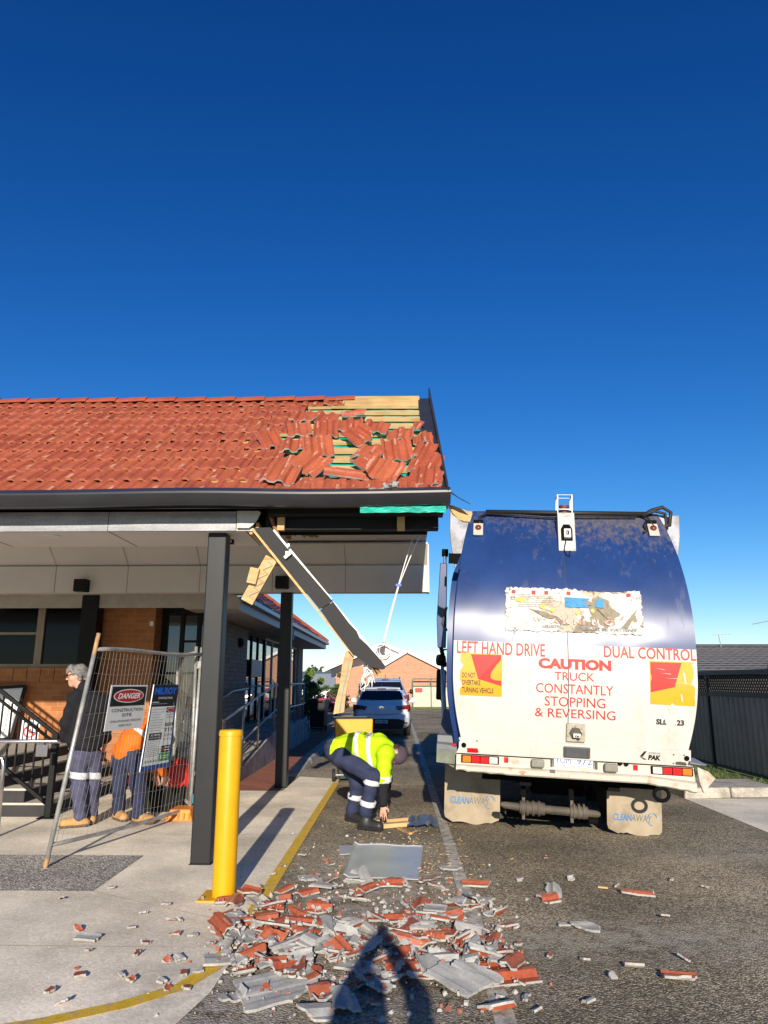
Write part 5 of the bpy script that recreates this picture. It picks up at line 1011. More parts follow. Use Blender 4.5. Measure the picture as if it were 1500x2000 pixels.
for y in (.55, .6, .65, .75, .79, .83): mb.add([F(.09, y), F(.36+rr.uniform(-.05, .03), y+.01), F(.36, y+.017), F(.09, y+.008)], [(0, 1, 2, 3)], 3)
blob(.115, .70, .05, .055, 4, 8); blob(.28, .56, .03, .05, 4, 8); blob(.31, .53, .025, .05, 1, 8); blob(.345, .49, .02, .05, 4, 8)
mb.add([F(.18, .50), F(.30, .30), F(.38, .28), F(.30, .44)], [(0, 1, 2, 3)], 3); mb.add([F(.42, .06), F(.38, .28), F(.30, .40), F(.39, .34), F(.43, .2)], [(0, 1, 2, 3, 4)], 3); mb.add([F(.67, .55), F(.78, .22), F(.80, .2), F(.79, .32), F(.71, .55)], [(0, 1, 2, 3, 4)], 3); mb.add([F(.84, .14), F(.92, .42), F(.97, .60), F(.93, .36), F(.89, .14)], [(0, 1, 2, 3, 4)], 3); mb.add([F(.54, .14), F(.58, .18), F(.58, .36), F(.56, .40)], [(0, 1, 2, 3)], 3)
blob(.56, .48, .02, .06, 1, 7); blob(.53, .45, .02, .05, 4, 7); blob(.64, .50, .015, .05, 4, 7); blob(.61, .67, .03, .06, 3, 9)
for cx in (.06, .21, .305, .47, .91): rect(mb, F, cx-.014, .86, cx+.014, .93, 5)
G_ = pf(.029); wtxt = [('W', .02, .08), ('A', .33, .39), ('R', .42, .475), ('N', .50, .55), ('I', .565, .58), ('N', .63, .68), ('G', .72, .79)]
for ch, a_, b_ in wtxt[1:]: text(mb, ch, a_, .18, b_, .30, G_, 1, bold=.04)
text(mb, 'W', .20, .22, .27, .32, G_, 1, bold=.04)
text(mb, 'COLLECTING', .27, .085, .42, .15, G_, 2, bold=.02); text(mb, 'PLEASE BE PATIENT', .535, .06, .955, .125, G_, 2, bold=.02)
part('poster_print', mb, [poster_blue, faded_red, faded_grey, poster_brown, poster_yel, stk_red], bp2, local=True)
# lettering painted on the tail
S_ = lambda o: (lambda x, z: TP(x, z, o+dent(x, z)))
LF = S_(.004); mb = MB()
def tl_(s, x0, z0, x1, z1, m=0, bold=.0, drop=0.): text(mb, s, x0, z0, x1, z1, (lambda x, z: TP(x, z, .004+dent(x, z))), m, bold)
tl_('LEFT HAND DRIVE', -1.185, 1.842, -.278, 1.972, 0, .012); tl_('DUAL CONTROL', .312, 1.862, 1.215, 1.978, 0, .012); tl_('CAUTION', -.346, 1.725, .383, 1.832, 0, .055)
tl_('TRUCK', -.183, 1.614, .214, 1.698); tl_('CONSTANTLY', -.368, 1.483, .400, 1.578); tl_('STOPPING', -.28, 1.355, .32, 1.45); tl_('& REVERSING', -.377, 1.243, .42, 1.332)
part('warning_lettering', mb, [truck_red], TR_, local=True)
mb = MB(); tl_('SL00 123', .815, 1.224, 1.083, 1.280, 0, .045)
part('fleet_number', mb, [black_ink], TR_, local=True)
mb = MB(); blob2 = [TP(.955+.05*math.cos(a_)*(1+.25*math.sin(3*a_)), 1.25+.085*math.sin(a_)*(1+.2*math.sin(4*a_+1)), .0065) for a_ in np.linspace(0, 6.0, 16)]; mb.add(blob2, [list(range(16))]); blob3 = [TP(.975+.04*math.cos(a_)*(1+.25*math.sin(3*a_)), 1.37+.06*math.sin(a_)*(1+.2*math.sin(4*a_+1)), .0065) for a_ in np.linspace(0, 6.0, 14)]; mb.add(blob3, [list(range(14))]); part('peeled_patch', mb, mat('peeled_paint', (.62, .56, .47), rough=.8, var=.15, vs=25), TR_, local=True)
def jag(x0, z0, x1, z1, side, seed):
    rr = random.Random(seed); e = []
    n = 16
    for k in range(n+1):
        z = z0+(z1-z0)*k/n; d = rr.choice((0, 0, .004, .02, .03))*(1 if .25 < k/n < .95 else .2); e.append((x0+d, z) if side < 0 else (x1-d, z))
    return ([(x1, z0)]+[(x1, z1)]+e[::-1]) if side < 0 else ([(x0, z1), (x0, z0)]+e)
for (x0, z0, x1, z1, side, sd_, red) in ((-1.147, 1.42, -.715, 1.850, -1, 4, ((-1.037, 1.838), (-.727, 1.842), (-.722, 1.528), (-.959, 1.589))), (.76, 1.42, 1.19, 1.848, 1, 6, ((.767, 1.834), (.765, 1.536), (.998, 1.597), (1.07, 1.837)))):
    p = jag(x0, z0, x1, z1, side, sd_); mb = MB()
    # triangulate as vertical strips so the sticker follows the curve of the panel
    n = 14; zs = np.linspace(z0, z1, n+1); rr = random.Random(sd_); rows = []
    for k, z in enumerate(zs):
        d = rr.choice((0, .0, .006, .022, .032))*(1 if .2 < k/n < .95 else .1); a_, b_ = (x0+d, x1) if side < 0 else (x0, x1-d); rows.append([TP(a_+(b_-a_)*i/4, z, .004+dent(a_+(b_-a_)*i/4, z)) for i in range(5)])
    mb.grid(rows, 0); mb.add([TP(x, z, .0065+dent(x, z)) for x, z in red], [list(range(4))[::-1] if side < 0 else list(range(4))], 1)
    if side < 0:
        for s, xa, xb, za, zb in (('DO NOT', -1.125, -.99, 1.598, 1.650), ('OVERTAKE', -1.125, -.935, 1.525, 1.577), ('TURNING VEHICLE', -1.125, -.80, 1.450, 1.502)): text(mb, s, xa, za, xb, zb, lambda x, z: TP(x, z, .007+dent(x, z)), 2, bold=.015)
    else:
        for (xa, za, xb, zb) in ((1.08, 1.74, 1.095, 1.63), (1.09, 1.64, 1.17, 1.62), (1.05, 1.53, 1.06, 1.46)): mb.add([TP(xa, za, .007), TP(xa+.014, za, .007), TP(xb+.014, zb, .007), TP(xb, zb, .007)], [(3, 2, 1, 0)], 3)
        for k in range(4): xa = .80+.06*k; mb.add([TP(xa, 1.78-.05*k, .008), TP(xa+.1, 1.76-.04*k, .008), TP(xa+.1, 1.765-.04*k, .008)], [(0, 1, 2)], 3)
    part('marker_sticker', mb, [stk_yellow, stk_red, black_ink, truck_white], TR_, local=True)
# lower apron, holes, logos
mb = MB(); rows = []
for z, o in ((.995, .004), (.992, .022), (.90, .028), (.845, .028), (.838, .02), (.838, -.02)):
    rows.append([TP((2*i/20-1)*(1.17 if z < .9 else 1.145), z, o+.003*MN.noise(V((i*.6, z*3, 1)))) for i in range(21)])
mb.grid(rows, flip=True); part('lower_apron', mb, truck_white, TR_, local=True, auto=30)
mb = MB()
for x, z in ((-1.095, .925), (1.105, .92)): disc(mb, lambda a_, b_: TP(x+a_, z+b_, .032), 0, 0, .026, .026, 0, 16)
for x, z in ((-1.14, .97), (-.96, .975), (.98, .95), (1.08, .95), (.98, .865), (1.1, .862), (-.95, .87)): disc(mb, lambda a_, b_: TP(x+a_, z+b_, .032), 0, 0, .008, .008, 1, 8)
part('hinge_hole', mb, [chassis, dirty_metal], TR_, local=True)
mb = MB(); FA = lambda x, z: TP(x, z, .0325); text(mb, 'PAK', .735, .885, .855, .935, FA, 0, bold=.06, slant=.15); text(mb, 'SUPERIOR', .74, .945, .855, .962, FA, 1); mb.add([FA(.655, .915), FA(.70, .968), FA(.722, .968), FA(.685, .912)], [(3, 2, 1, 0)], 0); mb.add([FA(.655, .910), FA(.685, .905), FA(.725, .888), FA(.70, .885)], [(3, 2, 1, 0)], 0); part('maker_logo', mb, [black_ink, sgrey], TR_, local=True)
part('red_reflector', MB().prism([TP(-1.06, .856, .03), TP(-.95, .856, .03), TP(-.95, .90, .03), TP(-1.06, .90, .03)], (0, -.006, 0)), lens_red, TR_, local=True)
part('scraped_patch', MB().prism([TP(1.0, .855, .03), TP(1.1, .85, .03), TP(1.1, .88, .03), TP(1.04, .885, .03), TP(1.0, .88, .03)], (0, -.003, 0)), dirty_metal, TR_, local=True)
mb = MB(); mb.prism([TP(-.091, .862, .03), TP(.172, .862, .03), TP(.172, .972, .03), TP(-.091, .972, .03)], (0, -.022, 0)); o = part('catch_plate', mb, mat('catch_grey', (.075, .078, .085), rough=.55, var=.2, vs=9), TR_, local=True, bevel=.012)
mb = MB()
for x in (-.065, .147):
    for z in (.885, .917, .95): mb.cyl(TP(x, z, .051), TP(x, z, .058), .011, 8)
part('bolt', mb, dirty_metal, o, local=True)
# bumper beam with lamp clusters
mb = MB(); rows = []; BY = .175
for z, y in ((.822, .06), (.820, -.02), (.745, -.025), (.725, -.03), (.715, -.075), (.705, -.085), (.662, -.085), (.648, -.07), (.64, .0), (.64, .12)):
    r_ = []
    for i in range(61):
        x = -1.17+2.36*i/60; ed = max(0, (-.62-x)/.5) if x < 0 else max(0, (x-.72)/.45); lo_ = z < .72
        cr_ = ed*(.022*MN.noise(V((x*16, z*9, 3)))+.016*MN.noise(V((x*33, z*20, 7)))) if lo_ else 0
        dz = (-.030*ed*abs(MN.noise(V((x*9, 1, 2)))) - (.05*ed if x > 0 else 0) + (.02*ed if x < 0 else 0)) if z < .7 else (-.03*ed if x > 0 and z < .75 else 0)
        r_.append((x, BY+y+cr_, z+dz+cr_*.5))
    rows.append(r_)
mb.grid(rows, flip=True); mb.add([r[0] for r in rows], [list(range(len(rows)))]); mb.add([r[-1] for r in rows], [list(range(len(rows)))[::-1]])
part('bumper', mb, worn_white, TR_, local=True, auto=35)
mb = MB(); mb.prism([(1.19, .06, .84), (1.30, .07, .80), (1.37, .10, .735), (1.29, .08, .655), (1.24, .05, .60), (1.205, .06, .70)], (0, .05, 0)); mb.prism([(1.12, .05, .868), (1.21, .03, .86), (1.30, .12, .85), (1.21, .24, .90), (1.14, .22, .905)], (0, 0, .012), 1); part('bent_corner', mb, [worn_white, body_grey], TR_, local=True, bevel=.006)
part('under_beam', MB().box((-1.15, .22, .645), (1.18, .34, .83)), chassis, TR_, local=True)
for xs_l, cols in (((-1.108, -.745), (amber, lens_red, lens_red, clear_lens)), ((.78, 1.158), (clear_lens, lens_red, lens_red, amber))):
    o = part('lamp_cluster', MB().box((xs_l[0]-.012, BY-.045, .742), (xs_l[1]+.012, BY-.018, .818)), chassis, TR_, local=True, bevel=.005); wd_ = (xs_l[1]-xs_l[0])/4
    for k, m_ in enumerate(cols): part('lamp_lens', MB().box((xs_l[0]+wd_*k+.002, BY-.06, .748), (xs_l[0]+wd_*(k+1)-.002, BY-.046, .813)), m_, o, local=True, bevel=.006)
for x in (-.66, .62): part('side_reflector', MB().box((x-.022, BY-.032, .765), (x+.022, BY-.026, .818)), lens_red, TR_, local=True)
for x in (-.345, .375): part('rubber_buffer', MB().box((x-.065, BY-.10, .742), (x+.065, BY-.026, .818)), mat('buffer_grey', (.22, .21, .17), rough=.8, var=.2, vs=9), TR_, local=True, bevel=.015)
mb = MB(); mb.box((-.19, BY-.038, .757), (.215, BY-.028, .858)); o = part('number_plate', mb, mat('plate_pale', (.62, .64, .66), rough=.4, var=.08, vs=12), TR_, local=True, bevel=.003)
mb = MB(); PN = lambda x, z: V((x, BY-.0415, z)); pblue = mat('plate_blue', (.03, .06, .20), rough=.5); text(mb, 'YOM', -.165, .790, -.015, .856, PN, 0, bold=.0); text(mb, '972', .045, .790, .195, .856, PN, 0, bold=.0); text(mb, 'VICTORIA - THE PLACE TO BE', -.165, .765, .19, .778, PN, 0)
for a_, b_ in (((-.188, .759), (-.18, .866)), ((.205, .759), (.213, .866))): rect(mb, PN, a_[0], a_[1], b_[0], b_[1], 0)
part('lettering', mb, [pblue], o, local=True)
mb = MB(); mb.box((-.215, BY-.034, .75), (-.195, BY-.026, .83)); mb.box((.222, BY-.034, .75), (.25, BY-.026, .83)); mb.box((-.225, BY-.10, .70), (-.175, BY-.08, .732), 1); part('plate_lamp', mb, [dirty_metal, chrome], TR_, local=True, bevel=.003)
for x, z in ((.47, .838), (.53, .835)): part('cable_plug', MB().cyl((x, BY-.05, z-.012), (x, BY-.02, z-.012), .022, 10), chassis, TR_, local=True)
mb = MB(); ring = [(.86+.07*math.cos(a_), BY-.04, .555+.06*math.sin(a_)) for a_ in np.linspace(0, 2*math.pi, 20)[:-1]]; mb.tube(ring, .018, 8, closed=True); part('air_hose', mb, chassis, TR_, local=True, smooth=True)
part('rust_spot', MB().prism([(-.50+.03*math.cos(a_)*(1+.4*math.sin(3*a_)), BY-.086, .683+.02*math.sin(a_)) for a_ in np.linspace(0, 6, 12)], (0, -.004, 0)), rust, TR_, local=True)
# mud flaps
def flap(x0, x1, y, z0, z1, wave):
    n = 24; mb = MB(); N = 14; rows = []
    for j in range(N+1):
        v = j/N; z = z1+(z0-z1)*v; ins = 0 if v < .86 else .10*(1-math.sqrt(max(0, 1-((v-.86)/.14)**2)))
        rows.append([V((x0+ins+(x1-x0-ins*(2.0 if not wave else 1.25))*i/n, y+.012*math.sin(i*.5+v*3)*v+.03*v, z+(0 if j < N else ((rnd.choice((0, .0, .0, .006)) if wave else 0)+.012*math.sin(i*.35))))) for i in range(n+1)])
    mb.grid(rows, flip=True); mb.grid([[p+V((0, .012, 0)) for p in r] for r in rows]); o = part('mud_flap', mb, flapm, TR_, local=True, smooth=True)
    return o, (lambda u, v, o_=.004: V((x0+(x1-x0)*u, y+.03*(1-v)+.012*math.sin(u*12+(1-v)*3)*(1-v)-o_, z0+(z1-z0)*v)))
clb = mat('logo_blue_worn', (.06, .19, .38), rough=.7, var=.2, dirt=((.35, .28, .19), 22, .60, .72)); clg = mat('logo_grey_worn', (.12, .14, .16), rough=.7, var=.2, dirt=((.35, .28, .19), 22, .60, .72))
for (x0, x1, y, z0, z1, wv, zl) in ((-1.325, -.685, 1.20, -.03, .66, False, .30), (.445, 1.015, .80, .042, .66, True, .22)):
    o, ff = flap(x0, x1, y, z0, z1, wv); mb = MB(); zz = zl
    text(mb, 'CLEAN', .10, zz, .44, zz+.115, ff, 0, bold=.03, slant=.12); text(mb, 'AWAY', .44, zz, .80, zz+.115, ff, 1, bold=.0, slant=.12)
    for a0 in (.3, 1.9, 3.5): mb.add([ff(.82+.095*math.cos(a0+k*.12)*r_, zz+.05+.11*math.sin(a0+k*.12)*r_) for r_ in (1, .84) for k in range(11)], [(k, k+1, 12+k, 11+k) for k in range(10)], 0)
    part('lettering', mb, [clb, clg], o, local=True)
    part('flap_hanger', MB().box((x0+.01, y-.03, z1-.02), (x1-.01, y+.04, z1+.03)), chassis, TR_, local=True)
# drive shaft, axle, chassis
mb = MB(); ys_ = .55; zs_ = .285
mb.tube([(-.70, ys_, zs_+.02), (-.66, ys_, zs_+.01), (-.50, ys_, zs_)], [.02, .036, .04], 12); mb.tube([(-.5, ys_, zs_), (-.24, ys_, zs_-.005)], .064, 14); mb.tube([(-.24, ys_, zs_-.005), (.02, ys_, zs_-.01)], .040, 12); mb.tube([(.02, ys_, zs_-.01), (.20, ys_, zs_-.015)], .064, 14); mb.tube([(.20, ys_, zs_-.015), (.30, ys_, zs_-.02), (.33, ys_, zs_-.02)], [.04, .036, .02], 12)
for x in (-.47, -.42, -.36, -.30, .06, .11, .16): mb.tube([(x-.012, ys_, zs_-.004), (x+.012, ys_, zs_-.004)], .078, 14)
for x in (-.46, .04): mb.bar((x, ys_, zs_-.12), (x, ys_+.02, zs_+.12), .03, .05)
part('tow_shaft', mb, dirty_metal, TR_, local=True, auto=40)
mb = MB()
for x in (-.45, .45): mb.box((x-.06, .4, .52), (x+.06, 6.6, .80))
mb.tube([(-1.0, 1.75, .50), (1.0, 1.75, .50)], .10, 12); mb.box((-.3, 1.5, .30), (.3, 2.0, .72)); mb.box((-.9, .5, .55), (.95, .52, .60)); mb.tube([(-.9, 3.05, .50), (1.0, 3.05, .50)], .1, 12); mb.box((-1.1, .56, .60), (1.1, 2.4, .98))
for x in (-.46, .04): mb.bar((x, .55, .38), (x, .75, .62), .05, .05)
part('chassis_frame', mb, chassis, TR_, local=True)
mb = MB(); mb.tube([(-.62, 1.05, .13), (.38, 1.05, .11)], .035, 8); part('under_ride_bar', mb, chassis, TR_, local=True)
for y in (1.75, 3.05, 6.2):
    for s_ in (-1, 1):
        zc = .50+s_*.045
        for xo in (((.78, 1.03) if s_ < 0 else (.52, .77)) if y < 5 else (.95,)):
            o = part('wheel', MB().tube([(s_*xo, y, zc), (s_*(xo+.03), y, zc), (s_*(xo+.2), y, zc), (s_*(xo+.24), y, zc)], [.44, .495, .495, .45], 28), tyre, TR_, local=True, auto=40); part('rim', MB().cyl((s_*(xo+.22), y, zc), (s_*(xo+.245), y, zc), .27, 20), dirty_metal, o, local=True)
# left guard box, skirt, cab, mirrors
mb = MB(); mb.prism([(-1.385, .34, .90), (-1.17, .30, .885), (-1.17, 1.9, 1.2), (-1.385, 1.9, 1.2)], (0, 0, -.05)); mb.prism([(-1.385, .34, .85), (-1.17, .30, .84), (-1.17, 1.9, .9), (-1.385, 1.9, .9)], (0, 0, -.14), 1); mb.prism([(-1.385, .345, .86), (-1.18, .32, .86), (-1.2, .36, .66), (-1.28, .36, .70), (-1.385, .36, .76)], (0, .05, 0), 1); mb.box((-1.384, .42, .84), (-1.2, 1.89, .98)); part('guard_box', mb, [mat('guard_grey', (.16, .165, .18), rough=.55, var=.2, vs=6), mat('guard_green', (.16, .17, .13), rough=.7, var=.3, vs=9)], TR_, local=True)
part('red_reflector', MB().cyl((-1.30, .335, .79), (-1.30, .328, .79), .022, 12), lens_red, TR_, local=True); part('red_reflector', MB().box((-1.22, .285, .888), (-1.18, .30, .91)), lens_red, TR_, local=True)
part('mirror_stay', MB().tube([(-1.62, 6.2, 1.80), (-1.34, 1.2, 1.0), (-1.33, .95, .96)], .035, 8), truck_white, TR_, local=True, smooth=True)
mb = MB(); mb.hexa([(-1.22, 5.35, .75), (1.22, 5.35, .75), (1.22, 7.3, .75), (-1.22, 7.3, .75), (-1.2, 5.35, 2.75), (1.2, 5.35, 2.75), (1.15, 7.1, 2.75), (-1.15, 7.1, 2.75)]); cb = part('cab', mb, truck_white, TR_, local=True, bevel=.06)
part('windscreen', MB().hexa([(-1.05, 7.26, 1.55), (1.05, 7.26, 1.55), (1.05, 7.32, 1.55), (-1.05, 7.32, 1.55), (-1.0, 7.12, 2.55), (1.0, 7.12, 2.55), (1.0, 7.18, 2.55), (-1.0, 7.18, 2.55)]), car_glass, cb, local=True)
mr_ = MB(); mr_.box((-1.73, 6.25, 1.20), (-1.55, 6.36, 1.76)); mr_.lathe((-1.655, 6.3, 1.93), [(.0, -.11), (.085, -.10), (.10, 0), (.085, .10), (0, .11)], 12); o = part('wing_mirror', mr_, black_m, TR_, local=True, bevel=.03)
mr2 = MB(); mr2.box((-1.73, 6.25, 1.20), (1.55, 6.26, 1.21)) if False else None
part('mirror_arm', MB().tube([(-1.2, 6.3, 2.08), (-1.45, 6.3, 2.14), (-1.60, 6.3, 2.13), (-1.64, 6.3, 2.04), (-1.64, 6.3, 1.76)], .018, 6).tube([(-1.64, 6.3, 1.22), (-1.5, 6.3, .9), (-1.22, 6.3, .85)], .016, 6), black_m, TR_, local=True, smooth=True)
part('air_intake', MB().box((-1.42, 4.6, .35), (-1.24, 5.3, 1.15)).tube([(-1.40, 5.0, 1.15), (-1.40, 5.0, 1.9)], .03, 8), chassis, TR_, local=True, bevel=.03)
for k, (x, y) in enumerate(((1.64, 6.3),)):
    o = part('wing_mirror', MB().box((1.55, 6.25, 1.35), (1.73, 6.36, 1.9)), black_m, TR_, local=True, bevel=.03); part('mirror_arm', MB().tube([(1.2, 6.3, 2.08), (1.60, 6.3, 2.1), (1.64, 6.3, 1.9)], .018, 6), black_m, TR_, local=True)

# ------------------------------------------------------------------ people: smooth implicit bodies turned into meshes
def snet(F, org, h):
    ins = F < 0; nx, ny, nz = F.shape
    cs = [(i, j, k) for i in (0, 1) for j in (0, 1) for k in (0, 1)]
    sub = lambda A, c: A[c[0]:nx-1+c[0], c[1]:ny-1+c[1], c[2]:nz-1+c[2]]
    cnt = sum(sub(ins, c).astype(np.int8) for c in cs); act = (cnt > 0) & (cnt < 8); I = np.argwhere(act)
    idx = -np.ones(act.shape, np.int64); idx[act] = np.arange(len(I)); pos = np.zeros((len(I), 3)); n = np.zeros(len(I))
    for a in range(8):
        for b in range(a+1, 8):
            if sum(abs(cs[a][q]-cs[b][q]) for q in range(3)) != 1: continue
            fa, fb = sub(F, cs[a])[act], sub(F, cs[b])[act]; m = (fa < 0) != (fb < 0); t = np.where(m, fa/np.where(fa-fb == 0, 1, fa-fb), 0)
            p = np.array(cs[a])+t[:, None]*(np.array(cs[b])-np.array(cs[a])); pos += np.where(m[:, None], p, 0); n += m
    P = (I+pos/np.maximum(n, 1)[:, None])*h+org; faces = []
    for ax in range(3):
        s0 = [slice(None)]*3; s1 = [slice(None)]*3; s0[ax] = slice(0, -1); s1[ax] = slice(1, None)
        d = ins[tuple(s0)] != ins[tuple(s1)]; E = np.argwhere(d); o1, o2 = [(1, 2), (2, 0), (0, 1)][ax]
        ok = np.ones(len(E), bool)
        for o in (o1, o2): ok &= (E[:, o] > 0) & (E[:, o] < F.shape[o]-1)
        E = E[ok]; fl = ins[tuple(s0)][tuple(E.T)]; q = []
        for da, db in ((-1, -1), (0, -1), (0, 0), (-1, 0)):
            c = E.copy(); c[:, o1] += da; c[:, o2] += db; q.append(idx[tuple(c.T)])
        q = np.stack(q, 1); q[~fl] = q[~fl][:, ::-1]; faces.append(q)
    return P, np.concatenate(faces)
def npv(p): return np.array(tuple(p), float)
def field(prims, h, pad=.03, fold=0., fs=1.):
    los, his = [], []
    for p in prims:
        if p[0] == 'c': r = max(p[3], p[4]); a, b = npv(p[1]), npv(p[2]); los.append(np.minimum(a, b)-r); his.append(np.maximum(a, b)+r)
        else: r = max(p[2]); los.append(npv(p[1])-r); his.append(npv(p[1])+r)
    lo = np.min(los, 0)-pad; hi = np.max(his, 0)+pad; n = np.ceil((hi-lo)/h).astype(int)+1
    ax = [lo[q]+h*np.arange(n[q]) for q in range(3)]; F = np.full(n, .2, np.float32)
    for p, l, u in zip(prims, los, his):
        k = p[5] if p[0] == 'c' else p[4]; m = k+.03; i0 = np.maximum(((l-m-lo)/h).astype(int), 0); i1 = np.minimum(((u+m-lo)/h).astype(int)+2, n)
        sl_ = tuple(slice(a, b) for a, b in zip(i0, i1)); X = np.stack(np.meshgrid(*[ax[q][sl_[q]] for q in range(3)], indexing='ij'), -1)
        if p[0] == 'c':
            a, b = npv(p[1]), npv(p[2]); d = b-a; t = np.clip(((X-a)@d)/max(d@d, 1e-9), 0, 1); D = np.linalg.norm(X-a-t[..., None]*d, axis=-1)-(p[3]+(p[4]-p[3])*t)
        else:
            Q = (X-npv(p[1]))@np.array(p[3]) if p[3] is not None else X-npv(p[1]); r = np.array(p[2]); D = (np.linalg.norm(Q/r, axis=-1)-1)*r.min()
        A = F[sl_]; hh = np.maximum(k-np.abs(A-D), 0)/k; F[sl_] = np.minimum(A, D)-hh*hh*k/4
    if fold:
        X, Y, Z = np.meshgrid(*ax, indexing='ij', sparse=True)
        F += fold*(np.sin(X*23*fs+Z*31*fs+2*np.sin(Y*17*fs+Z*9*fs))*np.sin(Z*38*fs+Y*21*fs+1.5*np.sin(X*19*fs)))
    return F, lo, ax
def skinmesh(name, prims, h, mats, parent, fold=0., cut=None, smooth=True, label=None, grow=0., fs=1.):
    F, lo, ax = field(prims, h, fold=fold, fs=fs)
    if grow: F = F-grow
    if cut is not None:
        X, Y, Z = np.meshgrid(*ax, indexing='ij')
        for (c, n_, w_) in cut:
            c = npv(c); n_ = npv(V(n_).normalized()); d = (X-c[0])*n_[0]+(Y-c[1])*n_[1]+(Z-c[2])*n_[2]
            F = np.maximum(F, (np.abs(d)-w_/2) if w_ else d)
    P, Q = snet(F, lo, h); me = bpy.data.meshes.new(name); me.from_pydata(P.tolist(), [], Q.tolist())
    me.materials.append(mats); me.polygons.foreach_set('use_smooth', [True]*len(me.polygons)); me.update()
    o = part(name, me, None, parent)
    if label: o['label'] = label
    return o
def C_(a, b, r0, r1=None, k=.03): return ('c', a, b, r0, r0 if r1 is None else r1, k)
def E_(c, r, up=None, fwd=None, k=.03):
    if up is None: return ('e', c, r, None, k)
    z = V(up).normalized(); y = V(fwd); y = (y-z*y.dot(z)).normalized(); x = y.cross(z); return ('e', c, r, [[x.x, y.x, z.x], [x.y, y.y, z.y], [x.z, y.z, z.z]], k)
skin = mat('skin', (.56, .30, .21), rough=.55, spec=.4, var=.1, vs=14)
def hand(w_, d, s, n, curl=.5):
    """palm, four bent fingers of different length, thumb off the side of the palm"""
    d, s, n = V(d).normalized(), V(s).normalized(), V(n).normalized(); w_ = V(w_); P = []
    for q in (-.024, 0, .024): P.append(C_(w_, w_+d*.082+s*q, .022, .016, .012))
    for i, (q, l) in enumerate(((-.033, .062), (-.011, .074), (.011, .070), (.031, .054))):
        b = w_+d*.085+s*q; m = b+(d+s*q*2.5+n*curl*.5).normalized()*l*.55; e = m+(d+s*q*2+n*curl*1.6).normalized()*l*.5; P += [C_(b, m, .0095, .009, .003), C_(m, e, .009, .0075, .003)]
    t0 = w_+d*.028-s*.03; t1 = t0+(d*.6-s*.8+n*.3).normalized()*.035; t2 = t1+(d-s*.2+n*.5).normalized()*.03; P += [C_(t0, t1, .012, .011, .006), C_(t1, t2, .0105, .009, .004)]
    return P
def head(c, up, fwd, sc=1.0):
    up = V(up).normalized(); fwd = V(fwd); fwd = (fwd-up*fwd.dot(up)).normalized(); sd_ = fwd.cross(up); c = V(c); q = lambda x, y, z: c+sd_*x*sc+fwd*y*sc+up*z*sc
    P = [E_(q(0, -.012, .02), (.076*sc, .094*sc, .10*sc), up, fwd), E_(q(0, .022, -.05), (.058*sc, .066*sc, .07*sc), up, fwd, .04), C_(q(0, .06, -.098), q(0, .068, -.09), .022*sc, .02*sc, .03),
         C_(q(0, .088, .012), q(0, .108, -.026), .010*sc, .014*sc, .014), C_(q(-.025, .084, .03), q(.025, .084, .03), .011*sc, None, .016), C_(q(-.022, .083, -.058), q(.022, .083, -.058), .010*sc, None, .010)]
    for s_ in (-1, 1): P += [E_(q(s_*.077, -.012, -.004), (.012*sc, .022*sc, .034*sc), up, fwd, .008), C_(q(s_*.05, .055, -.02), q(s_*.055, .05, -.03), .018*sc, .016*sc, .03)]
    return P, q
def body(t, J, h=.009):
    P, q = head(J['head'], J['up'], J['face']); P += [C_(J['neck'], V(J['head'])-V(J['up']).normalized()*.05, .058, .052), C_(J['pelvis'], J['chest'], .12, .13, .05), C_(J['shL'], J['shR'], .05, .05, .05), C_(J['chest'], J['neck'], .08, .06, .05)]
    for s_ in 'LR':
        P += [C_(J['sh'+s_], J['el'+s_], .048, .038), C_(J['el'+s_], J['wr'+s_], .038, .027), C_(J['hip'+s_], J['kn'+s_], .075, .05), C_(J['kn'+s_], J['an'+s_], .05, .038), C_(J['an'+s_], V(J['an'+s_])+V((0, 0, -.03)), .035, .03)]; P += hand(J['wr'+s_], *J['hd'+s_])
    skinmesh('body', P, h, skin, t); return q
def trousers(t, J, m, top, h=.011, name='trousers', fold=.010):
    P = [C_(J['hipL'], J['hipR'], .115, .115, .05), C_(J['pelvis'], top, .135, .13, .05)]
    for s_ in 'LR': P += [C_(J['hip'+s_], J['kn'+s_], .105, .085, .04), C_(J['kn'+s_], V(J['kn'+s_]).lerp(V(J['an'+s_]), .93), .083, .076, .04)]
    skinmesh(name, P, h, m, t, fold=fold, fs=.75); return P
def boots(t, J, m, ms):
    for s_ in 'LR':
        a, b = V(J['an'+s_]), V(J['toe'+s_]); d = (b-a); d.z = 0; d.normalize(); zf = min(a.z-.09, .05)
        g = V((a.x, a.y, .052)); e = g+d*.17; hl = g-d*.055
        P = [C_(a+V((0, 0, .02)), g+V((0, 0, .02)), .058, .056), C_(hl, e, .047, .046, .03), C_(g+V((0, 0, .03)), e+V((0, 0, .0)), .05, .042, .03)]
        o = skinmesh('boot', P, .009, m, t, fold=.002, cut=[(V((a.x, a.y, .028)), (0, 0, -1), 0)])
        skinmesh('sole', [C_(hl+V((0, 0, -.02)), e+V((0, 0, -.02)), .050, .05, .02)], .008, ms, o, cut=[(V((0, 0, .034)), (0, 0, 1), 0), (V((0, 0, .006)), (0, 0, -1), 0)])
navy_cloth = mat('navy_drill', (.030, .036, .075), rough=.85, spec=.2, var=.2, vs=7, grain=.12, gs=120); purple_navy = mat('faded_navy', (.075, .075, .125), rough=.85, spec=.2, var=.22, vs=6, grain=.1, gs=120)
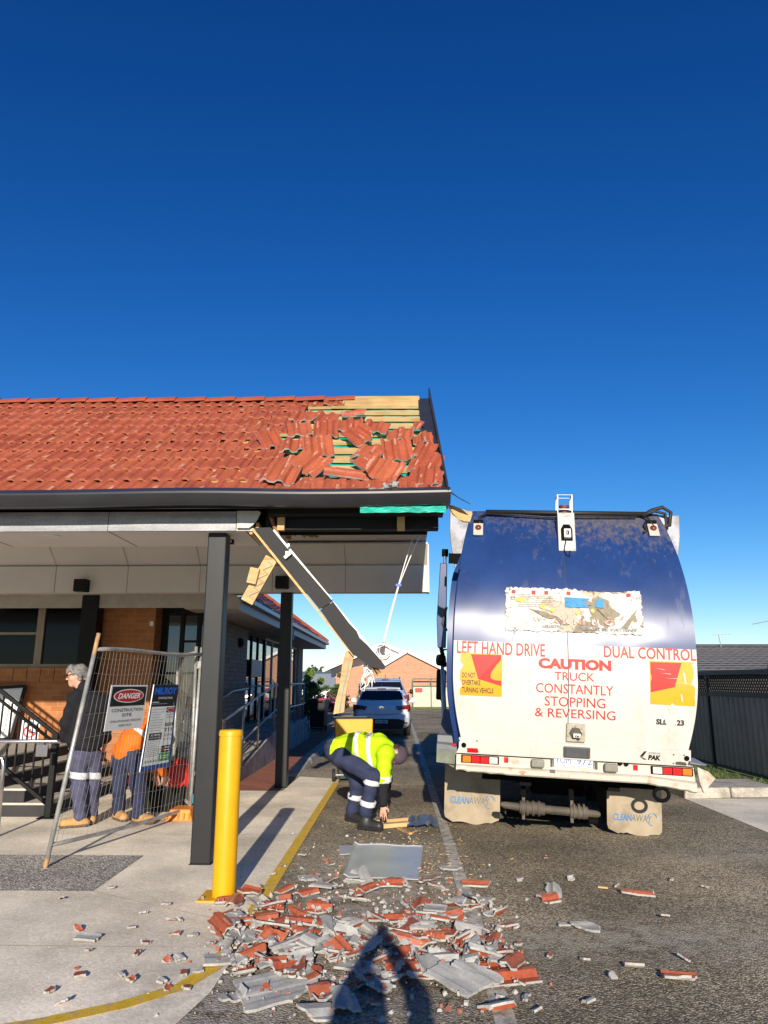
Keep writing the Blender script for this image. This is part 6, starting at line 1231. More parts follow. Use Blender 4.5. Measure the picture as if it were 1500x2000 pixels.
black_cloth = mat('black_fleece', (.016, .016, .019), rough=.95, spec=.15, var=.25, vs=9); lime = mat('hi_vis_lime', (.42, .66, .008), rough=.7, spec=.2, var=.08, vs=6); orange = mat('hi_vis_orange', (.66, .135, .006), rough=.7, spec=.2, var=.1, vs=6)
reflect = mat('reflective_tape', (.6, .6, .62), rough=.4, spec=.6, var=.05, vs=20); tan_b = mat('tan_boot', (.47, .25, .085), rough=.7, var=.2, vs=14); blk_b = mat('black_boot', (.022, .021, .022), rough=.5, var=.3, vs=12); sole_m = mat('boot_sole', (.10, .07, .05), rough=.9); sole_b = mat('boot_sole_black', (.012, .012, .012), rough=.9)
hair_g = mat('grey_hair', (.17, .16, .15), rough=.7, spec=.4, var=.4, vs=30, grain=.4, gs=160); cap_m = mat('mauve_cap', (.065, .042, .058), rough=.85, var=.2, vs=20); hair_d = mat('dark_hair', (.03, .022, .018), rough=.7)
# --- stooping man in lime
J = dict(pelvis=at(668, 1474, 8.92), chest=at(738, 1462, 8.86), neck=at(757, 1462, 8.84), head=at(772, 1474, 8.80), up=(.72, -.05, -.42), face=(-.15, -.35, -1),
         shR=at(752, 1472, 8.68), elR=at(749, 1530, 8.62), wrR=at(748, 1571, 8.56), hdR=((.02, -.12, -1), (-.9, .3, .05), (.2, .9, 0), .15),
         shL=at(748, 1462, 9.02), elL=at(756, 1520, 9.05), wrL=at(752, 1562, 8.98), hdL=((0, -.05, -1), (.9, .2, 0), (-.2, .9, 0), .3),
         hipR=at(669, 1480, 8.79), knR=at(728, 1517, 8.60), anR=at(714, 1592, 8.66), toeR=at(742, 1612, 8.58), hipL=at(664, 1474, 9.04), knL=at(699, 1528, 9.08), anL=at(687, 1588, 9.14), toeL=at(703, 1600, 9.05))
t = thing('person', gz(705, 1614), 'stooping man in a lime hi-vis shirt, mauve cap and navy trousers reaching to the road', 'person'); q = body(t, J)
W_ = at(655, 1462, 8.92); trP = trousers(t, J, navy_cloth, W_); boots(t, J, blk_b, sole_b)
vP = [C_(at(662, 1464, 8.91), at(700, 1458, 8.89), .145, .165, .05), C_(at(700, 1460, 8.88), at(736, 1464, 8.86), .165, .185, .05), C_(J['shL'], J['shR'], .105, .105, .05), C_(at(712, 1472, 8.86), at(728, 1482, 8.83), .14, .14, .05), C_(J['chest'], J['neck'], .13, .085, .05)]
slR = [C_(J['shR'], V(J['shR']).lerp(V(J['elR']), .9), .092, .078, .04)]; slL = [C_(J['shL'], V(J['shL']).lerp(V(J['elL']), .9), .085, .07, .04)]
shirt = skinmesh('hi_vis_shirt', vP+slR+slL, .011, lime, t, fold=.010, fs=.75)
for x in (705, 730): skinmesh('reflective_band', vP, .009, reflect, shirt, fold=.010, fs=.75, grow=.005, cut=[(at(x, 1462, 8.87), (at(x+5, 1458, 8.86)-at(x-5, 1461, 8.88))+V((0, 0, -.01)), .052)])
e_ = V(J['shR']).lerp(V(J['elR']), .9); skinmesh('reflective_band', [C_(J['shR'], e_+V((0, 0, -.03)), .092, .080, .04)], .008, reflect, shirt, grow=.005, cut=[(e_+V((0, 0, .01)), (0, 0, 1), .065)])
skinmesh('black_sleeve', [C_(V(J['shR']).lerp(V(J['elR']), .7), J['elR'], .068, .062), C_(J['elR'], V(J['wrR']).lerp(V(J['elR']), .06), .062, .05)], .009, black_cloth, t, fold=.004)
skinmesh('black_sleeve', [C_(V(J['shL']).lerp(V(J['elL']), .7), J['elL'], .066, .06), C_(J['elL'], V(J['wrL']).lerp(V(J['elL']), .06), .06, .05)], .009, black_cloth, t, fold=.004)
for s_, f_, tl_r in (('R', .12, 0), ('R', .68, 0), ('L', .45, 0)):
    a, b = V(J['kn'+s_]), V(J['an'+s_]); skinmesh('reflective_band', [C_(a, a.lerp(b, .93), .083, .076, .04)], .009, reflect, t, fold=.006, grow=.012, cut=[(a.lerp(b, f_), b-a, .062)])
capP = [E_(q(0, -.018, .035), (.087, .108, .105), J['up'], J['face'])]
cp = skinmesh('cap', capP, .008, cap_m, t, cut=[(q(0, 0, -.005), -V(J['up']), 0)]); skinmesh('hair', [E_(q(0, -.055, -.03), (.074, .062, .045), J['up'], J['face'])], .007, hair_d, t, fold=.004, fs=2); skinmesh('cap_brim', [E_(q(0, .125, .025), (.072, .085, .011), J['up'], J['face'])], .007, cap_m, cp)
# --- man in black jacket
J = dict(pelvis=at(167, 1472, 8.75), chest=at(174, 1388, 8.72), neck=at(162, 1343, 8.70), head=at(150, 1320, 8.68), up=(-.12, -.02, 1), face=(-.93, -.28, -.22),
         shL=at(147, 1366, 8.60), elL=at(131, 1412, 8.60), wrL=at(127, 1441, 8.70), hdL=((.15, .5, -.55), (.3, -.8, .1), (-.3, 0, -1), .8), shR=at(201, 1372, 8.80), elR=at(207, 1420, 8.84), wrR=at(207, 1446, 8.90), hdR=((-.1, -.1, -1), (0, 1, 0), (-1, 0, 0), .5),
         hipL=at(154, 1478, 8.70), knL=at(154, 1540, 8.68), anL=at(157, 1597, 8.74), toeL=at(115, 1612, 8.66), hipR=at(180, 1478, 8.82), knR=at(180, 1538, 8.86), anR=at(179, 1591, 8.95), toeR=at(174, 1600, 9.2))
t = thing('person', gz(160, 1614), 'grey-haired man with glasses in a black jacket resting a hand on the rail', 'person'); q = body(t, J)
trP = trousers(t, J, purple_navy, at(168, 1455, 8.74)); boots(t, J, tan_b, sole_m)
jP = [C_(at(167, 1448, 8.75), J['chest'], .175, .185, .05), C_(J['shL'], J['shR'], .10, .095, .06), C_(at(188, 1440, 8.78), at(194, 1385, 8.78), .12, .13, .05), C_(at(150, 1446, 8.72), at(155, 1385, 8.68), .11, .12, .05), C_(J['chest'], J['neck'], .12, .075, .05)]
for s_ in 'LR': jP += [C_(J['sh'+s_], J['el'+s_], .088, .070, .03), C_(J['el'+s_], V(J['wr'+s_]).lerp(V(J['el'+s_]), .1), .070, .056, .03)]
jk = skinmesh('jacket', jP, .011, black_cloth, t, fold=.011, fs=.7); skinmesh('collar', [C_(V(J['neck'])+V((.02, 0, -.03)), V(J['neck'])+V((.01, 0, .015)), .088, .082, .02)], .009, black_cloth, jk)
skinmesh('reflective_band', trP, .009, reflect, t, fold=.010, fs=.75, grow=.005, cut=[(at(167, 1514, 8.77), (.10, .05, 1), .075)])
hP = [E_(q(0, -.03, .045), (.090, .100, .088), J['up'], J['face']), C_(q(-.05, .055, .105), q(.05, .06, .10), .032, .03, .03), C_(q(0, .09, .075), q(-.02, .10, .05), .025, .014, .03), C_(q(0, -.10, -.01), q(0, -.095, -.06), .05, .035, .03)]
for s_ in (-1, 1): hP += [C_(q(s_*.07, -.03, .03), q(s_*.072, -.045, -.04), .03, .022, .02), C_(q(s_*.06, .05, .08), q(s_*.075, .03, .03), .025, .015, .02)]
skinmesh('hair', hP, .007, hair_g, t, fold=.006, fs=2.2)
gl = MB()
for s_ in (-1, 1):
    gl.tube([q(s_*.018, .100, .022), q(s_*.018, .101, -.012), q(s_*.058, .092, -.012), q(s_*.062, .09, .022)], .0035, 5, closed=True); gl.tube([q(s_*.062, .09, .018), q(s_*.082, .0, .022), q(s_*.08, -.02, .01)], .004, 5)
gl.tube([q(-.018, .103, .016), q(.018, .103, .016)], .0035, 5); part('glasses', gl, black_m, t)
# --- bent worker in orange behind the signs
J = dict(pelvis=at(250, 1474, 9.08), chest=at(292, 1430, 9.25), neck=at(308, 1432, 9.35), head=at(319, 1446, 9.42), up=(.7, .4, -.45), face=(.2, .5, -1),
         shL=at(288, 1438, 9.42), elL=at(300, 1480, 9.50), wrL=at(306, 1512, 9.52), hdL=((.1, 0, -1), (1, 0, 0), (0, 1, 0), .5), shR=at(300, 1446, 9.12), elR=at(312, 1486, 9.14), wrR=at(320, 1512, 9.2), hdR=((.1, .1, -1), (-1, 0, 0), (0, 1, 0), .5),
         hipL=at(237, 1484, 9.10), knL=at(233, 1535, 9.12), anL=at(231, 1585, 9.2), toeL=at(247, 1600, 9.02), hipR=at(268, 1486, 9.02), knR=at(270, 1540, 8.96), anR=at(272, 1592, 8.98), toeR=at(302, 1612, 8.9))
t = thing('person', gz(255, 1606), 'worker in an orange hi-vis shirt bent over behind the fence signs', 'person'); q = body(t, J)
trP = trousers(t, J, navy_cloth, at(253, 1468, 9.1)); boots(t, J, tan_b, sole_m)
vP = [C_(at(248, 1468, 9.1), at(266, 1446, 9.16), .165, .18, .05), C_(at(266, 1446, 9.16), J['chest'], .18, .18, .05), C_(J['shL'], J['shR'], .10, .10, .05), C_(J['chest'], J['neck'], .12, .08, .05)]
for s_ in 'LR': vP += [C_(J['sh'+s_], J['el'+s_], .085, .07, .03), C_(J['el'+s_], V(J['wr'+s_]).lerp(V(J['el'+s_]), .1), .066, .052, .03)]
sh_ = skinmesh('hi_vis_shirt', vP, .011, orange, t, fold=.006)
skinmesh('reflective_band', vP[:4], .009, reflect, sh_, fold=.006, grow=.005, cut=[(at(276, 1440, 9.18), V(J['chest'])-V(J['pelvis']), .055)]); skinmesh('hair', [E_(q(0, -.02, .045), (.084, .10, .085), J['up'], J['face'])], .008, hair_d, t)
# --- the photographer, whose shadow falls across the rubble
J = dict(pelvis=V((.0, -.52, .72)), chest=V((-.01, -.50, 1.14)), neck=V((-.03, -.47, 1.32)), head=V((-.05, -.43, 1.44)), up=(0, .1, 1), face=(0, 1, .05),
         shL=V((-.19, -.48, 1.24)), elL=V((-.16, -.34, 1.42)), wrL=V((-.055, -.12, 1.59)), hdL=((.4, .6, .5), (0, 0, 1), (1, 0, 0), .6), shR=V((.20, -.48, 1.24)), elR=V((.20, -.34, 1.42)), wrR=V((.065, -.12, 1.59)), hdR=((-.4, .6, .5), (0, 0, 1), (-1, 0, 0), .6),
         hipL=V((-.1, -.52, .70)), knL=V((-.13, -.42, .42)), anL=V((-.14, -.52, .10)), toeL=V((-.17, -.30, .04)), hipR=V((.1, -.52, .70)), knR=V((.13, -.42, .42)), anR=V((.14, -.52, .10)), toeR=V((.17, -.30, .04)))
t = thing('person', (0, -.5, 0), 'photographer in dark clothes holding a phone up, seen only by the shadow on the rubble', 'person'); q = body(t, J)
trousers(t, J, navy_cloth, V((0, -.52, .82)), h=.014); boots(t, J, blk_b, sole_b)
jP = [C_(V((-.07, -.44, 1.40)), V((-.12, -.34, 1.40)), .11, .09, .05), C_(V((0, -.52, .60)), J['chest'], .25, .21, .05), C_(J['shL'], J['shR'], .10, .10, .05), C_(J['chest'], J['neck'], .12, .07, .05)]  # first capsule is an added lump closing the left gap in the cast shadow
for s_ in 'LR': jP += [C_(J['sh'+s_], J['el'+s_], .08, .065, .03), C_(J['el'+s_], V(J['wr'+s_]).lerp(V(J['el'+s_]), .1), .065, .05, .03)]
skinmesh('jacket', jP, .014, black_cloth, t, fold=.006); skinmesh('hair', [E_(q(0, -.02, .04), (.086, .10, .09), J['up'], J['face'])], .010, hair_d, t)
solo('phone', MB().box((-.075, -.045, 1.555), (.075, -.035, 1.635)), black_m, 'black phone held up by the photographer, seen only by its shadow tip', 'phone', bevel=.006)

# ------------------------------------------------------------------ broken tiles
def shard_mesh(name, l, wd, seed, cuts=3, rib=.024, th=.014, v0=0., curve=0.):
    rr = random.Random(seed); bm = bmesh.new(); nx, ny = max(3, int(l/.05)), max(6, int(wd/.016)); vv = []
    for i in range(nx+1):
        for j in range(ny+1):
            x = -l/2+l*i/nx; y = -wd/2+wd*j/ny; z = tile_prof(v0+(y+wd/2)/.30)*rib/.030-.012+curve*x*x
            vv.append(bm.verts.new((x, y, z)))
    for i in range(nx):
        for j in range(ny): a = i*(ny+1)+j; bm.faces.new((vv[a], vv[a+ny+1], vv[a+ny+2], vv[a+1]))
    for k in range(cuts):
        a = rr.random()*6.283; n = V((math.cos(a), math.sin(a), 0)); ext = abs(n.x)*l/2+abs(n.y)*wd/2
        bmesh.ops.bisect_plane(bm, geom=bm.verts[:]+bm.edges[:]+bm.faces[:], plane_co=n*ext*rr.uniform(.38, .78), plane_no=n, clear_outer=True)
    for v in bm.verts:
        if v.is_boundary and cuts: v.co += V((rr.gauss(0, .0045), rr.gauss(0, .0045), 0))
    top = set(bm.faces); bmesh.ops.recalc_face_normals(bm, faces=bm.faces[:])
    if sum(f.normal.z for f in bm.faces) < 0: bmesh.ops.reverse_faces(bm, faces=bm.faces[:])
    ret = bmesh.ops.extrude_face_region(bm, geom=bm.faces[:]); nv = [g for g in ret['geom'] if isinstance(g, bmesh.types.BMVert)]; nf = {g for g in ret['geom'] if isinstance(g, bmesh.types.BMFace)}
    for v in nv: v.co.z -= th
    for f in bm.faces: f.material_index = 1
    bmesh.ops.recalc_face_normals(bm, faces=bm.faces[:])
    for f in bm.faces:
        if f.normal.z > .2:
            f.material_index = 0; c_ = f.calc_center_median(); vv_ = (v0+(c_.y+wd/2)/.30) % 1.0
            if min(abs(vv_-q_) for q_ in (.09, .59, 9)) < .032 and MN.noise(V((c_.x*9, vv_*7+seed, seed*.37))) > .16: f.material_index = 2
    c = V((0, 0, 0))
    for v in bm.verts: c += v.co
    c /= max(1, len(bm.verts)); bmesh.ops.translate(bm, verts=bm.verts[:], vec=-c)
    me = bpy.data.meshes.new(name); bm.to_mesh(me); bm.free(); me.materials.append((tile_m, tile_m2, tile_m3)[seed % 3]); me.materials.append(tile_grey); me.materials.append(tile_wear); return me
TILE_M = [tile_m, tile_m2, tile_m3]
def place(me, name, loc, rz, tilt=0., tdir=0., flip=False, label=None, group=None, M=None):
    o = bpy.data.objects.new(name, me); COL.objects.link(o); q = MX.Rotation(rz, 3, 'Z')
    if flip: q = q @ MX.Rotation(math.pi, 3, 'X')
    if tilt: q = MX.Rotation(tilt, 3, V((math.cos(tdir), math.sin(tdir), 0))) @ q
    if M is not None: q = M @ q
    o.rotation_euler = q.to_euler(); o.location = loc; tag(o, label, 'roof tile' if 'loose' in name else 'tile shard', group); return o
# loose tiles on the roof: zoomed pixel, in-plane turn, length, width, raised tilt, cuts
MR = MX(((1, 0, 0), (0, SD.y, -SD.z), (0, SD.z, SD.y))).to_3x3()
loose = [(445, 190, 4, .42, .42, 3, 1, 'slipped tile at the broken edge just under the top intact course'), (572, 216, 0, .40, .30, 6, 0, 'loose tile lying square below the two top intact tiles'), (725, 194, 88, .42, .16, 20, 1, 'narrow tile lying on its side below the bare ridge timber'), (700, 246, 0, .34, .38, 10, 1, 'loose tile directly under the one lying on its side'), (557, 284, 1, .42, .36, 13, 0, 'flat upright loose tile with four pale ridge marks, above the centre of the hole'), (402, 280, -3, .42, .36, 6, 0, 'loose tile hanging beside the intact courses, fourth row from the top'),
         (862, 258, 8, .34, .36, 8, 1, 'loose tile near the barge under the bare top battens'), (755, 318, -38, .44, .42, 15, 1, 'large tile twisted sideways in the middle of the hole with a scraped corner'), (998, 315, 6, .34, .36, 8, 1, 'loose tile in the third row left of the barge'), (1130, 324, 2, .36, .28, 8, 1, 'tile standing against the barge, second from the top'), (1088, 264, 18, .34, .17, 12, 2, 'thin broken tile piece topmost beside the barge'), (515, 396, -7, .46, .40, 17, 0, 'big smooth loose tile hanging steeply left of the hole centre'),
         (368, 360, 0, .36, .36, 5, 0, 'loose tile just above the long bare batten'), (232, 342, -16, .40, .30, 14, 1, 'kicked-up tile with a dark gap under it at the left of the damage'), (812, 412, 18, .34, .42, 9, 2, 'tile broken on a slant lying below the twisted tile'), (975, 404, 0, .44, .40, 17, 0, 'big flat loose tile right of the hole centre with scratched ribs'), (1146, 394, 6, .36, .28, 10, 1, 'tile against the barge, third from the top'), (468, 492, 22, .40, .44, 15, 1, 'tile with a pale raised edge pointing up, above the lower teal gap'),
         (812, 484, -36, .44, .34, 13, 2, 'pointed broken tile with a pale fractured tip'), (1142, 478, 12, .38, .40, 12, 1, 'tile leaning on the barge, fourth from the top'), (898, 548, 28, .42, .44, 26, 2, 'dark upturned tile rearing over the gutter'), (682, 542, 89, .52, .20, 14, 0, 'long tile laid across the slope with one groove along it'), (1146, 560, 8, .38, .40, 9, 1, 'tile leaning on the barge, lowest of its row above the gutter'),
         (300, 545, 3, .42, .42, 7, 0, 'slipped tile at the lower left corner of the damage'), (310, 476, 10, .38, .34, 6, 1, 'tipped tile next to the intact courses above the lower left corner'), (860, 606, 4, .22, .34, 4, 2, 'broken tile end at the gutter below the upturned tile'), (945, 605, 70, .22, .10, 6, 2, 'pale broken sliver resting on the gutter')]
for i, (zx, zy, rz_, l, wd, ti, cu, lb) in enumerate(loose):
    x, s = on_roof(450+zx/3, 750+zy/3, .05); rl = rnd.gauss(0, 6); me = shard_mesh('loose_roof_tile', l*.86, wd*.82, 300+i, cu, rib=.044, v0=.2*i, th=.018)
    grey = 'sliver' in lb
    place(me, 'loose_roof_tile', roofp(x, s, .05+l*.4*math.sin(R(ti*.85))*.8+.012*(i % 3)), R(90-rz_+rnd.gauss(0, 5)), R(ti*.85+3), 0, grey, lb, 'loose tiles in the broken roof', MR @ MX.Rotation(R(rl), 3, 'Y'))
for px_ in range(600, 862, 0+46):          # last intact course along the gutter
    x, s = on_roof(px_, 956, .0)
    me = shard_mesh('loose_roof_tile', .36, .31, 800+px_, 1 if px_ % 3 else 2); place(me, 'loose_roof_tile', roofp(x, .12, .028+rnd.uniform(0, .012)), R(90+rnd.gauss(0, 3)), R(2), 0, False, 'bottom-course tile still seated just above the gutter under the loose tiles', 'bottom course tiles along the gutter', MR)
# ground rubble
HM = {}
def hget(x, y, r):
    m = 0
    for i in range(int((x-r)/.05), int((x+r)/.05)+1):
        for j in range(int((y-r)/.05), int((y+r)/.05)+1): m = max(m, HM.get((i, j), 0))
    return m
def hset(x, y, r, z):
    for i in range(int((x-r)/.05), int((x+r)/.05)+1):
        for j in range(int((y-r)/.05), int((y+r)/.05)+1): HM[(i, j)] = max(HM.get((i, j), 0), z)
GRP = 'broken tile pieces strewn on the ground'
big = [(540, 1940, 'G', .42, .34, 24, 1, 'whole grey-backed tile lying face down at the front of the rubble, its red edge showing'), (467, 1832, 'G', .36, .18, -38, 1, 'grey curved half tile below the yellow bollard'), (448, 1881, 'G', .30, .13, 16, 2, 'grey pointed slab lying over the yellow line'), (595, 1803, 'R', .36, .13, -8, 2, 'long red tile strip in the back of the heap'), (515, 1796, 'R', .22, .20, 30, 3, 'red tile chunk right of the bollard base'), (447, 1764, 'R', .20, .18, 12, 3, 'red tile chunk leaning against the bollard base plate'), (486, 1755, 'R', .18, .13, -20, 3, 'red chip behind the bollard base'), (662, 1873, 'R', .22, .17, -35, 3, 'steep red tile fragment at the centre of the heap'), (702, 1896, 'G', .28, .15, -18, 2, 'grey wedge-shaped piece left of the photographer shadow'), (855, 1832, 'R', .34, .11, -38, 1, 'long red rib lying diagonally right of the shadow'), (822, 1842, 'R', .30, .09, -40, 1, 'narrow red strip parallel to the long red rib'), (935, 1856, 'R', .32, .26, 8, 1, 'thick red tile with a pale broken front edge at the right of the heap'), (972, 1906, 'R', .40, .30, 16, 0, 'ribbed red tile lying face up at the right end of the heap'), (900, 1938, 'G', .33, .22, -42, 2, 'large grey tile back lying across the right edge of the shadow'), (935, 1928, 'G', .26, .16, -40, 2, 'smaller grey plate on the large grey tile back'), (838, 1898, 'R', .26, .22, -10, 2, 'red tile half inside the shadow'), (760, 1800, 'R', .26, .11, 4, 2, 'red strip at the tip of the shadow'), (698, 1761, 'R', .24, .11, -22, 2, 'red strip below the metal sheet'), (925, 1766, 'G', .34, .19, 4, 3, 'broad grey slab on the white line'), (932, 1731, 'R', .28, .09, -4, 1, 'red strip with a pale edge across the white line'), (1075, 1760, 'R', .22, .15, 24, 2, 'lone red piece with a pale side on the asphalt'), (880, 1701, 'G', .20, .08, 0, 2, 'flat grey shard on the white line near the truck'), (1240, 1748, 'R', .30, .11, -16, 3, 'jagged red sliver out on the asphalt towards the driveway'), (1150, 1818, 'G', .22, .16, 8, 3, 'pale grey fragment alone on the asphalt'), (1238, 1892, 'R', .11, .06, -4, 0, 'small red block alone on the asphalt'), (1328, 1915, 'R', .19, .12, -10, 2, 'red piece farthest towards the right foreground'), (167, 1838, 'G', .17, .09, -4, 2, 'grey shard on the concrete joint at the left'), (600, 1855, 'G', .26, .16, 35, 3, 'grey plate in the middle left of the heap'), (560, 1765, 'R', .20, .12, 15, 3, 'red lump at the back of the heap near the yellow line'), (740, 1845, 'G', .26, .15, 10, 3, 'grey plate just left of the shadow tip'), (645, 1812, 'R', .26, .10, -5, 2, 'red rib next to the long red strip'), (530, 1850, 'R', .17, .11, 60, 3, 'red piece standing among the grey plates'), (880, 1800, 'R', .22, .09, -25, 2, 'red strip beside the white line'), (600, 1720, 'G', .20, .14, 20, 3, 'grey flake left of the metal sheet'), (850, 1780, 'G', .24, .14, -15, 3, 'grey flake between the shadow and the white line'), (500, 1815, 'R', .24, .15, -15, 2, 'red plate over the yellow line'), (470, 1905, 'R', .16, .10, 25, 3, 'red fragment at the front left of the heap'), (605, 1925, 'R', .12, .10, 50, 2, 'red fragment beside the face-down whole tile'), (680, 1840, 'G', .22, .12, -30, 3, 'grey rib behind the steep red fragment'), (790, 1870, 'R', .18, .10, 20, 3, 'red chunk within the shadow tip')]
for i, (px_, py_, k, l, wd, rz_, cu, lb) in enumerate(big):
    p = gz(px_, py_); r = min(l, wd)*.42; h0 = hget(p.x, p.y, r)
    me = shard_mesh('tile_shard', l, wd, 100+i, cu, v0=.3+.37*i, rib=.030 if k == 'R' else .006); onpile = h0 > .02
    ti = rnd.uniform(.10, .32) if onpile else rnd.uniform(.02, .10)
    if 'steep' in lb or 'standing' in lb: ti = .8
    place(me, 'tile_shard', (p.x, p.y, .020+h0*.75+math.sin(ti)*min(l, wd)*.30), R(rz_), ti, rnd.uniform(-.6, .6)+(0 if k == 'R' else .2), k == 'G', lb, GRP); hset(p.x, p.y, r, h0*.6+.03)
mids = [shard_mesh('tile_shard', rnd.uniform(.13, .28), rnd.uniform(.07, .135), 500+i, 3, v0=rnd.random(), th=.012, rib=.034) for i in range(26)]
smalls = [shard_mesh('tile_shard', rnd.uniform(.04, .085), rnd.uniform(.03, .055), 700+i, 3, v0=rnd.random(), th=.012) for i in range(20)]
rg = random.Random(99)
def scat(): # dense band from the bollard to the white line
    u = rg.random()
    if u < .72: t_ = rg.random(); px_ = 430+560*t_; py_ = 1775+125*rg.random()+25*math.sin(t_*3)+rg.gauss(0, 20)
    elif u < .88: px_ = rg.gauss(730, 120); py_ = rg.gauss(1745, 26)
    else: px_ = rg.gauss(640, 170); py_ = rg.gauss(1915, 35)
    return px_, max(1690, min(1990, py_))
for i in range(135):
    px_, py_ = scat(); p = gz(px_, py_); red = rg.random() < (.62 if py_ < 1825 else .40); h0 = hget(p.x, p.y, .05); ti = rg.uniform(.03, .32)
    place(mids[i % 26], 'tile_shard', (p.x, p.y, .018+h0*.8+math.sin(ti)*.02), rg.random()*6.28, ti, rg.random()*6.28, not red, 'hand-sized red tile fragment among the heap of broken roof tiles' if red else 'hand-sized grey tile fragment among the heap of broken roof tiles', GRP); hset(p.x, p.y, .05, min(.09, h0*.7+.022))
for i in range(80):
    px_, py_ = scat(); py_ += rg.gauss(0, 22); px_ += rg.gauss(0, 30); p = gz(px_, max(1660, min(1995, py_))); red = rg.random() < .42; h0 = hget(p.x, p.y, .02)
    place(smalls[i % 20], 'tile_shard', (p.x, p.y, .014+h0*.85), rg.random()*6.28, rg.uniform(0, .6), rg.random()*6.28, not red, 'small red chip in or around the heap of broken roof tiles' if red else 'small grey chip in or around the heap of broken roof tiles', GRP)
strays = [(153, 1820, 1), (257, 1817, 1), (267, 1868, 1), (153, 1910, 1), (97, 1942, 1), (122, 1963, 0), (238, 1910, 0), (255, 1920, 1), (313, 1923, 0), (358, 1908, 1), (385, 1903, 0), (365, 1937, 1), (348, 1878, 0), (378, 1832, 0), (335, 1802, 0), (282, 1847, 0), (325, 1770, 0), (343, 1830, 0), (350, 1802, 0), (280, 1788, 1), (172, 1862, 0), (1198, 1913, 0), (1027, 1957, 0), (1145, 1880, 1), (1338, 1878, 1), (1378, 1737, 0), (1312, 1722, 0), (1015, 1722, 0), (1115, 1720, 0), (1100, 1812, 0), (1013, 1850, 1), (1020, 1928, 1), (1147, 1963, 0), (1050, 1980, 0), (1075, 1873, 1), (1065, 1678, 0), (532, 1712, 1), (512, 1737, 0), (590, 1700, 0), (647, 1692, 1), (1205, 1735, 0), (217, 1738, 0), (120, 1758, 0), (1300, 1795, 0), (590, 1673, 0), (870, 1745, 0)]
for i, (px_, py_, red) in enumerate(strays):
    p = gz(px_, py_); where = 'the concrete apron left of the heap' if px_ < 470 else ('the asphalt right of the heap' if px_ > 990 else 'the asphalt behind the heap')
    place(smalls[i % 20], 'tile_shard', (p.x, p.y, .020), rg.random()*6.28, rg.uniform(0, .45), rg.random()*6.28, not red, 'stray %s tile chip lying alone on %s' % ('red' if red else 'grey', where), 'stray tile chips around the heap')
cr_ = MB()
for i in range(1700):
    if i < 1550: px_, py_ = scat(); px_ += rg.gauss(0, 22); py_ += rg.gauss(0, 22)
    else: px_, py_ = rg.uniform(560, 880), rg.uniform(1600, 1760)
    if py_ < 1600 or py_ > 1998: continue
    p = gz(px_, py_); s = .004+.014*rg.random()**3.5; z = hget(p.x, p.y, .01)*.8+.006; a_ = rg.random()*6.28; q_ = MX.Rotation(a_, 3, V((rg.gauss(0, 1), rg.gauss(0, 1), 1)).normalized()); m = 0 if rg.random() < .28 else 1
    pts = [p+V((0, 0, z))+q_ @ V((x*s*rg.uniform(.6, 1.3), y*s, zz*s*.6)) for x, y, zz in ((-1, -1, -1), (1, -1, -1), (1, 1, -1), (-1, 1, -1), (-.7, -.7, 1), (.8, -.6, 1), (.6, .8, 1), (-.8, .6, 1))]
    cr_.hexa(pts, m)
o = solo('tile_crumbs', cr_, [mat('crumb_red', (.34, .12, .08), rough=.9), mat('crumb_grey', (.40, .385, .35), rough=.9)], None, None, kind='stuff'); o['label'] = 'crumbs and grit of shattered roof tile'; o['category'] = 'rubble'
sw = MB()
for i in range(160):
    p = gz(rg.gauss(800, 70), rg.uniform(1600, 1720)); a_ = rg.random()*3.14; l = rg.uniform(.01, .045); d = V((math.cos(a_), math.sin(a_), 0)); sw.bar(p+V((0, 0, .008)), p+d*l+V((0, 0, .010)), .006, .005)
o = solo('wood_splinters', sw, timber, None, None, kind='stuff'); o['label'] = 'small wood splinters scattered on the asphalt'; o['category'] = 'splinters'
# metal sheet, offcuts
galv_sheet = mat('zinc_sheet', (.55, .56, .57), rough=.42, metal=.45, var=.08, vs=3, grain=.05, dirt=((.36, .36, .35), 5, .6, .78), bump=.04, bs=7)
c4 = [gz(672, 1718), gz(816, 1724), gz(825, 1661), gz(692, 1655)]; f_ = bilin(*c4); mb = MB(); rows = []
for j in range(13): rows.append([f_(i/16, j/12)+V((0, 0, .022+.012*MN.noise(V((i*.25, j*.3, 1)))+(.018 if i == 0 else 0)+(.012 if j == 12 else 0))) for i in range(17)])
mb.grid(rows); mb.grid([[p+V((0, 0, -.003)) for p in r] for r in rows], flip=True)
for e in ([r[0] for r in rows], rows[0], [r[-1] for r in rows], rows[-1]): mb.tube([p+V((0, 0, .002)) for p in e], .006, 5)
solo('metal_sheet', mb, galv_sheet, 'shiny square zinc sheet lying on the asphalt behind the rubble', 'metal sheet', auto=40)
mb = MB(); mb.prism([gz(663, 1670, .01), gz(694, 1668, .01), gz(702, 1652, .01), gz(662, 1652, .01)], (0, 0, .006)); solo('metal_flashing', mb, galv_sheet, 'small dull metal flashing at the upper left corner of the zinc sheet', 'flashing')
mb = MB(); mb.bar(gz(730, 1614, .03), gz(797, 1609, .035), .10, .045); mb.bar(gz(735, 1606, .03), gz(800, 1601, .03), .04, .05); solo('timber_offcut', mb, timber, 'pale timber offcut under the hand of the stooping man', 'timber', bevel=.003)
mb = MB(); mb.bar(gz(778, 1617, .02), gz(802, 1628, .015), .04, .02); solo('timber_offcut', mb, ply, 'short split timber offcut on the asphalt below the crumpled flashing', 'timber')
mb = MB(); rows = []
for j in range(5): rows.append([gz(795+58*i/10+j*1.0-(j > 2)*4*(i > 7), 1613-13*j/4-4*i/10, .04)+V((0, 0, .03*MN.noise(V((i*.8, j*1.1, 5)))+.01*j-(.03 if i > 8 else 0))) for i in range(11)])
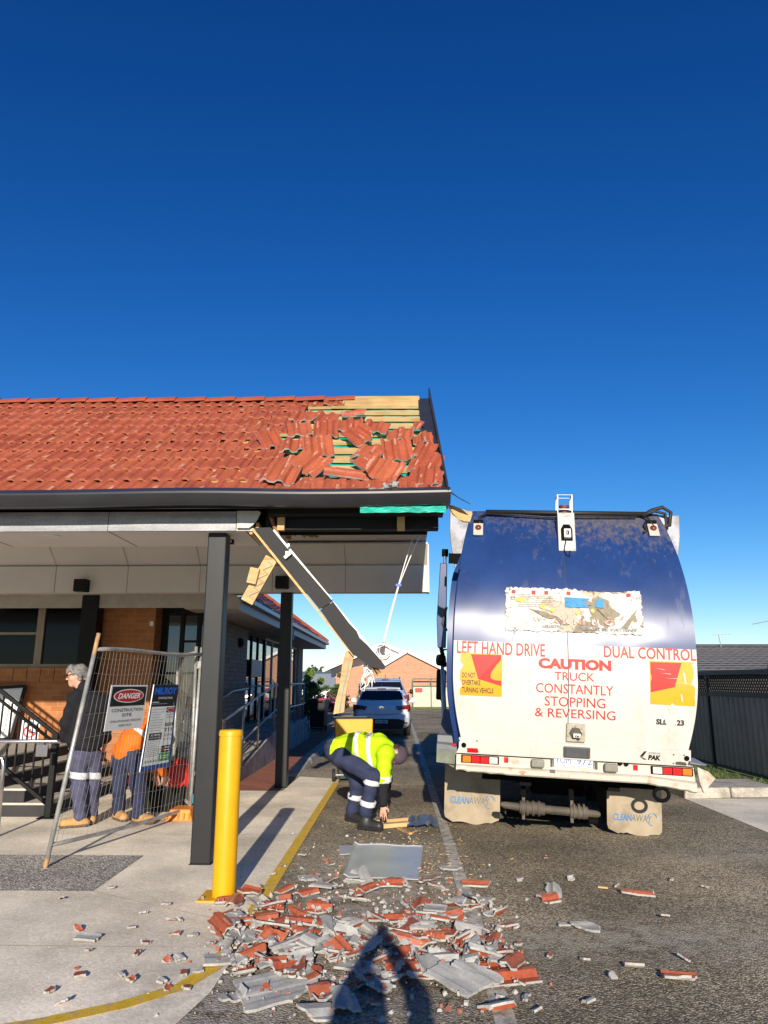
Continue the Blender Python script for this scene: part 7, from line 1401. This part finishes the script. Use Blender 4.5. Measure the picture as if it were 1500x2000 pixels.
mb.grid(rows); mb.grid([[p-V((0, 0, .004)) for p in r] for r in rows], flip=True); solo('metal_flashing', mb, mat('crumpled_flashing', (.13, .16, .22), rough=.4, metal=.3, var=.2, vs=9), 'crumpled blue-grey flashing lying beside the timber offcut', 'flashing')
mb = MB(); mb.bar(gz(1168, 1732, .012), gz(1187, 1734, .012), .022, .012); solo('timber_offcut', mb, timber, 'tiny pale wood chip alone on the open asphalt', 'timber')

# ------------------------------------------------------------------ the fascia beam hanging from the porch
DY = 6.86
fbm = thing('hanging_beam', at(620, 1170, DY), 'broken charcoal fascia beam hanging diagonally from the torn porch corner', 'beam')
top = [(513, 1029), (537, 1035), (560, 1066), (598, 1115), (648, 1172)]; low = [(750, 1305), (743, 1308), (718, 1290), (700, 1262)]
def hb2(pts, Y): return [at(x, y, Y) for x, y in pts]
cface = mat('beam_face', (.014, .014, .015), rough=.62, spec=.3, var=.12, vs=3, dirt=((.06, .055, .05), 5, .62, .8))
mb = MB(); mb.prism(hb2([(495, 1031), (528, 1030), (562, 1072), (650, 1174), (624, 1190), (550, 1098)], DY), (0, .012, 0)); mb.prism(hb2([(625, 1191.5), (651, 1175.5), (681, 1216), (697, 1233), (702, 1246), (716, 1258), (741, 1286), (752, 1300), (752, 1306), (746, 1308), (722, 1302), (690, 1278), (655, 1232)], DY), (0, .012, 0))
part('face_board', mb, cface, fbm)
mb = MB()
a, b = at(494, 1034, DY+.05), at(692, 1281, DY+.05); mb.bar(a, b, .022, .05, 0, up=(0, -1, 0)); a, b = at(535, 1036, DY+.055), at(748, 1301, DY+.055)
mb.bar(a, at(648, 1172, DY+.055), .02, .05, 1, up=(0, -1, 0)); mb.bar(at(650, 1176, DY+.055), at(742, 1288, DY+.055), .02, .05, 1, up=(0, -1, 0)); mb.prism(hb2([(505, 1038), (528, 1036), (735, 1290), (712, 1290)], DY+.035), (0, .03, 0)); part('beam_timber', mb, [timber, white_board], fbm)
mb = MB()
for k in range(10):
    a = at(725+rnd.uniform(-6, 10), 1300+rnd.uniform(-4, 2), DY+.04); b = at(735+k*1.5+rnd.uniform(-4, 4), 1316+rnd.uniform(-4, 8), DY+.04); mb.bar(a, b, .018, .010)
part('splintered_end', mb, ply, fbm)
mb = MB(); a = at(562, 1080, DY-.02); mb.box((a.x-.02, DY-.03, a.z-.035), (a.x+.02, DY-.001, a.z+.015)); mb.bar(at(556, 1090, DY-.025), at(568, 1080, DY-.03), .03, .03); mb.bar(at(563, 1068, DY-.02), at(564, 1062, DY-.02), .015, .02); part('bracket', mb, galv, fbm)
mb = MB(); mb.bar(at(531, 1090, DY+.10), at(482, 1176, DY+.10), .125, .035, 0, up=(0, -1, 0)); mb.bar(at(499, 1110, DY+.06), at(491, 1140, DY+.06), .09, .06, 0, up=(0, -1, 0)); part('nailed_batten', mb, timber, fbm, bevel=.002)
mb = MB(); rr = random.Random(5); pts = [at(529-(k*4.6)+(8 if k % 2 else -6), 1096+k*8.4, DY+.075) for k in range(10)]; mb.tube(pts, .005, 5); mb.tube([at(480, 1158, DY+.08), at(484, 1166, DY+.08)], .004, 4); part('glue_bead', mb, mat('glue_grey', (.36, .38, .36), rough=.5), fbm)
mb = MB(); mb.prism(hb2([(675, 1272), (693, 1272), (689, 1292), (684, 1315), (676, 1350), (672, 1391), (651, 1395), (655, 1370), (663, 1340), (668, 1300)], DY+.08), (0, .03, 0)); o = part('hanging_plank', mb, timber, fbm); mb = MB(); mb.tube([at(683, 1280, DY+.072), at(679, 1310, DY+.072), at(670, 1345, DY+.072), at(663, 1390, DY+.072)], .007, 5); part('glue_bead', mb, MATS['glue_grey'], o)
mb = MB(); mb.tube([at(529, 1008, DY+.1), at(533, 1022, DY+.1), at(541, 1040, DY+.09), at(549, 1056, DY+.06)], [.02, .02, .018, .012], 6); part('copper_strap', mb, mat('copper_brown', (.30, .12, .06), rough=.6), fbm)
tp_ = MB(); tp_.prism(hb2([(876, 986), (884, 987), (923, 1002), (918, 1019), (905, 1018), (884, 1002)], 6.75), (0, .05, 0)); tp_.prism(hb2([(874, 984), (838, 989), (838, 993), (876, 992)], 6.72), (0, .05, 0)); part('broken_rafter_end', tp_, timber, bld)
tp2 = MB(); tp2.prism(hb2([(881, 988), (888, 990), (905, 1017), (896, 1014), (885, 1003)], 6.745), (0, .004, 0)); part('dark_split', tp2, ply, bld)
# cables
cabw = mat('cable_white', (.72, .71, .68), rough=.5); 
cb_ = thing('power_cables', at(740, 1250, 7.1), 'two white cables hanging from the porch, held by a blue tie above a tangle', 'cables')
mb = MB(); tie = at(778, 1143, 7.25); mb.tube([at(812, 1034, 7.6), at(803, 1060, 7.5), tie], .006, 6); mb.tube([at(826, 1034, 7.6), at(812, 1062, 7.5), tie+V((.006, 0, 0))], .006, 6); mb.tube([tie, at(763, 1195, 7.2), at(747, 1260, 7.1)], .006, 6); mb.tube([tie+V((.008, 0, 0)), at(765, 1195, 7.19), at(750, 1258, 7.1)], .006, 6); part('cable', mb, cabw, cb_, smooth=True)
mb = MB(); mb.box((tie.x-.025, tie.y-.015, tie.z-.012), (tie.x+.03, tie.y+.015, tie.z+.012)); e_ = at(747, 1257, 7.09); mb.box((e_.x-.012, e_.y-.02, e_.z-.01), (e_.x+.012, e_.y+.01, e_.z+.01)); part('cable_tie', mb, mat('tie_blue', (.02, .10, .45), rough=.5), cb_)
rr = random.Random(31); mb = MB()
for k in range(7):
    c = at(748+rr.uniform(-4, 6), 1272+rr.uniform(-3, 6), 7.0+rr.uniform(-.05, .08)); ra, rb_ = rr.uniform(.04, .10), rr.uniform(.05, .11); ph = rr.random()*6; mb.tube([c+V((ra*math.cos(t_+ph), rr.uniform(-.01, .01)+.04*math.sin(t_), rb_*math.sin(t_+ph))) for t_ in np.linspace(0, 5.0, 14)], .0055, 5)
for k in range(16):
    a = at(rr.uniform(705, 735), rr.uniform(1275, 1292), DY+.07+rr.uniform(0, .1)); b = at(rr.uniform(702, 735), rr.uniform(1318, 1345), DY+.08+rr.uniform(-.03, .1)); m = (a+b)/2+V((rr.uniform(-.08, .06), rr.uniform(-.03, .03), -rr.uniform(0, .08))); mb.tube([a.lerp(b, t_)*(1-2*t_*(1-t_))+m*2*t_*(1-t_) for t_ in np.linspace(0, 1, 8)], .0055, 5)
mb.tube([at(706, 1322, 6.97), at(714, 1336, 6.97), at(711, 1350, 6.97), at(703, 1345, 6.97)], .006, 5); mb.tube([at(725, 1322, 6.97), at(718, 1338, 6.97), at(704, 1347, 6.97)], .006, 5); part('cable_tangle', mb, cabw, cb_, smooth=True)
